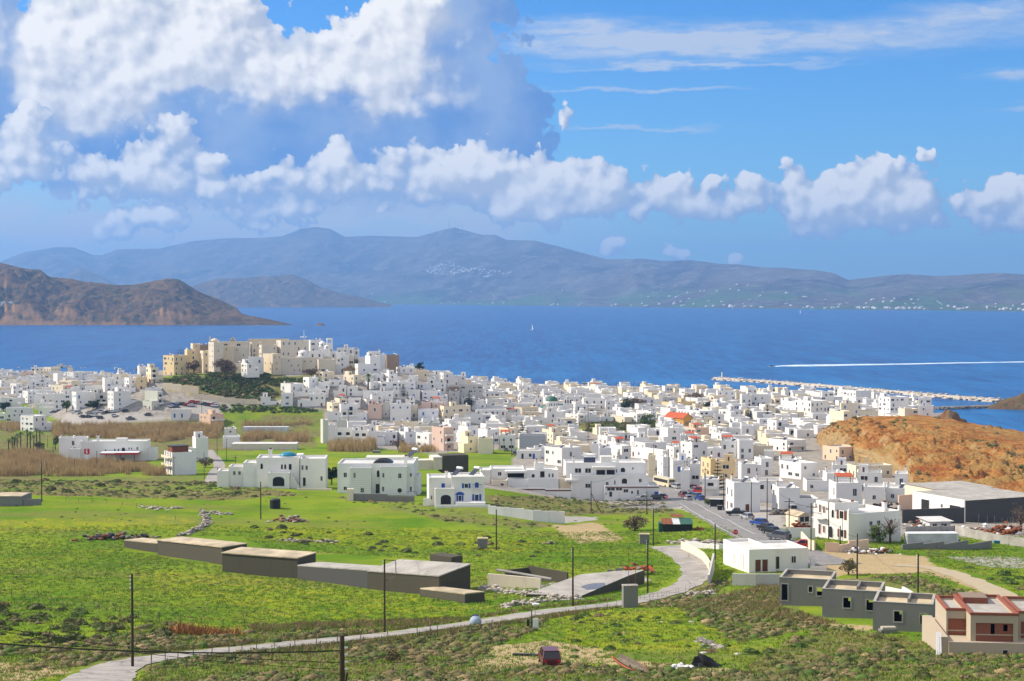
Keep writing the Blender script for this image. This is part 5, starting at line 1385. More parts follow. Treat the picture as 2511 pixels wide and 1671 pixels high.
mb = MB(); mb.bar((W1 * .8, -.3, .2), (W1 * .86, -.3, 1.5), .08); mb.build('leaning_plank', 'wood_grey', r1)
shed('dark rough-walled shed with a tan roof in the middle of the row', (545.3, 1402), (729, 1419), 45, 5, 'olive_render', 'roof_patchy', .2, .15, 49)
shed('low plastered shed with a rubble-edged pale roof', (729.3, 1421), (902, 1444), 33, 4, 'dark_render', 'slab', .1, 0, 44)
r5, W5, H5 = shed('shed with a pale roof sloping up to the back, right end of the row', (902.3, 1445), (1077, 1461), 43, 6.5, 'olive_render', 'slab', .9, .1, 47)
mb = MB(); mb.box(W5 * .42, W5 * .72, 6.8, 9.2, 0, H5 + 1.5); mb.build('roof_hut', 'olive_render', r5)
shed('low stone annexe with a tan roof beside the shed row', (1030, 1462), (1140, 1480), 17, 3, 'olive_render', 'roof_patchy', 0, 0, 22)

# concrete platform by the lane, and the roofless pens behind it
def plane_pt(px, py, z):
    dx, dy, dz = ray(px, py); t = (z - CAM_H) / dz
    return Vector((dx * t, dy * t, z))
B_ = ghit(*TG2(752, 880)); zt_ = B_.z + .35
poly = [plane_pt(*TG2(x, y), zt_) for x, y in ((300, 858), (752, 872), (1140, 706), (1268, 662), (1060, 668), (745, 697))]
root = empty('concrete_platform', B_, 0, 'flat concrete platform with a puddle and a dark side wall beside the lane', 'platform')
loc = [p_ - B_ for p_ in poly]
V = [tuple(p_) for p_ in loc] + [(p_.x, p_.y, p_.z - 5.0) for p_ in loc]; n = len(loc)
mk('walls', V, [tuple(range(n))] + [(i, i + n, (i + 1) % n + n, (i + 1) % n) for i in range(n)], 'olive_render', root)
mk('top_slab', [(p_.x, p_.y, p_.z + .03) for p_ in loc], [tuple(range(n))], 'slab', root)
pd_ = [plane_pt(*TG2(x, y), zt_ + .05) - B_ for x, y in ((748, 800), (800, 822), (880, 815), (950, 785), (940, 765), (850, 768), (780, 780))]
mk('puddle', [tuple(p_) for p_ in pd_], [tuple(range(len(pd_)))], 'puddle', root)
for x, y in ((1040, 775), (960, 810)):
    q = plane_pt(*TG2(x, y), zt_ - 1.0) - B_; mb = MB(); mb.box(q.x - .35, q.x + .35, q.y - .25, q.y + .05, q.z - .25, q.z + .25); mb.build('vent', 'dark', root)
pxwall('pen_wall', 'dark concrete pen wall left of the platform', [TG2(130, 760), TG2(320, 742)], 1.9, .3, 'olive_render')
pxwall('pen_wall', 'dark back wall of the roofless pen behind the platform', [TG2(320.5, 742), TG2(640, 770)], 1.7, .3, 'olive_render')
pxwall('pen_wall', 'tan front wall of the roofless pen', [TG2(-10, 800), TG2(420, 810)], 1.5, .35, 'castle')
q = ghit(*TG2(60, 800)); root = empty('fallen_beam', q, 0, 'long grey concrete beam lying across the roofless pen', 'beam'); q2 = ghit(*TG2(505, 800)); mb = MB(); mb.bar((0, 0, 2.6), (q2.x - q.x, q2.y - q.y, q2.z - q.z + 1.2), .22); mb.build('beam', 'slab', root)
root = empty('gate_pillar', ghit(*TG2(1155, 968)), math.radians(8), 'tall grey concrete pillar with two rods on top, beside the lane', 'pillar')
mb = MB(); mb.box(-.95, .95, 0, 1.1, -.5, 2.75); mb.build('pillar', 'concrete', root); mb = MB(); mb.box(-1.0, 1.0, -.05, 1.15, 2.754, 2.85); mb.build('cap', 'slab', root)
for x in (-.2, .7):
    mb = MB(); mb.bar((x, .5, 2.85), (x + .02, .5, 7.5 if x < 0 else 6.2), .03); mb.build('rod', 'rust', root)
root = empty('collapsed_hut', ghit(*TG2(1165, 705)), 0, 'collapsed brick hut with red debris at the back of the platform', 'ruin')
for (x, y, w, hh, m_) in ((-3.9, .2, .9, .9, 'concrete'), (-2.6, .3, 1.1, 1.1, 'concrete'), (-1.1, .5, .5, 1.0, 'brickwork')):
    mb = MB(); mb.box(x, x + w, y, y + .25, -.3, hh); mb.build('wall_stub', m_, root)
for i in range(26):
    mb = MB(); x, y = RND.uniform(-1, 3.6), RND.uniform(.2, 3.0); s_ = RND.uniform(.25, .7)
    mb.box(-s_, s_, -s_ * .5, s_ * .5, 0, s_ * .35); o = mb.build('debris', RND.choice(['brickwork', 'rust', 'tile_red', 'wood_grey']), root); o.location = (x, y, RND.uniform(.3, 1.2)); o.rotation_euler = (RND.uniform(-.5, .5), RND.uniform(-.5, .5), RND.uniform(0, 3))

# warehouse at the right
h = Hero('warehouse', 'large warehouse with a dark front wall and white side under the red hill', 'warehouse', TH2, 1880, 268, 24)
h.box(1880, 2520, 92, 0, 19, 'dark_render', 0, z0=-2)
zt_ = h.lz(92); W_ = h.lx(2520)
mk('roof', [(-.2, -.2, zt_ + .02), (W_ + .2, -.2, zt_ + .02), (W_ + .2, 19.2, zt_ + .02), (-.2, 19.2, zt_ + .02)], [(0, 1, 2, 3)], 'slab', h.root)
mb = MB(); mb.box(-.3, -.02, .02, 18.9, -2, zt_ + .1); h.mesh('side_wall', mb, 'white')
for dp, w_, hh in ((3.2, 4.2, 3.2), (14, 3.2, 3.4)): win_left(h.root, dp, .3, w_, hh, 'o', -.3)
win_left(h.root, 8, 2.4, .9, .9, 'd', -.3)
h2 = Hero('warehouse', 'second pale-roofed hall standing behind the dark-walled warehouse', 'warehouse', TG, 1640, 1130, 20, 415)
h2.box(1640, 2110, 1062, 0, 14, 'cream', 0, z0=-2); zt_ = h2.lz(1062); W_ = h2.lx(2110)
mk('roof', [(-.3, -.3, zt_ + .02), (W_ + .3, -.3, zt_ + .02), (W_ + .3, 14.3, zt_ + .02), (-.3, 14.3, zt_ + .02)], [(0, 1, 2, 3)], 'slab', h2.root)
pxwall('yard_wall', 'dark grey yard wall joining the warehouse, behind the junk yard', [TH2(1366, 275), TH2(1868, 276)], 3.0, .3, 'dark_render')
pxwall('yard_wall', 'peach coloured wall left of the warehouse', [TH2(1335, 165), TH2(1562, 165)], 3.6, .4, 'peach')
pxwall('yard_wall', 'long pale panel wall bounding the junk yard on the right', [TH2(1800, 372), TH2(1960, 405), TH2(2120, 435), TH2(2240, 455), TH2(2420, 480)], 1.7, .2, 'slab', steps=2, part='panel')
pxwall('yard_wall', 'low grey panel wall behind the shipping container', [TH2(1390, 345), TH2(1800, 340)], 1.0, .2, 'slab', steps=4, part='panel')
pxwall('yard_wall', 'low grey wall at the edge of the dirt lot', [TH2(1365, 490), TH2(1700, 488), TH2(2090, 482)], .9, .25, 'concrete', steps=2)
pxwall('yard_wall', 'peach wall with curved steps beside the rubbish heap', [TH2(742, 508), TH2(850, 512), TH2(930, 500), TH2(1090, 490)], [1.6, 1.2, 1.7], .3, 'peach', steps=2)
pxwall('yard_wall', 'short white wall under the balconied house, by the street', [TH2(445, 400), TH2(660, 405)], 2.0, .25, 'white2')
pxwall('yard_wall', 'cream wall beside the parked red car', [TH2(548, 440), TH2(610, 490), TH2(655, 500)], 1.7, .25, 'cream')

# orange building with the red roof
h = Hero('orange_building', 'orange building with a red tiled ridge roof and a gable', 'building', TF5, 1390, 735, 34)
h.box(1390, 1520, 625, 0, 16, 'orange', 0, z0=-2)
zt_ = h.lz(625); W_ = h.lx(1520); mid_ = W_ / 2
mb = MB(); mb.prism([(0, zt_ + .01), (W_, zt_ + .01), (mid_, zt_ + 2.4)], .01, 15.99); h.mesh('gable', mb, 'orange')
mb = MB(); e = .5
for sgn in (0, 1):
    x0_, x1_ = (-e, mid_) if sgn == 0 else (mid_, W_ + e)
    z0_, z1_ = (zt_ - .35, zt_ + 2.45) if sgn == 0 else (zt_ + 2.45, zt_ - .35)
    mb.add([(x0_, -.3, z0_ + .05), (x1_, -.3, z1_ + .05), (x1_, 16.3, z1_ + .05), (x0_, 16.3, z0_ + .05), (x0_, -.3, z0_ + .2), (x1_, -.3, z1_ + .2), (x1_, 16.3, z1_ + .2), (x0_, 16.3, z0_ + .2)], [(0, 3, 2, 1), (4, 5, 6, 7), (0, 1, 5, 4), (1, 2, 6, 5), (2, 3, 7, 6), (3, 0, 4, 7)])
h.mesh('roof', mb, 'tile_red')
mb = MB(); mb.box(-.25, -.01, 0, 16, zt_ - 1.4, zt_ - 1.1); h.mesh('cornice', mb, 'orange')
for i in range(4): h.lwin('d', 2.2 + i * 3.8, .9, zt_ - .95, .45); h.lwin('D' if i % 2 else 'd', 2.2 + i * 3.8, 1.0, .6, 1.6)
for x in (.28, .5, .72): win_front(h.root, W_ * x, .3, .8, 2.2, 'G', 0)
h.box(1522, 1570, 660, 2, 12, 'orange', .3)

# church with green domes
h = Hero('church', 'white church with a green dome on a drum, green vaults and a belfry gable', 'church', TE5, 1340, 545, 8)
h.box(1340, 1850, 490, 0, 12, 'white', 0, z0=-2)
dx_, dz_ = h.lx(1495, 6), h.lz(450, 6)
R_ = 95 * h.k
mb = MB(); mb.cyl(dx_, 6, dz_ - 3, h.lz(375, 6), R_, 0, 16); h.mesh('drum', mb, 'white')
mb = MB(); mb.dome(dx_, 6, h.lz(375, 6), R_ * .92, R_ * .92, 72 * h.k, 0, 18, 6); h.mesh('dome', mb, 'dome_green', True)
for a in range(8):
    t_ = -math.pi / 2 + (a - 3.5) * .42
    o = mkobj('window', WM['a'], h.root, (dx_ + R_ * 1.0 * math.cos(t_), 6 + R_ * math.sin(t_), h.lz(440, 6)), t_ + math.pi / 2, (.7, 1, 1.7))
def vault(x0, x1, yt, yb, d0, d1, mat, name='vault'):
    a, b_ = h.lx(x0, d0), h.lx(x1, d0); z0_, z1_ = h.lz(yb, d0), h.lz(yt, d0)
    mb = MB(); mb.prism([(a + (b_ - a) * (.5 - .5 * math.cos(math.pi * i / 10)), z0_ + (z1_ - z0_) * math.sin(math.pi * i / 10)) for i in range(11)], d0, d1)
    h.mesh(name, mb, mat)
vault(1360, 1490, 450, 510, .1, 12, 'dome_green'); vault(1355, 1495, 444, 512, -.15, .098, 'white', 'gable_arch')
a, b_ = h.lx(1600, 3), h.lx(1850, 3)
mb = MB(); V = []
mb2 = [(3 + 9 * (.5 - .5 * math.cos(math.pi * i / 10)), h.lz(490, 3) + 60 * h.k * math.sin(math.pi * i / 10)) for i in range(11)]
mb.v = [(a, y, z) for y, z in mb2] + [(b_, y, z) for y, z in mb2]; n = 11
mb.f = [tuple(range(n - 1, -1, -1)), tuple(range(n, 2 * n))] + [(i, i + 1, i + 1 + n, i + n) for i in range(n - 1)] + [(n - 1, 0, n, 2 * n - 1)]; mb.m = [0] * len(mb.f)
h.mesh('vault', mb, 'dome_green')
mb = MB(); gx = h.lx(1725, 2); z_ = h.lz(480, 2); k_ = h.k
out = [(-75, 0), (75, 0), (70, 40), (60, 60), (55, 110), (48, 130), (30, 140), (22, 165), (0, 178), (-22, 165), (-30, 140), (-48, 130), (-55, 110), (-60, 60), (-70, 40)]
mb.prism([(gx + x * k_, z_ + y * k_) for x, y in out], 1.6, 2.3); h.mesh('belfry', mb, 'white')
for x, y0_, y1_ in ((-38, 70, 125), (0, 70, 125), (38, 70, 125), (0, 135, 160)):
    mkobj('opening', WM['A'], h.root, (gx + x * k_, 1.59, z_ + y0_ * k_), 0, (.9 if y0_ < 100 else .6, 1, (y1_ - y0_) * k_))
h.wins(0, [('a', 1530, 1550, 500, 535), ('a', 1640, 1660, 500, 535)])

pxwall('castle_terrace_wall', 'tall rough stone terrace wall below the yellow castle building', [TB5(130, 850), TB5(380, 885), TB5(630, 918)], 3.4, .8, 'castle_light', steps=2)
pxwall('castle_road_wall', 'long pale stone wall beside the road under the castle slope', [TB5(560, 985), TB5(850, 1020), TB5(1150, 1055), TB5(1480, 1068)], 2.4, .6, 'castle_light', steps=2)
# castle chapels, belfry and gable
def chapel(label, t, x, yb, Y, r_px, drum_px, dome_px, extra=None):
    h = Hero('chapel', label, 'chapel', t, x, yb, 5, Y); r_ = r_px * h.k; zd = drum_px * h.k
    mb = MB(); mb.box(-r_ * 1.35, r_ * 1.35, -r_ * 1.2, r_ * 1.2, -4, zd * .35); h.mesh('walls', mb, 'white')
    mb = MB(); mb.cyl(0, 0, zd * .35 + .002, zd, r_, 0, 12); h.mesh('drum', mb, 'white')
    mb = MB(); mb.dome(0, 0, zd, r_ * 1.05, r_ * 1.05, dome_px * h.k, 0, 14, 5); h.mesh('dome', mb, 'white', True)
    mb = MB(); mb.bar((0, 0, zd + dome_px * h.k), (0, 0, zd + dome_px * h.k + 1.2), .06); mb.bar((-.35, 0, zd + dome_px * h.k + .8), (.35, 0, zd + dome_px * h.k + .8), .05); h.mesh('cross', mb, 'frame_white')
    mkobj('window', WM['a'], h.root, (0, -r_ - .02, zd * .45), 0, (.7, 1, 1.5))
    return h
chapel('white domed chapel on the castle wall, left of the belfry', TB5, 2138, 400, 948, 66, 70, 42)
chapel('large white domed church beside the castle belfry', TC5, 415, 195, 985, 48, 52, 42)
chapel('small white domed chapel in front of the castle belfry', TC5, 482, 225, 966, 36, 38, 32)
h = Hero('bell_tower', 'white square bell tower with arched openings on the castle hill', 'tower', TC5, 482, 190, 12, 984)
w_ = 82 * h.k; z1_ = 130 * h.k
mb = MB(); mb.box(0, w_, 0, w_, -5, z1_ * .42); h.mesh('base', mb, 'white')
for x in (0, w_ - .55):
    for y in (0, w_ - .55): mb = MB(); mb.box(x, x + .55, y, y + .55, z1_ * .42 + .002, z1_ * .82); h.mesh('pier', mb, 'white')
mb = MB(); mb.box(w_ * .44, w_ * .56, 0, .5, z1_ * .42 + .002, z1_ * .82); h.mesh('pier', mb, 'white')
mb = MB(); mb.box(-.15, w_ + .15, -.15, w_ + .15, z1_ * .82 + .002, z1_ * .93); mb.box(.2, w_ - .2, .2, w_ - .2, z1_ * .93, z1_); h.mesh('top', mb, 'white')
h = Hero('bell_gable', 'stone bell gable with three openings on the castle roofline', 'belfry', TB5, 1125, 170, 0, 980)
k_ = h.k
mb = MB(); mb.prism([(x * k_, y * k_) for x, y in ((-50, -60), (50, -60), (50, 5), (35, 20), (30, 48), (12, 60), (0, 72), (-12, 60), (-30, 48), (-35, 20), (-50, 5))], 0, .8); h.mesh('gable', mb, 'castle_light')
for x, y in ((-14, 8), (14, 8), (0, 34)): mkobj('opening', WM['A'], h.root, (x * k_, -.01, y * k_), 0, (.7, 1, 1.0))
h = Hero('small_dome', 'low pale dome with a finial at the left end of the castle roofs', 'dome', TB5, 862, 152, 0, 975)
mb = MB(); mb.dome(0, 0, 0, 58 * h.k, 58 * h.k, 32 * h.k, 0, 14, 4); h.mesh('dome', mb, 'castle_light', True); mb = MB(); mb.cyl(-2.7, 0, -1, 2.6, .3, 0, 8); h.mesh('finial', mb, 'castle_light')
h = Hero('steel_lattice', 'dark steel frame on the roof of the yellow castle building', 'frame', TB5, 330, 366, 0, 945)
mb = MB(); w_, hh = 75 * h.k, 75 * h.k
for x in (0, w_ / 2, w_):
    for y in (0, 2.5): mb.bar((x, y, 0), (x, y, hh), .07)
for z in (hh * .5, hh): mb.bar((0, 0, z), (w_, 0, z), .06); mb.bar((0, 2.5, z), (w_, 2.5, z), .06); mb.bar((0, 0, z), (0, 2.5, z), .06); mb.bar((w_, 0, z), (w_, 2.5, z), .06)
h.mesh('frame', mb, 'iron')
# chapel on the hill's left shoulder
h = Hero('chapel', 'small white barrel-roofed chapel with a bell arch left of the red hill', 'chapel', TG, 530, 600, 10)
h.box(560, 688, 555, 0, 5, 'white', 0, z0=-2)
a, b_ = h.lx(560), h.lx(688); z0_ = h.lz(555); z1_ = h.lz(522)
mb = MB(); mb.prism([(a + (b_ - a) * (.5 - .5 * math.cos(math.pi * i / 10)), z0_ + .002 + (z1_ - z0_) * math.sin(math.pi * i / 10)) for i in range(11)], 0.002, 4.998); h.mesh('vault', mb, 'white')
h.box(528, 559, 540, .5, 4, 'white', 0); h.win('G', 610, 625, 565, 598, 0)
mb = MB(); gx = h.lx(572); mb.box(gx - .5, gx - .25, .3, .7, z1_, z1_ + 1.6); mb.box(gx + .25, gx + .5, .3, .7, z1_, z1_ + 1.6); mb.box(gx - .5, gx + .5, .3, .7, z1_ + 1.602, z1_ + 1.9); h.mesh('bell_arch', mb, 'white')

# petrol station
h = Hero('petrol_station', 'white petrol station building with a red and white canopy behind the reeds', 'petrol station', TJ, 725, 1296, 3)
h.box(725, 1330, 1112, 4, 14, 'white', .4); h.box(630, 725, 1180, 3, 12, 'white', .3); h.box(1330.5, 1410, 1180, 5, 12, 'white', .3)
h.wins(4, [('r', 948, 964, 1185, 1212), ('d', 1030, 1048, 1180, 1208), ('d', 1064, 1082, 1180, 1208), ('A', 1100, 1138, 1168, 1222), ('d', 1163, 1178, 1170, 1190), ('d', 1186, 1200, 1170, 1190), ('d', 1236, 1255, 1165, 1194), ('d', 946, 970, 1275, 1298), ('A', 1095, 1135, 1262, 1298)])
mb = MB(); a, b_ = h.lx(905, -2), h.lx(1250, -2); zc = h.lz(1228, -2)
mb.box(a, b_, -3, 3.5, zc - .25, zc + .55, 0); h.mesh('canopy', mb, 'plastic_white')
mb = MB(); mb.box(a - .02, b_ + .02, -3.04, -3.003, zc - .25, zc + .15); mb.box(b_ + .003, b_ + .05, -3.0, 3.5, zc - .25, zc + .3); mb.box(a + 6.0, b_ + .02, -3.06, -3.041, zc - .1, zc + .4); h.mesh('canopy_stripe', mb, 'red_paint')
for x in (a + 2, (a + b_) / 2, b_ - 2): mb = MB(); mb.box(x - .15, x + .15, 0, .3, -1, zc - .253); h.mesh('canopy_post', mb, 'red_paint')
mb = MB(); mb.box(h.lx(1050, 7), h.lx(1150, 7), 7, 10, h.lz(1112, 7) - .4, h.lz(1085, 7)); h.mesh('roof_block', mb, 'white'); h.chim(888, 1110, 6, 1.6)
h = Hero('station_sign', 'tall red sign with a white zigzag mark standing by the petrol station', 'sign', TJ, 760, 1296, 0)
w_ = 48 * h.k; z0_, z1_ = h.lz(1232), h.lz(1182)
mb = MB(); mb.box(0, w_, 0, .3, z0_, z1_); h.mesh('panel', mb, 'red_paint')
mb = MB()
zz = [(.30, .12), (.52, .12), (.72, .42), (.50, .62), (.70, .90), (.46, .90), (.26, .62), (.48, .42)]
mb.prism([(w_ * x, z0_ + (z1_ - z0_) * y) for x, y in zz], -.04, -.003); h.mesh('mark', mb, 'frame_white')
mb = MB(); mb.box(0, w_, .02, .28, h.lz(1296), z0_ - .003); h.mesh('pylon', mb, 'plastic_white')
h = Hero('small_sign', 'small red square sign in front of the petrol station', 'sign', TJ, 848, 1298, 0)
w_ = 26 * h.k; mb = MB(); mb.box(-w_ / 2, w_ / 2, 0, .1, h.lz(1285), h.lz(1260)); h.mesh('panel', mb, 'red_paint'); mb = MB(); mb.box(-w_ * .15, w_ * .2, -.03, -.003, h.lz(1277), h.lz(1268)); h.mesh('mark', mb, 'frame_white'); mb = MB(); mb.bar((0, .05, -.5), (0, .05, h.lz(1285)), .05); h.mesh('post', mb, 'iron')
tile(0, 780, 3.6813, [(525, 532, 795, 1085, 9.0, 'W', 'f'), (1630, 1660, 1880, 1085, 9.5, 'W', 'f'), (2005, 2012, 2160, 1075, 5, 'w', 'n'), (2020, 2026, 2130, 1000, 5, 'w')])
# block with balconies and a brick-red roof room beside the reeds
h = Hero('apartment_block', 'white block with stacked balconies and a rust-red roof room above the reeds', 'building', TJ, 1555, 1420, 30)
h.box(1555, 1775, 1215, 0, 9, 'white2', .4)
for fl_ in range(3):
    zf = fl_ * 2.9 + .3
    for dp in (2.0, 4.6, 7.2): h.lwin('D', dp, 1.1, zf, 2.1)
    mb = MB(); mb.box(-1.3, -.003, .5, 8.6, zf - .15, zf); h.mesh('balcony', mb, 'cream'); mb = MB(); mb.box(-1.3, -1.2, .5, 8.6, zf + .003, zf + .75); h.mesh('railing', mb, 'cream')
mb = MB(); zt_ = h.lz(1215); mb.box(.4, 6.5, 1.2, 6, zt_ - .38, zt_ + 2.0); h.mesh('roof_room', mb, 'rust'); mb = MB(); mb.box(.1, 6.8, .9, 6.3, zt_ + 2.004, zt_ + 2.2); h.mesh('roof_slab', mb, 'iron')
# bits of building along the reed valley
tile(0, 780, 3.6813, [(1800, 1900, 2025, 870, 6.5, 'P', 'rk')])
h = Hero('greenhouse', 'low white plastic-roofed shed beside the tan reeds', 'shed', TJ, 2190, 1022, 0)
h.box(2190, 2356, 985, 0, 6, 'sheet_pale', 0, z0=-1); h.box(2357, 2600, 985, .4, 6, 'sheet_pale', 0, z0=-1)
h = Hero('low_stores', 'row of low pale roofs behind a grey stone wall in the meadow', 'shed', TK, 0, 1190, 0)
h.box(-120, 470, 1138, 0, 7, 'castle', 0, z0=-1.5); mk('roof', [(h.lx(-120), -.2, h.lz(1137)), (h.lx(470), -.2, h.lz(1137)), (h.lx(470), 7, h.lz(1132)), (h.lx(-120), 7, h.lz(1132))], [(0, 1, 2, 3)], 'roof_white', h.root)
h = Hero('stone_shed', 'grey low building with a tan roof at the left edge of the field', 'shed', TE2, 0, 388, 0)
h.box(-60, 150, 322, 0, 7, 'concrete', 0, z0=-1); mk('roof', [(h.lx(-60), -.2, h.lz(321)), (h.lx(150), -.2, h.lz(321)), (h.lx(130), 7, h.lz(321)), (h.lx(-60), 7, h.lz(321))], [(0, 1, 2, 3)], 'roof_patchy', h.root)
h.box(150.5, 278, 340, .3, .6, 'concrete', 0, part='yard_wall')
# small street huts
h = Hero('kiosk', 'small cream hut with a pitched tan roof beside the street', 'hut', TH2, 520, 320, 20)
h.box(520, 620, 220, 0, 5, 'cream', 0, z0=-1); zt_ = h.lz(220); W_ = h.lx(620)
mb = MB(); mb.prism([(-.3, zt_ + .004), (W_ + .3, zt_ + .004), (W_ / 2, zt_ + .8)], -.3, 5.3); h.mesh('roof', mb, 'roof_patchy'); h.win('g', 530, 612, 225, 268, 0)
h = Hero('tarp_shed', 'black-sided shed with green netting and rusty roof sheets in the field', 'shed', TG2, 1420, 352, -2)
h.box(1420, 1660, 285, 0, 5, 'tarp_black', 0, z0=-1); zt_ = h.lz(285)
for i, (x0_, x1_, m_) in enumerate(((1412, 1500, 'rust'), (1500.5, 1560, 'sheet_pale'), (1560.5, 1665, 'tarp_green'))):
    mk('roof_sheet', [(h.lx(x0_), -.3, zt_ + .03), (h.lx(x1_), -.3, zt_ + .03), (h.lx(x1_), 5.4, zt_ + .5 + .05 * i), (h.lx(x0_), 5.4, zt_ + .5 + .05 * i)], [(0, 1, 2, 3)], m_, h.root)
mk('roof_sheet', [(h.lx(1495), 5.0, zt_ + .75), (h.lx(1600), 5.0, zt_ + .75), (h.lx(1600), 7.4, zt_ + 1.0), (h.lx(1495), 7.4, zt_ + 1.0)], [(0, 1, 2, 3)], 'rust', h.root)
mb = MB(); mb.box(h.lx(1385), h.lx(1419), .3, 3, -.5, zt_ + .1); h.mesh('netting', mb, 'tarp_green')
h = Hero('shipping_container', 'weathered white shipping container beside the balconied house', 'container', TH2, 1410, 448, 2)
W_ = h.lx(1820); H_ = h.lz(362)
mb = MB(); n_ = 44
for i in range(n_):
    x0_ = W_ * i / n_; o_ = .05 if i % 2 else 0; mb.box(x0_, W_ * (i + 1) / n_, o_, .2, .1, H_ - .05)
mb.box(0, W_, .201, 2.4, .1, H_ - .05); h.mesh('body', mb, 'sheet_pale')
mb = MB(); mb.box(-.05, W_ + .05, -.05, 2.45, H_ - .045, H_ + .05); h.mesh('roof', mb, 'plastic_white')
for x in (-.06, W_ - .1): mb = MB(); mb.box(x, x + .16, -.07, .1, 0, H_ + .06); h.mesh('corner_post', mb, 'plastic_white')
h = Hero('site_cabin', 'white flat-roofed site cabin among timber in the junk yard', 'cabin', TH2, 1590, 318, 8)
h.box(1590, 1760, 262, 0, 6, 'sheet_pale', 0, z0=-.5); zt_ = h.lz(262); W_ = h.lx(1760)
mk('roof', [(-.6, -.6, zt_ + .03), (W_ + .6, -.6, zt_ + .03), (W_ + .6, 6.6, zt_ + .2), (-.6, 6.6, zt_ + .2)], [(0, 1, 2, 3)], 'roof_white', h.root)
h.win('g', 1610, 1650, 280, 305, 0); h.win('g', 1680, 1730, 280, 305, 0)

# ------------------------------------------------------------------ plants
LQ = []            # things that take their label from where they stand: root, px, py, words
def lq(root, words):
    w = root.matrix_world.translation if False else root.location
    x, y = proj(w.x, w.y, w.z); LQ.append((root, float(x), float(y), words)); return root
def foliage(name, a, b_, c_=None, sc=1.2):
    m, k, b = newmat(name)
    p = pos(k); oi = k.n('ShaderNodeObjectInfo')
    col = k.mix(k.mr(k.noise(p, sc, 5, .65), .35, .65), a, b_)
    if c_: col = k.mix(k.mr(k.noise(p, sc * .3, 3, .6), .5, .7, 0, .8), col, c_)
    basecol(k, b, col); b.inputs['Roughness'].default_value = .85; b.inputs['Specular IOR Level'].default_value = .15
    bump(k, b, k.noise(p, 9, 3, .6), .5, .12)
foliage('bush_dark', (0.055, 0.070, 0.022), (0.108, 0.125, 0.038), (0.13, 0.11, 0.05))
foliage('bush_green', (0.045, 0.085, 0.018), (0.10, 0.155, 0.030), (0.14, 0.15, 0.04))
foliage('bush_brown', (0.115, 0.092, 0.045), (0.225, 0.175, 0.085), (0.115, 0.12, 0.045))
foliage('bush_dry', (0.24, 0.17, 0.085), (0.36, 0.27, 0.14), (0.16, 0.12, 0.06))
foliage('tree_dark', (0.020, 0.038, 0.016), (0.045, 0.070, 0.024))
foliage('twig', (0.13, 0.09, 0.065), (0.20, 0.145, 0.105), (0.10, 0.075, 0.05))
foliage('reed', (0.38, 0.26, 0.115), (0.56, 0.42, 0.21), (0.27, 0.18, 0.085), .35)
foliage('reed_rust', (0.30, 0.13, 0.05), (0.42, 0.22, 0.09), (0.22, 0.10, 0.04), .8)
foliage('grass_blade', (0.10, 0.20, 0.016), (0.18, 0.28, 0.026), (0.25, 0.25, 0.05), .25)
foliage('bark', (0.055, 0.040, 0.028), (0.10, 0.075, 0.05))
foliage('stone', (0.30, 0.27, 0.23), (0.46, 0.42, 0.36), (0.20, 0.17, 0.14), .9)
foliage('stone_pale', (0.38, 0.34, 0.28), (0.52, 0.47, 0.40), (0.26, 0.22, 0.18), .5)
foliage('stone_dark', (0.12, 0.11, 0.10), (0.22, 0.20, 0.18), (0.30, 0.27, 0.22), .9)

def ico(sub):
    bm = bmesh.new(); bmesh.ops.create_icosphere(bm, subdivisions=sub, radius=1.0)
    v = np.array([w.co[:] for w in bm.verts]); f = [tuple(w.index for w in q.verts) for q in bm.faces]; bm.free()
    return v, f
ICO1, ICO2, ICO3 = ico(1), ico(2), ico(3)
def bush_base(seed, lod=2, leaves=60, flat=.62, ls=1.0):
    """a cushion: lumpy dome with leaf sprays standing off it"""
    v, f = {1: ICO1, 2: ICO2, 3: ICO3}[lod]; v = v.copy(); r = np.random.RandomState(seed)
    n = fbm(v[:, 0] * 1.6 + seed, v[:, 1] * 1.6 + v[:, 2] * 2.1, 4, .6, seed)
    v = v * (1 + .55 * n)[:, None]; v[:, 2] = np.where(v[:, 2] < 0, v[:, 2] * .25, v[:, 2] * flat)
    V, Fc = [tuple(q) for q in v], list(f)
    for i in range(leaves):
        d = r.normal(size=3); d[2] = abs(d[2]); d /= np.linalg.norm(d)
        p = d * np.array([1, 1, flat]) * r.uniform(.85, 1.1); t = r.normal(size=3); t -= t.dot(d) * d; t /= np.linalg.norm(t) + 1e-6
        s = r.uniform(.10, .24) * ls; b0 = len(V)
        V += [tuple(p + t * s), tuple(p - t * s), tuple(p + d * s * 1.6 + t * s * .2)]; Fc.append((b0, b0 + 1, b0 + 2))
    return np.array(V), Fc
def base_mesh(name, vf, mat, smooth=False):
    me = bpy.data.meshes.new(name); me.from_pydata([tuple(q) for q in vf[0]], [], vf[1]); me.materials.append(MATS[mat])
    if smooth: me.polygons.foreach_set('use_smooth', np.ones(len(me.polygons), bool))
    me.update(); return me
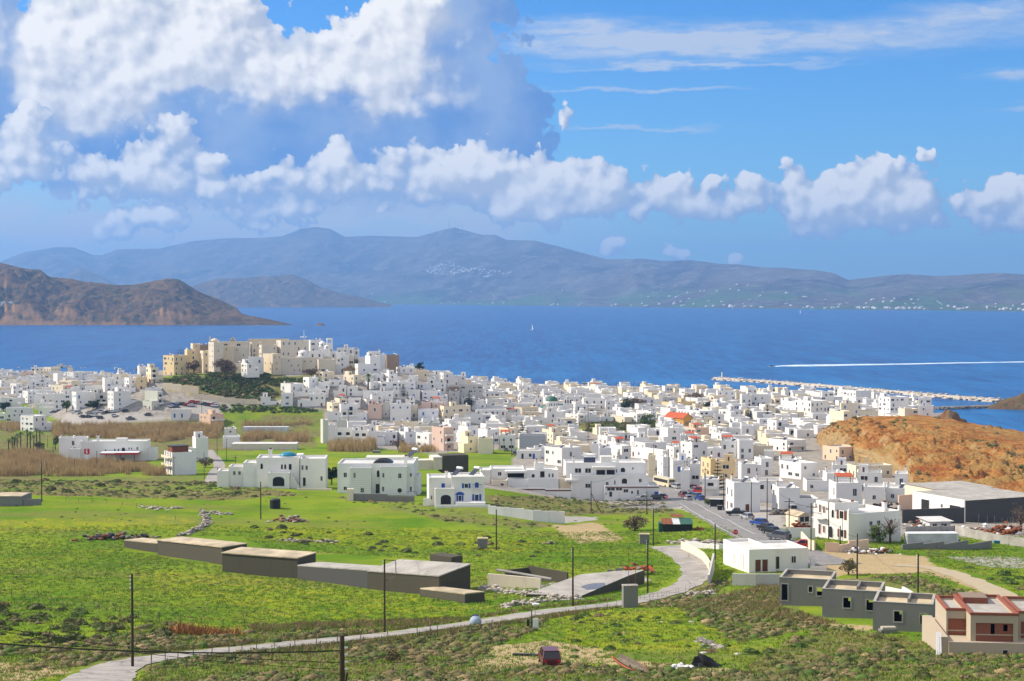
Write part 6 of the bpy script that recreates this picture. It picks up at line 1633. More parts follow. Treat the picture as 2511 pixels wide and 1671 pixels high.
def scatter(name, bases, P, S, R, M, mats, label, kind='stuff', lean=0.0, smooth=False):
    """many small copies joined as one object; triangles only"""
    cos, tris, mid = [], [], []; off_ = 0
    which = NR.randint(0, len(bases), len(P))
    for bi, (v, f) in enumerate(bases):
        I = np.where(which == bi)[0]
        if not len(I): continue
        f = np.array(f, np.int32); c_, s_ = np.cos(R[I]), np.sin(R[I])
        x = v[None, :, 0] * S[I, 0][:, None]; y = v[None, :, 1] * S[I, 0][:, None]; z = v[None, :, 2] * S[I, 1][:, None]
        if lean: x = x + z * (lean * (NR.rand(len(I)) - .35))[:, None]
        X = x * c_[:, None] - y * s_[:, None] + P[I, 0][:, None]; Y = x * s_[:, None] + y * c_[:, None] + P[I, 1][:, None]; Z = z + P[I, 2][:, None]
        cos.append(np.stack([X, Y, Z], -1).reshape(-1, 3)); nv = v.shape[0]
        tris.append((f[None] + (np.arange(len(I)) * nv)[:, None, None] + off_).reshape(-1, 3)); off_ += nv * len(I)
        mid.append(np.repeat(M[I], len(f)))
    co = np.concatenate(cos).astype(np.float32); tr = np.concatenate(tris).astype(np.int32); mi = np.concatenate(mid).astype(np.int32)
    me = bpy.data.meshes.new(name); me.vertices.add(len(co)); me.vertices.foreach_set('co', co.ravel())
    me.loops.add(tr.size); me.loops.foreach_set('vertex_index', tr.ravel()); me.polygons.add(len(tr))
    me.polygons.foreach_set('loop_start', np.arange(0, tr.size, 3, dtype=np.int32)); me.polygons.foreach_set('loop_total', np.full(len(tr), 3, np.int32))
    for m_ in mats: me.materials.append(MATS[m_])
    me.polygons.foreach_set('material_index', mi); me.polygons.foreach_set('use_smooth', np.full(len(tr), smooth, bool)); me.update(calc_edges=True)
    o = bpy.data.objects.new(name, me); COL.objects.link(o); tag(o, label, None, None, kind)
    return o
def sample(polys, n, ymin, ymax, umin=-.34, umax=.34, avoid=True):
    """random ground points whose pixel lies in one of the polygons (None: anywhere)"""
    out = []; got = 0; tries = 0
    while got < n and tries < 60:
        tries += 1; N = n * 4
        Y = np.sqrt(NR.rand(N) * (ymax ** 2 - ymin ** 2) + ymin ** 2); X = (umin + (umax - umin) * NR.rand(N)) * Y
        Z = ground_z(X, Y); px, py = proj(X, Y, Z); ok = np.ones(N, bool)
        if polys is not None:
            ok = np.zeros(N, bool)
            for q in polys: ok |= inpoly(px, py, q)
        if avoid:
            for ln in (LANE, STREET, TRACK):
                L_ = np.array([(q.x, q.y) for q in ln])[::2]
                dd = ((X[:, None] - L_[None, :, 0]) ** 2 + (Y[:, None] - L_[None, :, 1]) ** 2).min(1); ok &= dd > 3.4 ** 2
            for q in NOGO: ok &= ~inpoly(px, py, q)
        P_ = np.stack([X, Y, Z], 1)[ok]; out.append(P_); got += len(P_)
    return np.concatenate(out)[:n]
NOGO = [[TE2(*q) for q in ((830, 690), (830, 600), (1600, 590), (1760, 650), (1760, 830), (1500, 800))], [TF2(*q) for q in ((-20, 830), (-20, 670), (1400, 760), (1530, 930), (1520, 1050), (1150, 990), (350, 880))],
        [TG2(*q) for q in ((280, 880), (740, 690), (1280, 640), (1280, 820), (760, 890))], [TH2(*q) for q in ((20, 690), (20, 400), (640, 430), (760, 660))], [TH2(*q) for q in ((360, 960), (360, 650), (830, 650), (1240, 750), (1660, 860), (2400, 890), (2400, 1345), (1650, 1345), (1640, 1180), (1120, 1160), (700, 1050))],
        PD((1862,1282),(1905,1262),(2130,1282),(2165,1312),(2092,1320),(1950,1322),(1880,1338)), [TF2(*q) for q in ((-190, 262), (-190, 60), (1180, 60), (1180, 330), (740, 310), (550, 270))], [TF2(*q) for q in ((1205, 400), (1230, 180), (1660, 180), (1660, 410))]]
def SR(n, a, b_, flat=(.8, 1.15)):
    s = a + (b_ - a) * NR.rand(n) ** 1.8; return np.stack([s, s * NR.uniform(*flat, n)], 1)
BB = [bush_base(i, 2, 46) for i in range(5)]; BL = [bush_base(20 + i, 1, 14) for i in range(5)]; BS = [bush_base(40 + i, 1, 6) for i in range(6)]
# the cushions that stand out singly
BM = {c_: [base_mesh('shrub', bush_base(60 + i * 7, 3, 260, .66, .45), c_) for i in range(3)] for c_ in ('bush_dark', 'bush_green', 'bush_brown')}
AREAS = [(PD((-10,1390),(330,1420),(420,1448),(300,1490),(-10,1500)), 74, .5, 1.15, 'dark cushion shrub on the green bank at lower left', 'bush_dark'),
         (PD((0,1100),(520,1105),(700,1138),(520,1150),(0,1132)), 58, .7, 1.3, 'dark cushion shrub on the rise at upper left of the field', 'bush_dark'),
         (PD((560,1205),(1250,1245),(1240,1285),(900,1275),(580,1240)), 42, .5, 1.0, 'dark cushion shrub in the yellow-green middle of the field', 'bush_dark'),
         (PD((1290,1412),(1650,1400),(1720,1500),(1320,1515)), 52, .3, .65, 'small green cushion shrub in the flowering patch right of the maroon car', 'bush_green'),
         (PD((1700,1500),(1950,1460),(2356,1510),(2356,1566),(1700,1566)), 48, .4, .85, 'cushion shrub on the dry slope below the brick house', 'bush_dark'),
         (PD((2100,1300),(2356,1310),(2356,1375),(2200,1325)), 14, .6, 1.1, 'green shrub on the bank above the dirt track', 'bush_green')]
for poly, n, a, b_, lab, mt in AREAS:
    P_ = sample([poly], n, 125, 520); S_ = SR(n, a, b_)
    for i in range(len(P_)):
        mm = mt if RND.random() < .7 else RND.choice(['bush_dark', 'bush_green', 'bush_brown'])
        o = mkobj('shrub', RND.choice(BM[mm]), None, (P_[i][0], P_[i][1], P_[i][2] - .05), RND.uniform(0, 6.3), (S_[i, 0], S_[i, 0] * RND.uniform(.8, 1.2), S_[i, 1])); tag(o, lab, 'shrub', lab.replace('dark cushion shrub', 'shrubs').replace('small green cushion shrub', 'shrubs').replace('cushion shrub', 'shrubs').replace('green shrub', 'shrubs'))
# the countless low scrub
def stuff_bushes(name, polys, n, a, b_, w, label, ymin=120, ymax=330, avoid=True, bases=None, smooth=False):
    P_ = sample(polys, n, ymin, ymax, avoid=avoid)
    if smooth: P_ = P_[fbm(P_[:, 0] / 7, P_[:, 1] / 9, 3, .5, 12) > -.10]
    S_ = SR(len(P_), a, b_); M_ = NR.choice(len(w), len(P_), p=np.array(w) / sum(w)); P_[:, 2] -= .04
    return scatter(name, bases or BL, P_, S_, NR.rand(len(P_)) * 6.28, M_, ['bush_dark', 'bush_green', 'bush_brown', 'bush_dry'], label, smooth=smooth)
stuff_bushes('low_scrub', Z_SCRUB[:4] + [Z_SCRUB[6], Z_SCRUB[8]], 7600, .22, .80, (5, 2.5, 6, .8), 'low thorny scrub covering the dry ground beside the lane', bases=BS, smooth=True)
stuff_bushes('low_scrub', [Z_SCRUB[4], Z_SCRUB[5], Z_SCRUB[7]], 2600, .2, .75, (6, 3, 2, 1), 'dark low scrub on the upper meadow', 280, 520)
stuff_bushes('low_scrub', None, 1300, .12, .42, (4, 4, 1, .6), 'scattered low tufts in the open meadow', 130, 430)
stuff_bushes('hillside_bushes', [[TB5(*q) for q in ((640,780),(840,600),(1000,480),(1180,520),(1320,640),(1700,880),(1760,930),(1560,1010),(1100,960),(700,880))], [TB5(*q) for q in ((1500,560),(1640,640),(1640,720),(2130,700),(2130,760),(1800,800),(1560,760))], [TB5(*q) for q in ((150,740),(560,640),(700,740),(690,780),(150,770))]], 2000, .8, 2.1, (6, 5, 1.4, .2), 'dense dark bushes on the slope below the castle', 830, 1010, False, BB)
stuff_bushes('meadow_bushes', [[TB5(*q) for q in ((880,1090),(1300,1080),(1560,1090),(2100,1110),(2356,1170),(2100,1190),(1000,1178))]], 260, .6, 1.5, (3, 6, .5, .2), 'dark green bushes along the meadow under the white houses', 850, 1100, False, BB)
stuff_bushes('mound_bushes', [[TF5(*q) for q in ((0,660),(300,660),(700,680),(960,690),(980,760),(500,800),(80,830),(0,830))]], 420, .7, 1.6, (5, 4, 3, 1.5), 'dark bushes on the rocky mound amid the town', 700, 1150, False, BB)
# brushwood on the red hill
idx = NR.randint(0, XXh.size, 1500); hp = np.stack([XXh.ravel(), YYh.ravel(), ZZh.ravel()], 1)[idx]
px_, py_ = proj(hp[:, 0], hp[:, 1], hp[:, 2]); keep = (fbm(px_ / 55, py_ / 40, 3, .5, 8) > .22) & (px_ < 2560)
hp = hp[keep]; scatter('hill_brush', BL, hp, SR(len(hp), .3, 1.2), NR.rand(len(hp)) * 6.28, NR.choice(4, len(hp), p=[.4, .25, .25, .1]), ['bush_dark', 'bush_green', 'bush_brown', 'bush_dry'], 'dark brush dotted over the red hill')
# grass and reeds: upright blades
def blade_base(seed, n=7, spread=.5, w=.05):
    r = np.random.RandomState(seed); V, Fc = [], []
    for i in range(n):
        a = r.uniform(0, 6.28); x, y = r.normal(0, spread * .4, 2); lx_, ly_ = r.normal(0, .22, 2); h_ = r.uniform(.6, 1.0); b0 = len(V)
        V += [(x - w * math.cos(a), y - w * math.sin(a), 0), (x + w * math.cos(a), y + w * math.sin(a), 0), (x + lx_, y + ly_, h_)]; Fc.append((b0, b0 + 1, b0 + 2))
    return np.array(V), Fc
GB = [blade_base(i, 8, .8, .07) for i in range(6)]
def grass(name, polys, n, hgt, mats, w, label, ymin, ymax):
    P_ = sample(polys, n, ymin, ymax); s = NR.uniform(.35, .8, len(P_)); S_ = np.stack([s, NR.uniform(hgt * .6, hgt * 1.3, len(P_))], 1)
    scatter(name, GB, P_, S_, NR.rand(len(P_)) * 6.28, NR.choice(len(w), len(P_), p=np.array(w) / sum(w)), mats, label, lean=.4)
grass('meadow_grass', None, 42000, .26, ['grass_blade', 'bush_green', 'bush_dry'], (9, .8, .8), 'short green grass over the meadow', 125, 330)
edge = [PD((330,1500),(900,1448),(1240,1398),(1500,1370),(1560,1340),(1560,1362),(1420,1400),(900,1482),(330,1530)), PD((560,1440),(1000,1425),(1130,1420),(1120,1435),(600,1455)), PD((1560,1400),(1900,1440),(2000,1420),(1780,1340))]
grass('scrub_grass', Z_SCRUB[:4] + [Z_SCRUB[6], Z_SCRUB[8]], 5000, .34, ['bush_dry', 'bush_brown', 'grass_blade'], (3, 2, 4), 'tufted grass between the scrub', 120, 330)
grass('dry_grass', edge, 5200, .5, ['bush_dry', 'bush_brown', 'grass_blade'], (4, 3, 2), 'tall dry grass beside the lane and the concrete shells', 130, 320)
RB = [blade_base(40 + i, 5, .7, .085) for i in range(6)]
def reeds(label, poly, n, h0, h1, mat='reed', ymin=300, ymax=1200):
    P_ = sample([poly], n, ymin, ymax, avoid=False)
    if n > 2500: P_ = P_[fbm(P_[:, 0] / 9, P_[:, 1] / 12, 3, .5, 31) > -.16]
    s = NR.uniform(.8, 1.3, len(P_)); S_ = np.stack([s, NR.uniform(h0, h1, len(P_)) * (1 + .9 * fbm(P_[:, 0] / 6, P_[:, 1] / 8, 3, .5, 3))], 1)
    scatter('reed_bed', RB, P_, S_, NR.rand(len(P_)) * 6.28, np.zeros(len(P_), int), [mat], label, lean=.12)
reeds('tall tan reed bed across the valley behind the petrol station', [TJ(*q) for q in ((470,1005),(700,985),(1480,960),(1560,975),(2030,975),(1960,1090),(1700,1085),(1450,1130),(1330,1110),(900,1085),(480,1075))], 9000, 3.0, 5.0)
reeds('pale tan reed bed in front of the petrol station', [TJ(*q) for q in ((-20,1215),(300,1230),(620,1300),(1000,1320),(1320,1345),(1500,1425),(500,1432),(-20,1432))], 9500, 2.6, 4.2)
reeds('tan reeds at the left edge beyond the palms', [TJ(*q) for q in ((-20,970),(180,965),(190,1010),(100,1040),(-20,1010))], 1200, 2.5, 4)
reeds('dense brown reed clump below the white terraces', [TD5(*q) for q in ((150,800),(830,800),(840,862),(600,880),(140,870))], 3200, 4.0, 6.6)
reeds('second brown reed clump right of the denser one', [TD5(*q) for q in ((1180,850),(1690,840),(1700,880),(1180,895))], 2000, 3.4, 5.2)
reeds('narrow reed belt at the foot of the castle meadow', [TK(*q) for q in ((-30,965),(590,945),(600,965),(200,992),(-30,1000))], 2400, 2.5, 4.2)
reeds('tan reed belt beside the pale shed', [TK(*q) for q in ((-20,1075),(570,1075),(590,1125),(300,1130),(-20,1120))], 2800, 3.0, 5.4)
reeds('rust-coloured dry reeds standing by the lane', [TE2(*q) for q in ((1130,1245),(1200,1235),(1590,1248),(1590,1262),(1130,1256))], 420, .9, 1.6, 'reed_rust', 120, 260)

# ------------------------------------------------------------------ trees
def crown_mesh(seed, n, rx, rz, leaf, mat, hollow=.35, ncl=14, name='crown'):
    """leaf sprays gathered in clumps through the crown's volume"""
    r = np.random.RandomState(seed); V, Fc = [], []
    cl = []
    for i in range(ncl):
        d = r.normal(size=3); d /= np.linalg.norm(d); q = r.uniform(.35, .85); cl.append((d * q * np.array([rx, rx, rz]), r.uniform(.25, .45)))
    for i in range(n):
        c_, cr = cl[r.randint(ncl)]
        d = r.normal(size=3); d /= np.linalg.norm(d); p = c_ + d * cr * np.array([rx, rx, rz]) * r.uniform(.5, 1.05)
        t = r.normal(size=3); t /= np.linalg.norm(t); u_ = np.cross(t, r.normal(size=3)); u_ /= np.linalg.norm(u_) + 1e-6; s = leaf * r.uniform(.6, 1.4); b0 = len(V)
        V += [tuple(p - t * s), tuple(p + u_ * s * .6), tuple(p + t * s), tuple(p - u_ * s * .6)]; Fc.append((b0, b0 + 1, b0 + 2, b0 + 3))
    return base_mesh(name, (np.array(V), Fc), mat)
def trunk_mb(h, r, seed, limbs=5, spread=.5):
    mb = MB(); rr = random.Random(seed); a = Vector((0, 0, -.3)); 
    mb.bar(a, (0.02 * h, 0, h * .55), r, 0, 7, r * .6)
    for i in range(limbs):
        t = i / limbs * 6.28 + rr.uniform(-.3, .3); z0 = h * rr.uniform(.35, .55); mb.bar((0.01 * h, 0, z0), (math.cos(t) * spread * h * .5, math.sin(t) * spread * h * .5, z0 + h * rr.uniform(.2, .4)), r * .45, 0, 5, r * .15)
    return mb
def tree(label, t, x, yb, h, rx, mat='tree_dark', seed=1, Y=None, n=700, leaf=.3, bare=False, cat='tree', name='tree', low=.3):
    g = ghit(*t(x, yb)) if Y is None else at(*t(x, yb), Y)
    root = empty(name, g, RND.uniform(0, 6), label, cat)
    trunk_mb(h, .05 * h * .6 + .08, seed).build('trunk', 'bark', root)
    rz = h * (1 - low) / 2 * 1.05
    o = mkobj('crown', crown_mesh(seed, n, rx, rz, leaf, mat, ncl=18), root, (0, 0, h * low + rz * .95))
    if bare:
        mb = MB(); rr = random.Random(seed)
        for i in range(60):
            a = Vector((0, 0, h * rr.uniform(.2, .5))); d = Vector((rr.gauss(0, 1), rr.gauss(0, 1), rr.uniform(.4, 1.4))).normalized(); e = a + d * h * rr.uniform(.3, .55); mb.bar(a, e, .05, 0, 3, .01)
        mb.build('branches', 'twig', root)
    return root
tree('round dark green tree beside the turquoise-domed villa', TF2, 585, 245, 5.0, 2.0, 'tree_dark', 3, n=900)
tree('low dark bush in front of the turquoise-domed villa', TF2, 512, 268, 1.8, 1.3, 'tree_dark', 4, n=300, leaf=.2, cat='bush', name='bush', low=.1)
tree('dark bush by the arched porch of the domed villa', TF2, 110, 240, 1.7, 2.0, 'tree_dark', 5, n=300, leaf=.2, cat='bush', name='bush', low=.1)
tree('grey-green tree in front of the large white house by the car park', TA5, 965, 770, 6.5, 2.6, 'bush_green', 6, n=700, leaf=.4)
tree('wide dark tree canopy beside the blue-windowed house at the car park', TA5, 1345, 740, 4.6, 4.2, 'tree_dark', 7, n=800, leaf=.45)
tree('dark bushes at the left edge of the town', TA5, 50, 770, 6, 4.5, 'tree_dark', 8, n=700, leaf=.45)
tree('dark hedge tree by the long flat white building at left', TA5, 165, 715, 4, 3.8, 'tree_dark', 9, n=500, leaf=.4)
tree('brown bare tree on the castle slope', TB5, 1010, 720, 13, 7.5, 'twig', 10, n=2600, leaf=.35, bare=True)
tree('pinkish bare tree below the yellow castle building', TB5, 560, 640, 8, 4.5, 'twig', 11, n=900, leaf=.35, bare=True)
tree('grey bare shrub under the castle wall', TB5, 2260, 690, 6, 6, 'twig', 12, n=900, leaf=.35, bare=True)
tree('yellowish shrub under the castle wall', TC5, 815, 585, 5, 4.2, 'bush_dry', 13, n=700, leaf=.35)
tree('dark brown bushes on the rock below the white castle house', TC5, 900, 545, 8, 5.5, 'bush_dark', 14, n=900, leaf=.4)
tree('dark pine with a broad crown amid the white houses', TF5, 560, 545, 9, 4.6, 'tree_dark', 15, n=1200, leaf=.35, low=.08)
tree('bare brown trees behind the dark pine', TF5, 700, 480, 7, 7.5, 'twig', 16, n=1200, leaf=.35, bare=True)
tree('leafy tree at the right end of the bushy mound', TF5, 880, 780, 8, 5.5, 'bush_green', 17, n=1200, leaf=.35)
tree('dark round tree by the sea right of the yellow hall', TF5, 1745, 500, 5, 3, 'tree_dark', 18, n=500, leaf=.35)
tree('bare brown bush on the seafront', TF5, 1560, 400, 7, 7, 'twig', 19, n=900, leaf=.4, bare=True)
tree('pink blossoming bush beside the brown reed clump', TD5, 1150, 840, 4.5, 4, 'twig', 20, n=900, leaf=.25, bare=True)
tree('dark green tree by the staircase house above the reeds', TD5, 1535, 800, 4.5, 3.2, 'tree_dark', 21, n=700, leaf=.3)
tree('round green bush in front of the balconied house', TH2, 1182, 440, 3.6, 2.0, 'bush_green', 22, n=800, leaf=.18, cat='bush', name='bush', low=.05)
tree('leafless grey tree in front of the balconied house', TH2, 1270, 440, 5.5, 2.0, 'twig', 23, n=120, leaf=.12, bare=True)
tree('leafless tree by the yard at the right edge', TH2, 2330, 345, 6, 3.5, 'twig', 24, n=260, leaf=.14, bare=True)
tree('brown rounded bush at the end of the dirt lot', TH2, 930, 695, 2.6, 1.9, 'bush_brown', 25, n=900, leaf=.14, cat='bush', name='bush', low=.02)
tree('large grey bush beside the black-sided shed', TG2, 1190, 340, 3.4, 2.8, 'twig', 26, n=1200, leaf=.16, bare=True, cat='bush', name='bush', low=.05)
tree('green clipped hedge at the street corner', TS, 1755, 935, 1.8, 1.5, 'bush_green', 27, n=500, leaf=.15, cat='hedge', name='hedge', low=.02)
tree('golden shrub beside the coach', TS, 1040, 520, 4.5, 1.9, 'bush_dry', 28, n=600, leaf=.2, cat='bush', name='bush', low=.1)
tree('brown spiny bush at the bottom of the picture below the lane', TF2, 985, 1440, 1.3, 1.0, 'bush_brown', 29, n=500, leaf=.1, cat='bush', name='bush', low=.02)
tree('dark tree at the top of the town near the sea', TC5, 1820, 560, 7, 3, 'tree_dark', 30, n=500, leaf=.4)
tree('brown tree by the road left of the domed villa', TJ, 1855, 1350, 4, 4, 'bush_brown', 31, n=700, leaf=.25, low=.1)
tree('round olive bush beside the palms', TJ, 360, 1215, 5, 3, 'bush_dark', 32, n=800, leaf=.25, low=.1)
tree('small tree left of the white plain house by the petrol station', TJ, 500, 1190, 6, 1.6, 'bush_dark', 33, n=400, leaf=.25)
# Norfolk pines: tiers of level boughs
def norfolk(label, t, x, yb, h, r, seed, Y=None):
    g = ghit(*t(x, yb)) if Y is None else at(*t(x, yb), Y)
    root = empty('norfolk_pine', g, 0, label, 'tree'); mb = MB(); mb.bar((0, 0, -.5), (0, 0, h), h * .02 + .06, 0, 6, .03); mb.build('trunk', 'bark', root)
    rr = random.Random(seed); n = 9
    for i in range(n):
        z = h * (.16 + .80 * i / (n - 1)); R_ = r * (1.02 - i / (n + .3)); V, Fc = [], []
        for j in range(9):
            a = j / 9 * 6.28 + rr.uniform(-.2, .2); L_ = R_ * rr.uniform(.8, 1.1)
            for q in range(12):
                s = (q + .5) / 12 * L_; w = .30 * R_ * (1 - .5 * q / 12) * rr.uniform(.6, 1.1) + .08; c_ = Vector((math.cos(a) * s, math.sin(a) * s, .14 * s + rr.uniform(-.1, .12))); tv = Vector((-math.sin(a), math.cos(a), 0)) * w; b0 = len(V)
                dv = Vector((math.cos(a), math.sin(a), .3)) * L_ / 12
                V += [tuple(c_ - tv + Vector((0, 0, .15))), tuple(c_ - dv * .5), tuple(c_ + tv + Vector((0, 0, .15))), tuple(c_ + dv)]; Fc.append((b0, b0 + 1, b0 + 2, b0 + 3))
        o = mk('bough_tier', V, Fc, 'tree_dark', root); o.location = (0, 0, z)
    return root
norfolk('tall tiered pine beside the street with boughs in level rings', TS, 1882, 775, 10.5, 2.9, 1)
norfolk('tiered pine left of the slate-grey house', TE5, 1060, 880, 8.5, 3.6, 2)
norfolk('thin tiered pine among the white houses below the castle', TC5, 1585, 930, 8, 3.2, 3)
norfolk('tiered pine on the left of the town centre', TE5, 295, 480, 9, 4.0, 4)
norfolk('tiered pine near the chapel left of the red hill', TG, 115, 490, 7, 3.2, 5)
norfolk('pale tiered pine in front of the hilltop houses', TG, 270, 500, 8, 3.0, 6)
# palms
def palm(label, t, x, yb, h, seed, group=None):
    g = ghit(*t(x, yb)); root = empty('palm_tree', g, 0, label, 'palm', group); rr = random.Random(seed)
    mb = MB(); mb.bar((0, 0, -.4), (rr.uniform(-.2, .2), 0, h), .30, 0, 7, .20); mb.build('trunk', 'bark', root)
    V, Fc = [], []
    for j in range(20):
        a = j / 20 * 6.28 + rr.uniform(-.15, .15); e = rr.uniform(-.5, 1.0); L_ = rr.uniform(2.2, 3.0); p0 = Vector((0, 0, h))
        for q in range(4):
            s = (q + 1) / 4; p1 = Vector((math.cos(a) * L_ * s, math.sin(a) * L_ * s, h + L_ * (e * s - .75 * s * s))); tv = Vector((-math.sin(a), math.cos(a), 0)) * (.28 * (1 - .7 * s)); b0 = len(V)
            V += [tuple(p0 - tv), tuple(p0 + tv), tuple(p1 + tv * .7), tuple(p1 - tv * .7)]; Fc.append((b0, b0 + 1, b0 + 2, b0 + 3)); p0 = p1
    mk('fronds', V, Fc, 'bush_green', root); return root
for i, (x, yt) in enumerate(((245, 985), (275, 1010), (303, 1045), (332, 985), (362, 992), (155, 1022), (186, 1015), (112, 1062), (78, 1082), (130, 1065))):
    lq(palm(None, TJ, x, 1195 + (i % 3) * 4, 8.6 * (1195 - yt) / 200, i, 'palms by the petrol station'), 'slim palm tree')
h_ = palm('thick-trunked palm amid the white houses below the castle', TC5, 1075, 800, 8.5, 77); h_.scale = (1.8, 1.8, 1)

# ------------------------------------------------------------------ stones, walls of stones, heaps
SM = []
for i in range(5):
    v, f = ICO1; v = v.copy(); n = fbm(v[:, 0] * 1.3 + i * 9, v[:, 1] * 1.3 + v[:, 2] * 1.9, 3, .6, i); v = v * (1 + .7 * n)[:, None]; v[:, 2] *= .7
    SM.append((v, f))
STM = {m_: [base_mesh('stone', s_, m_) for s_ in SM] for m_ in ('stone', 'stone_pale', 'stone_dark', 'rust', 'plastic_white', 'wood_grey', 'brickwork', 'iron')}
def stones(name, label, cat, pts, n, spread, size, height, mats=('stone',), part='stone', group=None):
    """stones heaped along ground pixels"""
    P_ = [ghit(*p_) for p_ in pts]; root = empty(name, P_[0], 0, label, cat, group)
    for i in range(n):
        t = RND.random() * (len(P_) - 1) if len(P_) > 1 else 0; j = min(int(t), max(0, len(P_) - 2)); q = P_[j].lerp(P_[j + 1], t - j) if len(P_) > 1 else P_[0]
        ox, oy = RND.gauss(0, spread), RND.gauss(0, spread); s_ = size * RND.uniform(.55, 1.35); fall = max(0, 1 - math.hypot(ox, oy) / (2.2 * spread))
        X, Y = q.x + ox, q.y + oy
        o = mkobj(part, RND.choice(STM[RND.choice(mats)]), root, (X - P_[0].x, Y - P_[0].y, gz(X, Y) - P_[0].z + RND.uniform(0, height) * fall), RND.uniform(0, 6.28), (s_, s_ * RND.uniform(.7, 1.2), s_ * RND.uniform(.7, 1.0)))
    return root
stones('dry_stone_wall', 'curving dry stone wall in the left field', 'wall', [TE2(*q) for q in ((1360,425),(1385,450),(1392,490),(1370,535),(1300,560),(1210,592))], 150, .45, .42, .8, ('stone', 'stone_dark'))
stones('stone_heap', 'low heap of pale stones left of the curving stone wall', 'heap', [TE2(985, 398), TE2(1090, 410)], 40, .8, .35, .5, ('stone', 'stone_pale'))
stones('stone_heap', 'small heap of stones beside the top of the curving wall', 'heap', [TE2(1160, 402), TE2(1210, 405)], 20, .6, .3, .5)
stones('stone_heap', 'rubble line right of the curving stone wall', 'heap', [TE2(1410, 430), TE2(1540, 445)], 45, .7, .35, .5)
stones('stone_heap', 'heap of brown stones by the black water tank', 'heap', [TF2(220, 490), TF2(290, 485), TF2(360, 492)], 75, 1.0, .38, 1.3, ('stone', 'stone_dark', 'brickwork'))
stones('stone_line', 'broken line of pale stones in the yellow meadow', 'stones', [TF2(240, 618), TF2(420, 630), TF2(600, 632)], 60, .5, .32, .5, ('stone_pale', 'stone_dark'))
stones('dry_stone_wall', 'pale rubble wall running from the sheds to the platform', 'wall', [TG2(*q) for q in ((-60,815),(60,830),(200,850),(380,872),(560,888))], 170, .5, .34, .9, ('stone', 'stone_pale'))
stones('dry_stone_wall', 'rubble wall in front of the platform beside the lane', 'wall', [TG2(*q) for q in ((100,968),(250,945),(400,925),(600,905),(725,895))], 170, .45, .32, .8, ('stone', 'stone_pale'))
stones('stone_heap', 'heap of pale rubble beside the bend of the lane', 'heap', [TG2(1620, 875), TG2(1730, 868), TG2(1840, 855)], 95, .7, .28, .8, ('stone', 'stone_pale'))
stones('dry_stone_wall', 'dark stone wall behind the bend of the lane', 'wall', [TG2(*q) for q in ((1490,440),(1700,442),(1850,448),(2040,442))], 150, .6, .45, .9, ('stone_dark', 'stone'))
stones('dry_stone_wall', 'dark stone wall along the top of the field below the long white block', 'wall', [TS(*q) for q in ((230,985),(420,960),(700,945),(1000,940))], 110, .5, .36, .6, ('stone_dark',))
stones('rock_outcrop', 'dark rocks with white patches in the lower right meadow', 'rocks', [TG2(1715, 1235), TG2(1800, 1275), TG2(1870, 1305)], 34, .35, .38, .4, ('stone_dark', 'stone_pale'))
stones('collapsed_hut', 'tumbled dark beams and slabs at the left end of the shed row', 'ruin', [TE2(580, 612), TE2(760, 610), TE2(1010, 612)], 60, 1.1, .55, 1.5, ('stone_dark', 'wood_grey', 'iron', 'rust'), 'debris')
stones('rubbish_heap', 'heap of white scrap appliances at the edge of the dirt lot', 'rubbish', [TH2(965, 515), TH2(1080, 522), TH2(1250, 515)], 70, .8, .36, 1.4, ('plastic_white', 'plastic_white', 'stone_pale', 'rust', 'iron'), 'scrap')
stones('rubbish_heap', 'heap of rusty scrap and red junk in the yard at right', 'rubbish', [TH2(2060, 360), TH2(2330, 365)], 90, 1.4, .6, 2.4, ('rust', 'rust', 'wood_grey', 'plastic_white'), 'scrap')
stones('rubbish_heap', 'white and timber scrap beside the junk yard cabin', 'rubbish', [TH2(1420, 310), TH2(1560, 300)], 45, 1.3, .45, 1.5, ('wood_grey', 'plastic_white', 'rust'), 'scrap')
stones('rubbish_heap', 'pile of pale scrap left of the red junk', 'rubbish', [TH2(1870, 335), TH2(2010, 345)], 45, 1.1, .4, 1.2, ('plastic_white', 'stone_pale', 'rust'), 'scrap')
stones('scrap_pile', 'rust-orange pile of metal beside the small cream hut', 'rubbish', [TH2(500, 322), TH2(610, 322)], 50, .7, .5, 1.9, ('rust',), 'scrap')
stones('scrap_pile', 'dark stacked timber behind the street huts', 'timber', [TH2(1070, 165), TH2(1330, 165)], 60, .9, .7, 2.2, ('wood_grey', 'iron', 'rust'), 'timber')
stones('scrap_pile', 'dark machinery parked under the white house wall', 'machinery', [TH2(300, 205), TH2(430, 205), TH2(640, 170)], 50, .9, .7, 2.0, ('iron', 'wood_grey', 'stone_dark'), 'machine_part')
stones('plastic_heap', 'white crumpled plastic heap on the foreground meadow', 'plastic', [TG2(1490, 1470), TG2(1570, 1455), TG2(1655, 1468)], 46, .22, .22, .5, ('plastic_white',), 'sheet')
stones('scrap_pile', 'small red and dark debris heap in the sloping field', 'debris', [TG2(445, 448), TG2(520, 448)], 20, .5, .3, .7, ('rust', 'iron', 'stone_pale'), 'scrap')
stones('scrap_pile', 'red brushwood heap beside the black-sided shed', 'debris', [TG2(1680, 335), TG2(1730, 335)], 30, .5, .3, .8, ('rust',), 'scrap')
for (x, y, w) in ((1740, 1340, .5), (945, 1100, .35), (1410, 1085, .35), (1650, 1085, .55), (2020, 1350, .5)):
    q = ghit(*TG2(x, y)); o = mkobj('boulder', RND.choice(STM['stone_pale']), None, q, 1, (w, w * .7, w * .5)); lq(o, 'pale boulder')
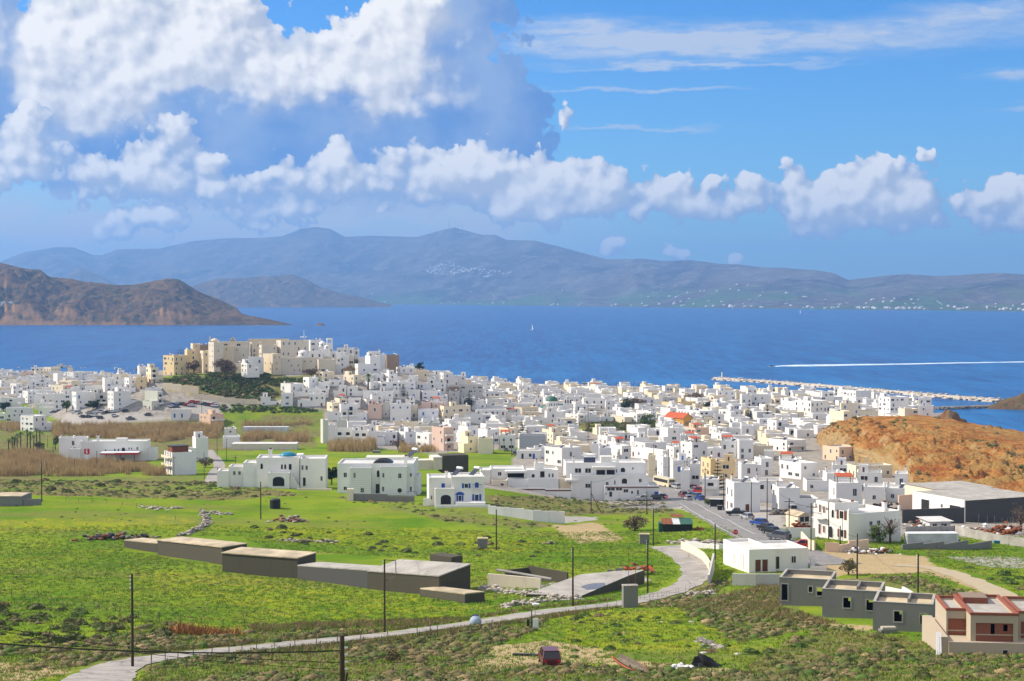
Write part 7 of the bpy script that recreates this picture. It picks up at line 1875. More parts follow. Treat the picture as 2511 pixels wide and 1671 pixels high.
# dark crumpled mound in the foreground
q = ghit(*TG2(1765, 1455)); root = empty('black_mound', q, .2, 'black crumpled mound in the foreground meadow', 'black_mound')
v, f = ICO3; v = v.copy(); v = np.sign(v) * np.abs(v) ** 1.5 * np.array([1.5, .8, 1.0]) * (1 + 1.1 * fbm(v[:, 0] * 2.2, v[:, 1] * 2.2 + v[:, 2] * 1.5, 5, .6, 4))[:, None]; v[:, 0] -= v[:, 2] * .5
mk('sheet', v, f, 'tarp_black', root, False)

# ------------------------------------------------------------------ breakwater, quay, sea things
def sea_pt(px, py): return at(px, py, CAM_H * F / (py - HY))
bwp = [OV(*q) for q in ((1646, 874), (1760, 881), (1900, 892), (2050, 905), (2200, 918), (2305, 926))]
P_ = [plane_pt(*q, 0) for q in bwp]; root = empty('breakwater', P_[0], 0, 'long pale rock breakwater across the harbour mouth', 'breakwater')
mb = MB()
for a, b_ in zip(P_, P_[1:]):
    a, b_ = a - P_[0], b_ - P_[0]; d_ = (b_ - a).normalized(); nn = Vector((-d_.y, d_.x, 0))
    V = [a - nn * 7, a + nn * 7, a + nn * 2.2, a - nn * 2.2, b_ - nn * 7, b_ + nn * 7, b_ + nn * 2.2, b_ - nn * 2.2]
    V = [(w.x, w.y, (-1.5 if i % 4 < 2 else 2.2)) for i, w in enumerate(V)]; mb.add(V, [(0, 4, 7, 3), (3, 7, 6, 2), (2, 6, 5, 1), (0, 3, 2, 1), (4, 5, 6, 7)])
mb.build('core', 'stone_pale', root)
for i in range(300):
    t = (i + RND.random()) / 300 * (len(P_) - 1); j = min(int(t), len(P_) - 2); q = P_[j].lerp(P_[j + 1], t - j) - P_[0]; w = RND.uniform(-6.5, 5); s_ = RND.uniform(.7, 1.5)
    d_ = (P_[j + 1] - P_[j]).normalized(); nn = Vector((-d_.y, d_.x, 0)); q = q + nn * w
    mkobj('boulder', RND.choice(STM['stone_pale']), root, (q.x, q.y, .3 + 2.4 * (1 - min(1, abs(w) / 6.5))), RND.uniform(0, 6), (s_, s_, s_ * .8))
g = P_[0] + Vector((6, 0, 2.4)); root = empty('harbour_light', g, 0, 'small white harbour light on the tip of the breakwater', 'beacon'); mb = MB(); mb.cyl(0, 0, 0, 4.6, .7, 0, 10, .5); mb.build('tower', 'white', root); mb = MB(); mb.cyl(0, 0, 4.61, 5.6, .45, 0, 8, .4); mb.dome(0, 0, 5.6, .5, .5, .3, 0, 8, 3); mb.build('lantern', 'shutter_green', root)
jp = [plane_pt(*TG(x, y), 0) for x, y in ((1640, 412), (1800, 408), (1960, 402), (2110, 398))]
root = empty('causeway', jp[0], 0, 'low dark stone causeway leading to the islet', 'causeway'); mb = MB()
for a, b_ in zip(jp, jp[1:]): mb.bar(a - jp[0], b_ - jp[0], 4.2, 0, 6)
o = mb.build('core', 'stone_dark', root); o.scale = (1, 1, .45)
for i in range(90):
    t = RND.random() * (len(jp) - 1); j = min(int(t), len(jp) - 2); q = jp[j].lerp(jp[j + 1], t - j) - jp[0]; s_ = RND.uniform(.7, 1.5); mkobj('boulder', RND.choice(STM['stone_dark']), root, (q.x + RND.uniform(-1, 1), q.y + RND.uniform(-5, 4), RND.uniform(.2, 1.6)), 0, (s_, s_, s_ * .7))
# quay
qp = [plane_pt(*TI(x, y), 1.9) for x, y in ((575, 250), (640, 240), (860, 238), (1090, 262), (1340, 306), (1600, 335), (1790, 356), (1790, 420), (1400, 400), (1000, 330), (760, 288))]
n = len(qp); o = mk('quay', [tuple(p_) for p_ in qp] + [(p_.x, p_.y, -2) for p_ in qp], [tuple(range(n))] + [(i, i + n, (i + 1) % n + n, (i + 1) % n) for i in range(n)], 'slab'); o['kind'] = 'structure'
h = Hero('harbour_office', 'long white harbour office with dark windows on the quay', 'building', TF5, 180, 248, 38, float(plane_pt(*TF5(180, 248), 1.9).y))
h.box(180, 330, 175, 0, 22, 'white', .3)
for i in range(6): h.lwin('d', 2.5 + i * 3.4, 1.2, .8, 1.5)
for i in range(3): win_front(h.root, 1.5 + i * 2.0, .3, 1.2, 2.1, 'G', 0)
mb = MB(); mb.box(1, 6, 6, 12, h.lz(175) + .01, h.lz(175) + 2.2); h.mesh('upper_room', mb, 'white'); mb = MB(); mb.box(.7, 6.3, 5.7, 12.3, h.lz(175) + 2.21, h.lz(175) + 2.5); h.mesh('red_roof', mb, 'tile_red')
def lamp(label, P0_, hgt):
    root = empty('street_lamp', P0_, 0, label, 'street lamp', 'lamps along the quay'); mb = MB(); mb.bar((0, 0, 0), (0, 0, hgt), .09, 0, 6, .06); mb.build('post', 'iron', root)
    mb = MB(); mb.bar((0, 0, hgt), (1.0, 0, hgt + .3), .05); mb.bar((0, 0, hgt), (-1.0, 0, hgt + .3), .05); mb.build('arm', 'iron', root)
    for x in (-1.2, 1.2): mb = MB(); mb.box(x - .35, x + .35, -.14, .14, hgt + .22, hgt + .36); mb.build('lantern', 'plastic_white', root)
    return root
for i, (x, y) in enumerate(((420, 215), (508, 225), (590, 240), (672, 250), (762, 262), (852, 285), (990, 300), (1128, 320), (1272, 335), (1450, 350), (1680, 360), (555, 205), (735, 235), (875, 265), (1010, 290), (1170, 310))):
    p_ = plane_pt(*TF5(x, y), 1.9); lq(lamp(None, p_, 8.0 if i < 11 else 6.5), 'slim harbour lamp post')
# wake of a boat, islet, sails
m, k, b = newmat('foam')
p = pos(k); sx = k.n('ShaderNodeSeparateXYZ'); k.link(p, sx.inputs[0])
nf = k.noise(k.vmath('MULTIPLY', p, (0.03, 0.12, 0)), 1.0, 7, .7)
basecol(k, b, k.mix(k.mr(nf, .38, .58), (0.03, 0.26, 0.52), (0.80, 0.84, 0.86))); b.inputs['Roughness'].default_value = .6
wp = [(1775, 844.5, .8), (1800, 842, 2.6), (1850, 841.5, 4.4), (1950, 840, 3.6), (2080, 838, 2.6), (2200, 835.5, 2.2), (2356, 833, 1.8), (2480, 831.5, 1.4)]
V = []
for x, y, w in wp: V += [tuple(plane_pt(*OV(x, y + w / 2), .06)), tuple(plane_pt(*OV(x, y - w / 2), .06))]
o = mk('boat_wake', V, [(2 * i, 2 * i + 2, 2 * i + 3, 2 * i + 1) for i in range(len(wp) - 1)], 'foam'); tag(o, 'long white wake of a boat on the sea', None, None, 'stuff')
q = plane_pt(*OV(1775, 845), 0); root = empty('speedboat', q, 1.6, 'tiny white motor boat at the head of the wake', 'boat'); mb = MB(); mb.prism([(-1.3, .9), (-.9, -.2), (.9, -.2), (1.3, .9)], -4, 3); mb.add([(-1.3, 3, .9), (-.9, 3, -.2), (.9, 3, -.2), (1.3, 3, .9), (0, 5.6, 1.1)], [(0, 1, 4), (1, 2, 4), (2, 3, 4), (3, 0, 4)]); mb.build('hull', 'plastic_white', root); mb = MB(); mb.box(-.8, .8, -1.5, 1.2, .9, 2.0); mb.build('cabin', 'glass', root)
def sail(label, px, py, hgt):
    q = plane_pt(px, py, 0); root = empty('sailing_boat', q, .6, label, 'boat'); mb = MB(); mb.prism([(-1.4, 1.1), (-.7, -.3), (.7, -.3), (1.4, 1.1)], -4.5, 4.5); mb.build('hull', 'plastic_white', root); mb = MB(); mb.bar((0, 0, 1), (0, 0, hgt), .09); mb.build('mast', 'steel', root); mk('sail', [(.05, -.2, 2), (.05, -4, 2.2), (.05, -.2, hgt * .95), (.11, -.2, 2), (.11, -4, 2.2), (.11, -.2, hgt * .95)], [(0, 1, 2), (5, 4, 3), (0, 3, 4, 1), (1, 4, 5, 2), (2, 5, 3, 0)], 'frame_white', root)
sail('sailing boat far out on the open sea', *OV(1224, 760), 15); sail('tiny pale boat below the far right shore', 1962, 769, 22)
rock_mound('sea_rock', 786, 799, 4230, 14, 7, 5, 'headland_scrub', 4)

# ------------------------------------------------------------------ far white houses and masts of the islands
mb = MB(); mb.box(-.5, .5, -.5, .5, -1, .55); mb.box(-.1, .5, -.3, .5, .551, .85); FAR = mb.mesh('far_house', ['white'])
pxs_, tt_, XI, YI, ZI = ISL; nfar = 0
def far_house(px, tv, w, lab, grp):
    i = int(np.clip(np.searchsorted(tt_, tv), 1, 108)); j = int(np.clip(np.searchsorted(pxs_, px), 1, len(pxs_) - 2))
    o = mkobj('far_house', FAR, None, (XI[i, j], YI[i, j], ZI[i, j] + 1), RND.uniform(0, 1.5), (w * RND.uniform(.8, 1.8), w * .8, w * RND.uniform(.45, .7))); tag(o, lab, 'house', grp)
for n_, (x0, x1), (t0, t1), (w0, w1), lab, grp in ((95, (1010, 1240), (.44, .54), (12, 24), 'tiny white house of the hillside village on the far island', 'village houses on the far island'),
        (75, (1450, 2511), (.02, .10), (10, 20), 'tiny white house along the shore of the far island', 'shore houses on the far island'),
        (60, (1500, 2511), (.12, .40), (9, 18), 'tiny white house on the lower slopes of the far island', 'slope houses on the far island'),
        (30, (900, 1450), (.03, .40), (9, 16), 'tiny white house on the plain of the far island', 'plain houses on the far island')):
    for i in range(n_):
        px = RND.gauss((x0 + x1) / 2, (x1 - x0) / 4) if 'village' in grp else RND.uniform(x0, x1)
        far_house(px, RND.uniform(t0, t1), RND.uniform(w0, w1), lab, grp)
jm = int(np.searchsorted(pxs_, D(1045, 0)[0])); im = 109
for dx_, hh, w in ((-60, 105, 3), (10, 75, 2.5), (50, 60, 2), (95, 70, 2.2)):
    root = empty('radio_mast', (XI[im, jm] + dx_, YI[im, jm], ZI[im, jm] - 8), 0); mb = MB(); mb.bar((0, 0, 0), (0, 0, hh), w, 0, 4, w * .5); mb.build('mast', 'iron', root); lq(root, 'thin radio mast'); tag(root, {-60: 'tallest radio mast, leftmost on the island summit', 10: 'second radio mast from the left on the island summit', 50: 'third radio mast from the left on the island summit', 95: 'rightmost radio mast on the island summit'}[dx_], 'mast', 'masts on the far summit'); LQ.pop()
for i, (x, w) in enumerate(((6, 10), (22, 14), (34, 22))):
    q = at(*OV(x, 699), 4345); o = mkobj('far_house', FAR, None, (q.x, q.y, q.z), .2, (w, 8, 7)); tag(o, ['white house at the left edge of the headland', 'white house in the middle of three on the headland', 'widest white house of three on the headland'][i], 'house', 'houses on the headland')
# rooftop aerials by the castle
root = empty('radar_mast', at(*TC5(150, 82), 985), 0, 'white antenna mast with dishes on the castle roofs', 'antenna'); mb = MB(); mb.bar((0, 0, 0), (0, 0, 6), .12); mb.bar((-1.8, 0, 1.4), (1.8, 0, 1.4), .1); mb.build('mast', 'plastic_white', root)
for x in (-1.8, -.5, 1.2): mb = MB(); mb.dome(x, 0, 1.5, .6, .6, .6, 0, 8, 3); mb.build('dish', 'plastic_white', root)

# ------------------------------------------------------------------ poles and wires
def pole(t, x, yt, yb, words='dark wooden utility pole', arm=True, r=.13, Y=None, label=None, brace=False):
    g = ghit(*t(x, yb)) if Y is None else at(*t(x, yb), Y)
    H_ = (yb - yt) / t.sc * g.y / F
    root = empty('utility_pole', g, RND.uniform(-.3, .3), label, 'pole', 'utility poles')
    mb = MB(); mb.bar((0, 0, -.6), (0, 0, H_), r, 0, 8, r * .72); mb.build('post', 'wood_pole', root)
    if arm:
        mb = MB(); mb.box(-.9, .9, -.06, .06, H_ - .75, H_ - .62); mb.build('crossarm', 'wood_pole', root)
        for q in (-.8, -.3, .3, .8): mb = MB(); mb.cyl(q, 0, H_ - .618, H_ - .42, .05, 0, 6); mb.build('insulator', 'plastic_white', root)
    else:
        for i in range(4): mb = MB(); mb.box(-.22, -.1, -.05, .05, H_ - .3 - i * .35, H_ - .18 - i * .35); mb.build('insulator', 'plastic_white', root)
    if brace: mb = MB(); mb.bar((0, 0, H_ * .62), (brace, 0, -.3), .08); mb.build('brace', 'wood_pole', root)
    if label is None: lq(root, words)
    return root, g, H_
PO = {}
for key, x, yt, yb, ar in (('a', 305, 1318, 1535, 0), ('c', 1318, 1258, 1395, 0), ('d', 1490, 1240, 1366, 0), ('e', 600, 1108, 1195, 0), ('f', 96, 1062, 1155, 0), ('g', 1142, 1172, 1266, 0), ('h', 1972, 1228, 1332, 0),
                           ('i', 2112, 1273, 1372, 0), ('j', 1645, 1205, 1290, 0), ('k', 1503, 1170, 1256, 0)):
    PO[key] = pole(OV, x, yt, yb, arm=bool(ar), r=.14)
r_, g_, H_ = pole(OV, 885, 1286, 1455, arm=False, label='wooden pole with a square bracket at its top, beside the lane')
mb = MB(); mb.bar((0, 0, H_ - .05), (1.25, 0, H_ - .15), .05); mb.bar((1.25, 0, H_ - .15), (1.3, 0, H_ - 1.9), .05); mb.bar((1.3, 0, H_ - 1.9), (.1, 0, H_ - 2.4), .05); mb.build('bracket', 'wood_grey', r_); PO['b'] = (r_, g_, H_)
# the near pole at the bottom edge
q = at(*OV(787, 1462), 95); zb_ = gz(q.x, q.y); root = empty('utility_pole', (q.x, q.y, zb_), .1, 'thick dark pole with white insulators cut by the bottom edge', 'pole', 'utility poles'); H_ = q.z - zb_
mb = MB(); mb.bar((0, 0, -.5), (0, 0, H_), .17, 0, 10, .14); mb.build('post', 'wood_pole', root)
for i in range(5): mb = MB(); mb.box(.12, .34, -.04, .04, H_ - .35 - i * .42, H_ - .25 - i * .42); mb.build('insulator', 'plastic_white', root)
mb = MB(); mb.bar((.3, 0, H_ - 2.2), (.15, 0, H_ - 3.4), .05); mb.build('cable_loop', 'iron', root)
PO['n'] = (root, Vector((q.x, q.y, zb_)), H_)
for x, yt, yb, br in ((55, 585, 1045, 2.6), (860, 735, 1075, False), (960, 50, 500, False), (1175, 130, 570, False), (1440, 290, 655, False), (1590, 335, 690, False), (1702, 390, 862, False), (1970, 470, 1012, False), (490, 465, 840, False), (600, 465, 852, False)):
    PO['s%d' % x] = pole(TS, x, yt, yb, arm=x in (960, 1590, 1702), brace=br, r=.13)
root = empty('pole_platform', PO['s490'][1], 0, 'steel transformer frame between two poles in front of the long white block', 'transformer'); d_ = PO['s600'][1] - PO['s490'][1]; mb = MB()
for z in (5.6, 4.9): mb.bar((0, 0, z), (d_.x, d_.y, z), .07)
mb.build('beam', 'iron', root); mb = MB(); mb.box(d_.x * .35, d_.x * .65, d_.y - .4, d_.y + .3, 2.2, 3.4); mb.build('transformer', 'concrete', root)
for x, yt, yb in ((140, -60, 212), (268, -90, 282), (447, 70, 397), (625, 110, 502), (863, 296, 505), (768, 100, 412)): PO['r%d' % x] = pole(TH2, x, yt, yb, arm=x in (447, 625), r=.12)
for x, yt, yb in ((622, 940, 1078), (430, 1060, 1172), (480, 1110, 1272), (673, 1270, 1402), (875, 1200, 1402), (1570, 1245, 1422), (1843, 1215, 1452), (1965, 1350, 1452), (2045, 1090, 1292), (1960, 970, 1252), (2125, 1240, 1475), (1820, 730, 880), (1440, 990, 1110), (2215, 905, 985)): pole(TJ, x, yt, yb, arm=x in (622, 1570, 2125), r=.12)
for x, yt, yb in ((1165, 560, 900), (1875, 750, 882), (438, 250, 690), (2020, 230, 400), (2110, 210, 400), (790, 690, 860)): pole(TD5, x, yt, yb, arm=False, r=.12)
for x, yt, yb in ((650, 840, 1105), (910, 940, 1170), (2015, 400, 1000), (730, 780, 1090), (800, 900, 1110), (1880, 470, 680)): pole(TE5, x, yt, yb, arm=False, r=.12)
for x, yt, yb in ((1105, 760, 1020), (615, 770, 920)): pole(TB5, x, yt, yb, arm=False, r=.12)
def cable(name, label, a, b_, sag, r=.02, group='overhead wires', n=14):
    V, Fc = [], []
    for i in range(n + 1):
        t = i / n; p_ = a.lerp(b_, t); p_.z -= sag * 4 * t * (1 - t)
        for k_ in range(3): an = k_ * 2.094; V.append((p_.x + r * .3 * math.cos(an), p_.y + r * math.cos(an), p_.z + r * math.sin(an)))
    for i in range(n):
        for k_ in range(3): Fc.append((i * 3 + k_, i * 3 + (k_ + 1) % 3, i * 3 + 3 + (k_ + 1) % 3, i * 3 + 3 + k_))
    o = mk(name, V, Fc, 'iron'); tag(o, label, 'wire', group); return o
def top(k_, dz=0.3): r_, g_, h_ = PO[k_]; return Vector((g_.x, g_.y, g_.z + h_ - dz))
nt = top('n', .9)
cable('overhead_cable', 'thick black cable sagging across the lower left corner', at(*OV(-60, 1476), 92), nt, .35, .05)
cable('overhead_cable', 'thin black wire above the thick cable at lower left', at(*OV(-60, 1432), 96), top('n', 1.6), .5, .025)
cable('overhead_cable', 'second thin wire above the thick cable at lower left', at(*OV(-60, 1440), 97), top('n', 2.0), .45, .02)
for a, b_, lab in (('s55', 's490', 'wire from the braced pole to the transformer frame'), ('s600', 's1440', 'wire crossing the street from the transformer poles'), ('s1440', 's1590', 'wire along the far side of the street'), ('s1702', 's1970', 'wire over the right pavement of the street'), ('s1970', 'r140', 'wire leading from the street to the right'), ('r140', 'r268', 'wire between the first yard poles'), ('r268', 'r447', 'wire between the middle yard poles'), ('r447', 'r625', 'wire over the small cream hut'), ('r625', 'r863', 'wire past the balconied house'), ('r863', 'h', 'wire over the dirt lot'), ('s960', 's1175', 'wire between the upper street poles')):
    cable('overhead_cable', lab, top(a), top(b_), .5, .035)

# ------------------------------------------------------------------ fences
def fence(label, pts, n, hgt, t=None, rows=2, mat='wood_grey', r=.045):
    P_ = [ghit(*p_) for p_ in pts]; root = empty('wire_fence', P_[0], 0, label, 'fence'); L_ = []
    for i in range(n):
        s = i / (n - 1) * (len(P_) - 1); j = min(int(s), len(P_) - 2); q = P_[j].lerp(P_[j + 1], s - j); X, Y = q.x + RND.uniform(-.15, .15), q.y + RND.uniform(-.2, .2)
        p_ = Vector((X - P_[0].x, Y - P_[0].y, gz(X, Y) - P_[0].z)); h_ = hgt * RND.uniform(.85, 1.1); tl_ = RND.uniform(-.12, .12) * h_
        mb = MB(); mb.bar(p_ - Vector((0, 0, .2)), p_ + Vector((tl_, 0, h_)), r, 0, 5); mb.build('post', mat, root); L_.append(p_ + Vector((tl_, 0, h_)))
    for k_ in range(rows):
        mb = MB()
        for a, b_ in zip(L_, L_[1:]): mb.bar(a - Vector((0, 0, .1 + k_ * .4)), b_ - Vector((0, 0, .1 + k_ * .4)), .008, 0, 3)
        mb.build('wire', 'iron', root)
fence('thin wire fence across the lower left meadow', [TE2(*q) for q in ((0, 990), (240, 1030), (490, 1075), (860, 1140), (1240, 1185), (1640, 1210))], 15, 1.1)
fence('wire fence on posts along the upper side of the lane', [TE2(1010, 1430), TE2(1230, 1425), TE2(1510, 1405), TF2(80, 1370), TF2(400, 1325), TF2(760, 1300), TF2(1200, 1262), TF2(1330, 1275), TF2(1660, 1235)], 20, 1.25)
fence('wire fence on posts along the lower side of the lane', [TE2(1010, 1480), TE2(1370, 1480), TF2(180, 1405), TF2(500, 1370), TF2(930, 1330), TF2(1600, 1245)], 16, 1.1)
fence('row of thin stakes between the lane and the rubble heap', [TG2(1200, 905), TG2(1350, 900), TG2(1500, 870), TG2(1680, 825)], 14, .9, r=.02)
fence('thin stakes beside the lane in front of the platform', [TG2(10, 1175), TG2(170, 1150), TG2(480, 1070), TG2(760, 1010), TG2(1040, 970)], 14, 1.0, r=.022)
fence('wire fence in the upper left meadow', [TE2(*q) for q in ((445, 360), (640, 368), (870, 395), (1110, 420), (1250, 545))], 10, 1.0)
fence('row of posts at the back of the junk yard', [TH2(1990, 290), TH2(2150, 300), TH2(2240, 320), TH2(2340, 330)], 8, 2.2, r=.05)

# ------------------------------------------------------------------ vehicles
for nm, c_ in (('car_white', (.66, .67, .68)), ('car_silver', (.36, .37, .39)), ('car_black', (.018, .02, .023)), ('car_blue', (.02, .07, .30)), ('car_red', (.40, .02, .02)), ('car_grey', (.11, .12, .13)), ('car_maroon', (.10, .012, .02)), ('car_cream', (.62, .55, .38))):
    plain(nm, c_, .28, .05, .5, spec=.5)
def body_profile(kind):
    # side outlines (along x = length, z): body below, cabin above
    if kind == 'pickup': return 5.0, 1.75, [(-2.5, .45), (2.45, .45), (2.5, .8), (2.35, 1.02), (1.0, 1.1), (-2.45, 1.1), (-2.5, .9)], [(1.15, 1.1), (.55, 1.68), (-.7, 1.7), (-.85, 1.1)]
    if kind == 'van': return 4.6, 1.8, [(-2.3, .4), (2.25, .4), (2.3, .8), (1.9, 1.1), (-2.3, 1.1)], [(1.9, 1.1), (1.2, 1.95), (-2.25, 1.98), (-2.3, 1.1)]
    if kind == 'suv': return 4.4, 1.82, [(-2.2, .42), (2.15, .42), (2.2, .85), (2.0, 1.02), (1.0, 1.08), (-2.15, 1.1), (-2.2, .9)], [(1.1, 1.08), (.45, 1.68), (-1.75, 1.72), (-2.12, 1.1)]
    return 3.9, 1.66, [(-1.92, .36), (1.9, .36), (1.95, .7), (1.75, .84), (.85, .93), (-1.85, .95), (-1.95, .7)], [(.95, .93), (.3, 1.42), (-1.2, 1.44), (-1.82, .95)]
CARM = {}
def car_meshes(kind, col):
    key = (kind, col)
    if key in CARM: return CARM[key]
    L_, W_, lo, hi = body_profile(kind); w = W_ / 2
    b0 = MB(); b0.prism(lo, -w, w, 0); body = b0.mesh('body', [col])
    c0 = MB(); n = len(hi); V = [(x, -w * (.97 if z < 1.2 else .80), z + .002) for x, z in hi] + [(x, w * (.97 if z < 1.2 else .80), z + .002) for x, z in hi]
    c0.add(V, [tuple(range(n)), tuple(range(2 * n - 1, n - 1, -1))] + [(i, i + n, (i + 1) % n + n, (i + 1) % n) for i in range(n)]); cabin = c0.mesh('windows', ['glass'])
    r0 = MB(); x1, x0 = hi[1][0], hi[2][0]; zt_ = max(hi[1][1], hi[2][1]); r0.box(x0 - .05, x1 + .05, -w * .82, w * .82, zt_ - .03, zt_ + .05)
    for sx_ in (-1, 1):
        for a, b_ in ((hi[0], hi[1]), (hi[3], hi[2]), (((hi[0][0] + hi[3][0]) / 2 - .2, hi[0][1]), ((hi[1][0] + hi[2][0]) / 2 - .2, zt_))): r0.bar((a[0], sx_ * w * .96, a[1]), (b_[0], sx_ * w * .82, b_[1]), .045, 0)
    roof = r0.mesh('roof', [col])
    t0 = MB(); t0.bar((0, -.1, 0), (0, .1, 0), .31, 0, 12); t0.bar((0, -.115, 0), (0, .115, 0), .18, 1, 10); wheel = t0.mesh('wheel', ['tyre', 'steel'])
    l0 = MB(); l0.box(-.03, .03, -.16, .16, -.07, .07); hl = l0.mesh('headlight', ['plastic_white']); l1 = MB(); l1.box(-.03, .03, -.14, .14, -.1, .1); tlm = l1.mesh('tail_light', ['red_paint'])
    CARM[key] = (L_, W_, lo, body, cabin, roof, wheel, hl, tlm); return CARM[key]
CN = {'car_white': 'white', 'car_silver': 'silver', 'car_black': 'black', 'car_blue': 'blue', 'car_red': 'red', 'car_grey': 'dark grey', 'car_maroon': 'maroon', 'car_cream': 'cream'}
KN = {'hatch': 'small car', 'suv': 'large car', 'van': 'van', 'pickup': 'pickup truck'}
def car(t, x, yb, ang, col='car_white', kind='hatch', label=None, where=None, Y=None, z=None, group='parked cars'):
    g = ghit(*t(x, yb)) if z is None else plane_pt(*t(x, yb), z)
    L_, W_, lo, body, cabin, roof, wheel, hl, tlm = car_meshes(kind, col)
    root = empty('parked_car' if kind != 'pickup' else 'pickup_truck', (g.x, g.y, g.z + .08), math.radians(ang), label, 'car' if kind in ('hatch', 'suv') else kind if kind == 'van' else 'pickup', group)
    mkobj('body', body, root); mkobj('windows', cabin, root); mkobj('roof', roof, root)
    for sx_ in (-1, 1):
        for sy in (-1, 1): mkobj('wheel', wheel, root, (sx_ * L_ * .31, sy * (W_ / 2 - .08), .31))
        mkobj('headlight', hl, root, (lo[2][0] - .02, sx_ * W_ * .34, .68)); mkobj('tail_light', tlm, root, (-L_ / 2 - .0, sx_ * W_ * .38, .8))
    if label is None: lq(root, KN[kind].split()[0] + ' ' + CN[col] + ' car' if 'car' in KN[kind] else CN[col] + ' ' + KN[kind])
    return root
w, s_, k_, bl, rd, gr = 'car_white', 'car_silver', 'car_black', 'car_blue', 'car_red', 'car_grey'
for x, y, a, c_, kd in ((1065, 785, 160, w, 'hatch'), (1128, 795, 80, w, 'van'), (1280, 795, 170, s_, 'hatch'), (1385, 785, 165, w, 'hatch'), (1465, 785, 95, w, 'van'), (1545, 785, 170, k_, 'hatch'), (1600, 780, 170, w, 'hatch'), (1658, 772, 170, w, 'hatch'),
                       (1190, 850, 150, k_, 'hatch'), (1270, 850, 150, k_, 'hatch'), (1350, 835, 165, w, 'suv'), (1440, 865, 150, k_, 'hatch'), (1655, 835, 20, w, 'hatch'), (1880, 880, 175, gr, 'pickup'), (2130, 820, 170, gr, 'hatch'), (1800, 768, 170, k_, 'hatch'), (770, 795, 175, gr, 'suv'), (90, 1045, 70, s_, 'hatch'), (1455, 650, 60, s_, 'hatch')): car(TA5, x, y, a, c_, kd)
for x, y, a, c_, kd in ((245, 1090, 170, bl, 'hatch'), (235, 1115, 170, w, 'hatch'), (320, 1070, 170, w, 'hatch'), (385, 1080, 165, k_, 'hatch'), (300, 1120, 175, gr, 'hatch'), (455, 1092, 170, rd, 'hatch'), (520, 1100, 175, w, 'hatch'), (530, 1050, 150, rd, 'hatch'), (610, 1060, 160, rd, 'hatch'), (665, 1070, 160, w, 'hatch'), (705, 1080, 160, k_, 'hatch'), (755, 1090, 160, k_, 'hatch'), (800, 1095, 160, rd, 'hatch'), (865, 1110, 170, w, 'suv'), (425, 1172, 170, s_, 'hatch'), (850, 1075, 170, w, 'hatch')): car(TB5, x, y, a, c_, kd)
for x, y, a, c_, kd in ((1285, 700, 110, s_, 'suv'), (1210, 665, 95, gr, 'suv'), (1485, 725, 155, rd, 'suv'), (1535, 745, 150, s_, 'hatch'), (1635, 770, 150, rd, 'van'), (1380, 822, 100, 'car_maroon', 'suv'), (1448, 868, 105, s_, 'hatch'), (1515, 825, 120, bl, 'hatch'), (1570, 845, 110, gr, 'suv'), (1625, 870, 110, bl, 'hatch'), (820, 880, 170, s_, 'pickup'), (955, 880, 175, k_, 'suv'), (1060, 850, 165, gr, 'hatch'), (690, 835, 175, s_, 'hatch'), (2155, 1090, 178, k_, 'pickup'), (2255, 1030, 150, w, 'hatch'), (2310, 1145, 110, s_, 'hatch')): car(TS, x, y, a, c_, kd)
for x, y, a, c_, kd in ((203, 296, 130, bl, 'hatch'), (258, 338, 120, k_, 'hatch'), (298, 366, 125, k_, 'hatch'), (365, 415, 135, gr, 'suv'), (555, 480, 165, rd, 'hatch'), (1748, 452, 175, bl, 'hatch'), (460, 190, 100, w, 'van')): car(TH2, x, y, a, c_, kd)
for x, y, a, c_, kd in ((735, 620, 160, w, 'hatch'), (1415, 512, 160, w, 'suv')): car(TG, x, y, a, c_, kd)
for x, y, a, c_, kd in ((155, 835, 90, gr, 'hatch'), (225, 870, 95, gr, 'suv')): car(TI, x, y, a, c_, kd)
for x, y, a, c_ in ((350, 198, 20, w), (385, 205, 20, w), (440, 218, 20, w), (530, 236, 20, bl), (580, 240, 20, bl), (640, 256, 20, w), (690, 266, 20, k_)): car(TF5, x, y, a, c_, 'hatch', None, None, None, 1.9)
for x, y, a, c_, kd in ((655, 245, 5, w, 'van'), (690, 248, 5, w, 'van'), (735, 258, 80, bl, 'van'), (850, 240, 60, w, 'van'), (880, 240, 60, w, 'van')): car(TI, x, y, a, c_, kd, None, None, None, 1.9)
mc = car(TG2, 490, 1440, 96, 'car_maroon', 'suv', 'old dark maroon car standing alone on the bare foreground patch', None, None, None, None); mc.scale = (.86, .92, .92)
mc['group'] = 'cars'
# coach
g = ghit(*TS(1110, 668)); root = empty('coach', g, math.radians(112), 'cream coach standing at the top of the street', 'bus')
mb = MB(); mb.prism([(-5.5, .4), (5.4, .4), (5.55, 1.6), (5.2, 3.1), (-5.4, 3.15), (-5.5, 2.9)], -1.25, 1.25); mb.build('body', 'car_cream', root)
mb = MB(); mb.box(-4.8, 4.8, -1.275, -1.253, 1.6, 2.6); mb.build('window_band', 'glass', root); mb = MB(); mb.box(-4.8, 4.8, 1.253, 1.275, 1.6, 2.6); mb.build('window_band', 'glass', root); mb = MB(); mb.box(-5.53, -5.505, -1.0, 1.0, 1.9, 2.75); mb.build('rear_window', 'glass', root); mb = MB(); mb.box(-5.53, -5.505, -.5, .5, 1.2, 1.45); mb.build('number_plate', 'dark', root)
for y in (-1, 1):
    mb = MB(); mb.box(-5.53, -5.505, y - .12, y + .12, .7, 1.1); mb.build('tail_light', 'red_paint', root)
    for x in (-3.2, 3.4): mb = MB(); mb.bar((x, y * 1.15 - .12, .48), (x, y * 1.15 + .12, .48), .48, 0, 12); mb.build('wheel', 'tyre', root)
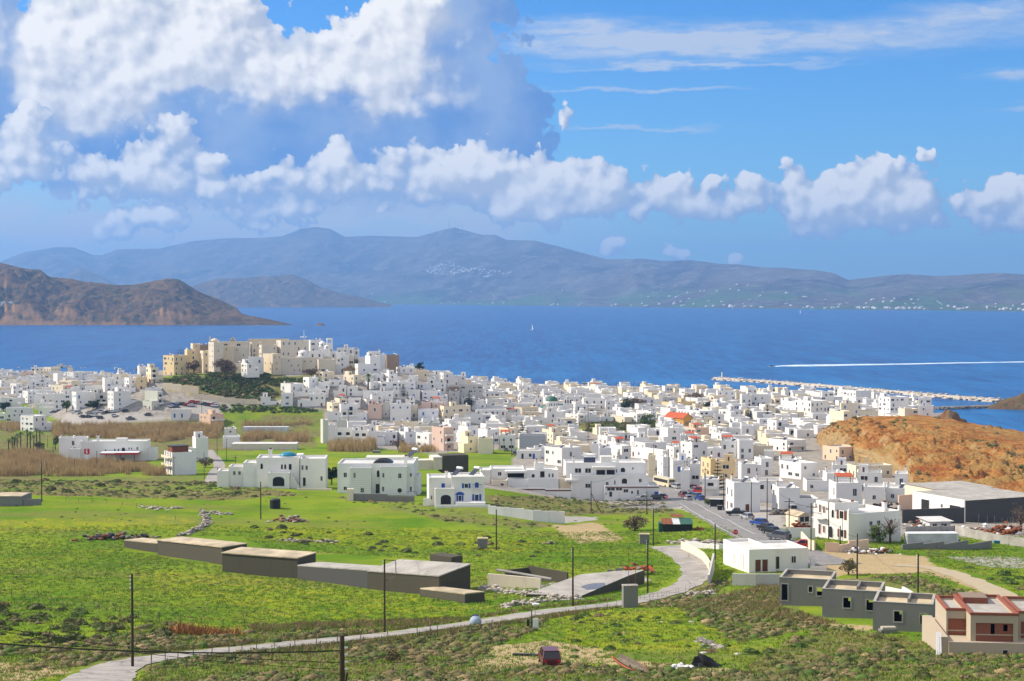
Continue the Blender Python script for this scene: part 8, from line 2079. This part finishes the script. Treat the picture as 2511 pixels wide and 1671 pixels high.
# small upturned boat and other things lying in the grass
a, b_ = ghit(*TG2(1040, 1452)), ghit(*TG2(1312, 1512)); d_ = b_ - a; L_ = d_.length; root = empty('rowing_boat', (a + b_) / 2, math.atan2(d_.y, d_.x), 'narrow white boat with an orange rim lying in the grass', 'boat')
V, Fc, n = [], [], 13
for i in range(n):
    t = i / (n - 1); w_ = .62 * math.sin(math.pi * min(1, .12 + t * .86)) ** .6; x = (t - .5) * L_
    V += [(x, -w_, .55), (x, -w_ * .75, .18), (x, 0, .0), (x, w_ * .75, .18), (x, w_, .55)]
for i in range(n - 1):
    for j in range(4): Fc.append((i * 5 + j, i * 5 + j + 1, i * 5 + j + 6, i * 5 + j + 5))
mk('hull', V, Fc, 'plastic_white', root, True)
mb = MB()
for s0 in (0, 4):
    for i in range(n - 1): mb.bar(V[i * 5 + s0], V[(i + 1) * 5 + s0], .07, 0, 5)
mb.build('rim', 'tile_red', root); mk('inside', [(x * .96, y * .86, z + .16) for x, y, z in V], Fc, 'wood_grey', root); root.rotation_euler = (.25, 0, math.atan2(d_.y, d_.x))
def mini(name, label, cat, t, x, y, fn, Y=None):
    g = ghit(*t(x, y)); root = empty(name, g, RND.uniform(-.2, .2), label, cat); fn(root); return root
plain('ball_paint', (.30, .38, .47), .6, .3, 2.0)
def f_sphere(root): mb = MB(); mb.dome(0, 0, .45, .7, .7, .62, 0, 18, 7); mb.dome(0, 0, .45, .7, .7, -.7, 0, 18, 7); mb.build('shell', 'ball_paint', root, True); mb = MB(); mb.cyl(0, 0, 1.05, 1.15, .18, 0, 8); mb.build('lid', 'shutter_blue', root)
mini('ball_tank', 'pale blue ball-shaped tank beside the lane', 'tank', TF2, 1555, 1188, f_sphere)
def f_tank(root):
    mb = MB(); mb.cyl(0, 0, 0, 1.9, 1.15, 0, 18); mb.build('body', 'tarp_black', root)
    for z in (.4, .9, 1.4): mb = MB(); mb.cyl(0, 0, z, z + .08, 1.2, 0, 18); mb.build('rib', 'tarp_black', root)
    mb = MB(); mb.dome(0, 0, 1.901, 1.15, 1.15, .3, 0, 16, 3); mb.build('lid', 'iron', root)
mini('water_tank', 'black plastic water tank standing in the field', 'tank', TF2, 205, 403, f_tank)
def f_block(root): mb = MB(); mb.box(-.9, .9, -.7, .7, -.3, 1.8); mb.build('walls', 'concrete', root); mb = MB(); mb.box(-1, 1, -.8, .8, 1.804, 1.95); mb.build('roof', 'roof_tan', root)
mini('pump_house', 'small grey concrete pump house in the sloping field', 'hut', TF2, 1602, 672, f_block)
def f_low(root): mb = MB(); mb.box(-1.6, 1.6, -.8, .8, -.3, 1.0); mb.build('walls', 'concrete', root); mb = MB(); mb.box(-1.65, 1.65, -.85, .85, 1.004, 1.1); mb.build('roof', 'slab', root)
mini('cistern', 'low grey cistern in front of the brown reed clumps', 'cistern', TD5, 845, 892, f_low)
mini('box_hut', 'small dark block hut by the stone wall in the mid field', 'hut', TG2, 1265, 448, f_block)
def f_meter(root):
    mb = MB(); mb.box(-.55, -.25, -.1, .1, 0, 1.0); mb.build('box', 'iron', root); mb = MB(); mb.box(.2, .75, -.1, .1, 0, 1.05); mb.build('box', 'plastic_white', root); mb = MB(); mb.bar((0, 0, 0), (0, 0, 2.0), .06); mb.build('post', 'iron', root); mb = MB(); mb.bar((.4, 0, 1), (.45, 0, 2.6), .025); mb.build('rod', 'steel', root); mb = MB(); mb.box(.1, .85, -.25, .25, 2.6, 2.75); mb.build('lamp_head', 'plastic_white', root)
mini('meter_cabinet', 'grey and white meter boxes with a post beside the lane', 'cabinet', TG2, 345, 1135, f_meter)
def f_plank(root): mb = MB(); mb.box(-1.3, 1.3, -.2, .2, .02, .22); mb.build('plank', 'iron', root)
mini('dark_plank', 'dark plank lying left of the maroon car', 'plank', TG2, 300, 1362, f_plank)
def f_slab(root): mb = MB(); mb.box(-.9, .9, -.5, .5, 0, .45); mb.build('base', 'concrete', root); mb = MB(); mb.box(-.7, .8, -.4, .4, .454, .7); mb.build('blocks', 'stone_pale', root)
mini('block_stack', 'stack of grey blocks in front of the nearest concrete shell', 'blocks', TH2, 1250, 1170, f_slab)
def f_blue(root):
    for i in range(6): mb = MB(); mb.box(-.7, .7, -.35, .35, i * .09, i * .09 + .08); o = mb.build('board', 'dome_blue', root); o.rotation_euler = (0, RND.uniform(-.1, .1), RND.uniform(-.3, .3))
mini('blue_sheets', 'heap of light blue boards inside the panel wall at right', 'boards', TH2, 2140, 440, f_blue)
def f_gate(root):
    for x in (-.9, .9): mb = MB(); mb.bar((x, 0, 0), (x, 0, 1.5), .07); mb.build('post', 'wood_grey', root)
    for z in (.4, .9, 1.35): mb = MB(); mb.bar((-.9, 0, z), (.9, .2, z - .15), .05); mb.build('rail', 'wood_grey', root)
mini('broken_gate', 'broken wooden gate above the dirt lot', 'gate', TH2, 1620, 560, f_gate)
def f_bin(root):
    mb = MB(); mb.prism([(-.55, .15), (.55, .15), (.65, 1.15), (-.65, 1.15)], -.45, .45); mb.build('body', 'iron', root); mb = MB(); mb.box(-.68, .68, -.48, .48, 1.154, 1.25); mb.build('lid', 'concrete', root)
    for x in (-.45, .45): mb = MB(); mb.bar((x, -.4, .1), (x, -.3, .1), .1, 0, 8); mb.build('wheel', 'tyre', root)
mini('waste_bin', 'dark wheeled waste bin on the pavement', 'bin', TS, 1915, 1012, f_bin)
# awnings of the shop front right of the street
def f_shel(root):
    for x in (-1.6, 1.6): mb = MB(); mb.bar((x, 0, 0), (x, 0, 2.3), .05); mb.build('post', 'iron', root)
    mb = MB(); mb.box(-1.8, 1.8, -.5, 1.0, 2.304, 2.4); mb.build('roof', 'sheet_pale', root); mb = MB(); mb.box(-1.6, 1.6, .9, .95, .3, 2.2); mb.build('pane', 'glass', root)
mini('bus_shelter', 'glass shelter on the right pavement of the street', 'shelter', TS, 1870, 985, f_shel)
# signs
def sign(label, t, x, yb, hgt, kind):
    g = ghit(*t(x, yb)); root = empty('road_sign', g, 0, label, 'sign', 'road signs'); mb = MB(); mb.bar((0, .05, -.2), (0, .05, hgt), .035); mb.build('post', 'steel', root)
    if kind == 'stop':
        mb = MB(); mb.bar((0, .02, hgt), (0, -.02, hgt), .48, 0, 8); mb.build('plate', 'red_paint', root)
        cu = bpy.data.curves.new('letters', 'FONT'); cu.body = 'STOP'; cu.size = .30; cu.align_x = 'CENTER'; cu.align_y = 'CENTER'; cu.extrude = .004; cu.materials.append(MATS['frame_white'])
        to = bpy.data.objects.new('letters', cu); COL.objects.link(to); dg = bpy.context.evaluated_depsgraph_get(); me = bpy.data.meshes.new_from_object(to.evaluated_get(dg)); bpy.data.objects.remove(to)
        o = mkobj('letters', me, root, (0, -.03, hgt)); o.rotation_euler = (math.pi / 2, 0, 0)
    elif kind == 'noentry':
        mb = MB(); mb.bar((0, .02, hgt), (0, -.02, hgt), .42, 0, 18); mb.build('plate', 'red_paint', root); mb = MB(); mb.box(-.3, .3, -.032, -.023, hgt - .07, hgt + .07); mb.build('bar', 'frame_white', root)
    else:
        mb = MB(); mb.bar((0, .02, hgt), (0, -.02, hgt), .38, 0, 18); mb.build('plate', 'iron', root)
sign('red stop sign behind the low white house', TG2, 2010, 470, 2.6, 'stop')
sign('round red no-entry sign at the left of the junction', TS, 1135, 945, 2.3, 'noentry'); sign('round red no-entry sign nearest the street corner', TS, 1385, 970, 2.9, 'noentry')
sign('back of a round sign at the entrance of the side street', TS, 1195, 790, 2.6, 'back'); sign('back of a round sign beside the parked red cars', TS, 1390, 660, 2.2, 'back')

# ------------------------------------------------------------------ people
def person(label, t, x, yb, topc, legc, stride=.12, face=0.0):
    g = ghit(*t(x, yb))
    me = bpy.data.meshes.new('body')
    J = [(0, 0, .95), (0, 0, 1.2), (0, .01, 1.42), (0, .0, 1.52), (0, -.02, 1.66), (-.1, 0, .9), (-.11, -stride, .5), (-.11, -stride * .6, .07), (-.11, -stride * .6 - .16, .04), (.1, 0, .9), (.11, stride * .7, .5), (.11, stride * 1.3, .08), (.11, stride * 1.3 - .15, .04),
         (-.19, 0, 1.4), (-.25, .05, 1.12), (-.24, -.06, .88), (-.24, -.09, .78), (.19, 0, 1.4), (.25, -.03, 1.12), (.24, -.1, .88), (.24, -.12, .78)]
    E = [(0, 1), (1, 2), (2, 3), (3, 4), (0, 5), (5, 6), (6, 7), (7, 8), (0, 9), (9, 10), (10, 11), (11, 12), (2, 13), (13, 14), (14, 15), (15, 16), (2, 17), (17, 18), (18, 19), (19, 20)]
    R_ = [.15, .15, .15, .06, .11, .10, .07, .05, .045, .10, .07, .05, .045, .075, .05, .04, .045, .075, .05, .04, .045]
    me.from_pydata(J, E, []); o = bpy.data.objects.new('body', me); COL.objects.link(o)
    md = o.modifiers.new('skin', 'SKIN'); sl = me.skin_vertices[0].data
    for i, r in enumerate(R_): sl[i].radius = (r, r * .8)
    sl[0].use_root = True
    sb = o.modifiers.new('sub', 'SUBSURF'); sb.levels = 1; sb.render_levels = 1
    bpy.context.view_layer.update(); dg = bpy.context.evaluated_depsgraph_get(); m2 = bpy.data.meshes.new_from_object(o.evaluated_get(dg)); bpy.data.objects.remove(o)
    for n_ in ('skin', topc, legc, 'hair'): m2.materials.append(MATS[n_])
    for p_ in m2.polygons:
        c_ = p_.center; p_.material_index = 3 if (c_.z > 1.68 or (c_.z > 1.6 and c_.y > .02)) else 0 if c_.z > 1.5 or (c_.z < .84 and abs(c_.x) > .2) else 1 if c_.z > .97 else 2; p_.use_smooth = True
    root = empty('person', g, face, label, 'person'); mkobj('body', m2, root); return root
plain('skin', (.45, .27, .19), .6, .05); plain('hair', (.03, .02, .015), .7, .1); plain('cloth_dark', (.03, .035, .05), .9, .1); plain('cloth_red', (.40, .03, .03), .9, .1)
person('person in a red top walking up the street past the coach', TS, 1270, 640, 'cloth_red', 'cloth_dark', .16, 2.6)
person('person in dark clothes standing beside the parked cars on the right', TH2, 455, 432, 'cloth_dark', 'cloth_dark', .08, .4)

# ------------------------------------------------------------------ labels of the things told apart by where they stand
MARKS = [('the castle tower', TB5(900, 400)), ('the yellow castle building', TB5(300, 550)), ('the castle bell tower', TC5(520, 110)), ('the green-domed church', TE5(1500, 400)), ('the orange building', TF5(1330, 640)),
         ('the car park', TA5(1500, 830)), ('the petrol station', TJ(1000, 1200)), ('the long white street block', TI(1000, 1100)), ('the tiered street pine', TS(1880, 560)), ('the chapel by the red hill', TG(600, 560)),
         ('the harbour office', TF5(200, 210)), ('the balconied house', TH2(1000, 300)), ('the brown reed clump', TD5(500, 800)), ('the slate-grey house', TE5(1200, 950)), ('the thick-trunked palm', TC5(1075, 720)), ('the turquoise-domed villa', TF2(300, 150)), ('the low white lane house', TH2(300, 560)), ('the concrete platform', TG2(800, 780)), ('the shed row', TF2(300, 800)), ('the coach', TS(1100, 600)), ('the dark pine', TF5(560, 500)), ('the hilltop houses', TG(1330, 380))]
ORD = ['nearest', 'second', 'third', 'fourth', 'fifth', 'sixth', 'seventh', 'eighth', 'ninth', 'tenth', 'eleventh', 'twelfth', 'thirteenth', 'fourteenth', 'fifteenth', 'sixteenth', 'seventeenth', 'eighteenth', 'nineteenth', 'twentieth'] + ['twenty-' + w_ for w_ in ('first', 'second', 'third', 'fourth', 'fifth', 'sixth', 'seventh', 'eighth', 'ninth')] + ['thirtieth'] + ['thirty-' + w_ for w_ in ('first', 'second', 'third', 'fourth', 'fifth', 'sixth', 'seventh', 'eighth', 'ninth')]
def place_words(items, noun_of):
    groups = {}
    for it in items:
        _, x, y, wd = it
        best = min(MARKS, key=lambda m_: (m_[1][0] - x) ** 2 + ((m_[1][1] - y) * 1.6) ** 2); dx, dy = x - best[1][0], (y - best[1][1]) * 1.6
        dr = ('right of' if dx > 0 else 'left of') if abs(dx) > abs(dy) else ('below' if dy > 0 else 'above')
        groups.setdefault((noun_of(wd), best[0], dr), []).append((dx * dx + dy * dy, it))
    for (noun, mk_, dr), L_ in groups.items():
        L_.sort(key=lambda q: q[0])
        for i, (_, (root, x, y, wd)) in enumerate(L_):
            o_ = ORD[i] if i < len(ORD) else 'number %d' % (i + 1)
            root['label'] = '%s, %s %s %s' % (wd, o_, dr, mk_)
place_words(TOWN, lambda w_: 'house')
for root, x, y, wd in TOWN:
    cb = root.name.startswith('castle'); root['category'] = 'building' if cb else 'house'; root['group'] = 'castle buildings' if cb else 'houses of the town'
    if cb: root['label'] = root['label'].replace('house with', 'castle block with')
place_words(LQ, lambda w_: w_)
for root, x, y, wd in LQ:
    if 'category' not in root: root['category'] = wd.split()[-1]

# ------------------------------------------------------------------ the air
hm = bpy.data.materials.new('haze'); hm.use_nodes = True
hm.node_tree.nodes.clear()
k = NT(hm.node_tree)
o = k.n('ShaderNodeOutputMaterial'); v = k.n('ShaderNodeVolumePrincipled')
v.inputs['Color'].default_value = (0.235, 0.50, 1.0, 1)
v.inputs['Density'].default_value = 7e-5
v.inputs['Anisotropy'].default_value = 0.2
k.link(v.outputs[0], o.inputs['Volume'])
MATS['haze'] = hm
hb = MB(); hb.box(-16000, 16000, -300, 28000, -6, 900)
hz = hb.build('haze', 'haze'); hz['kind'] = 'stuff'
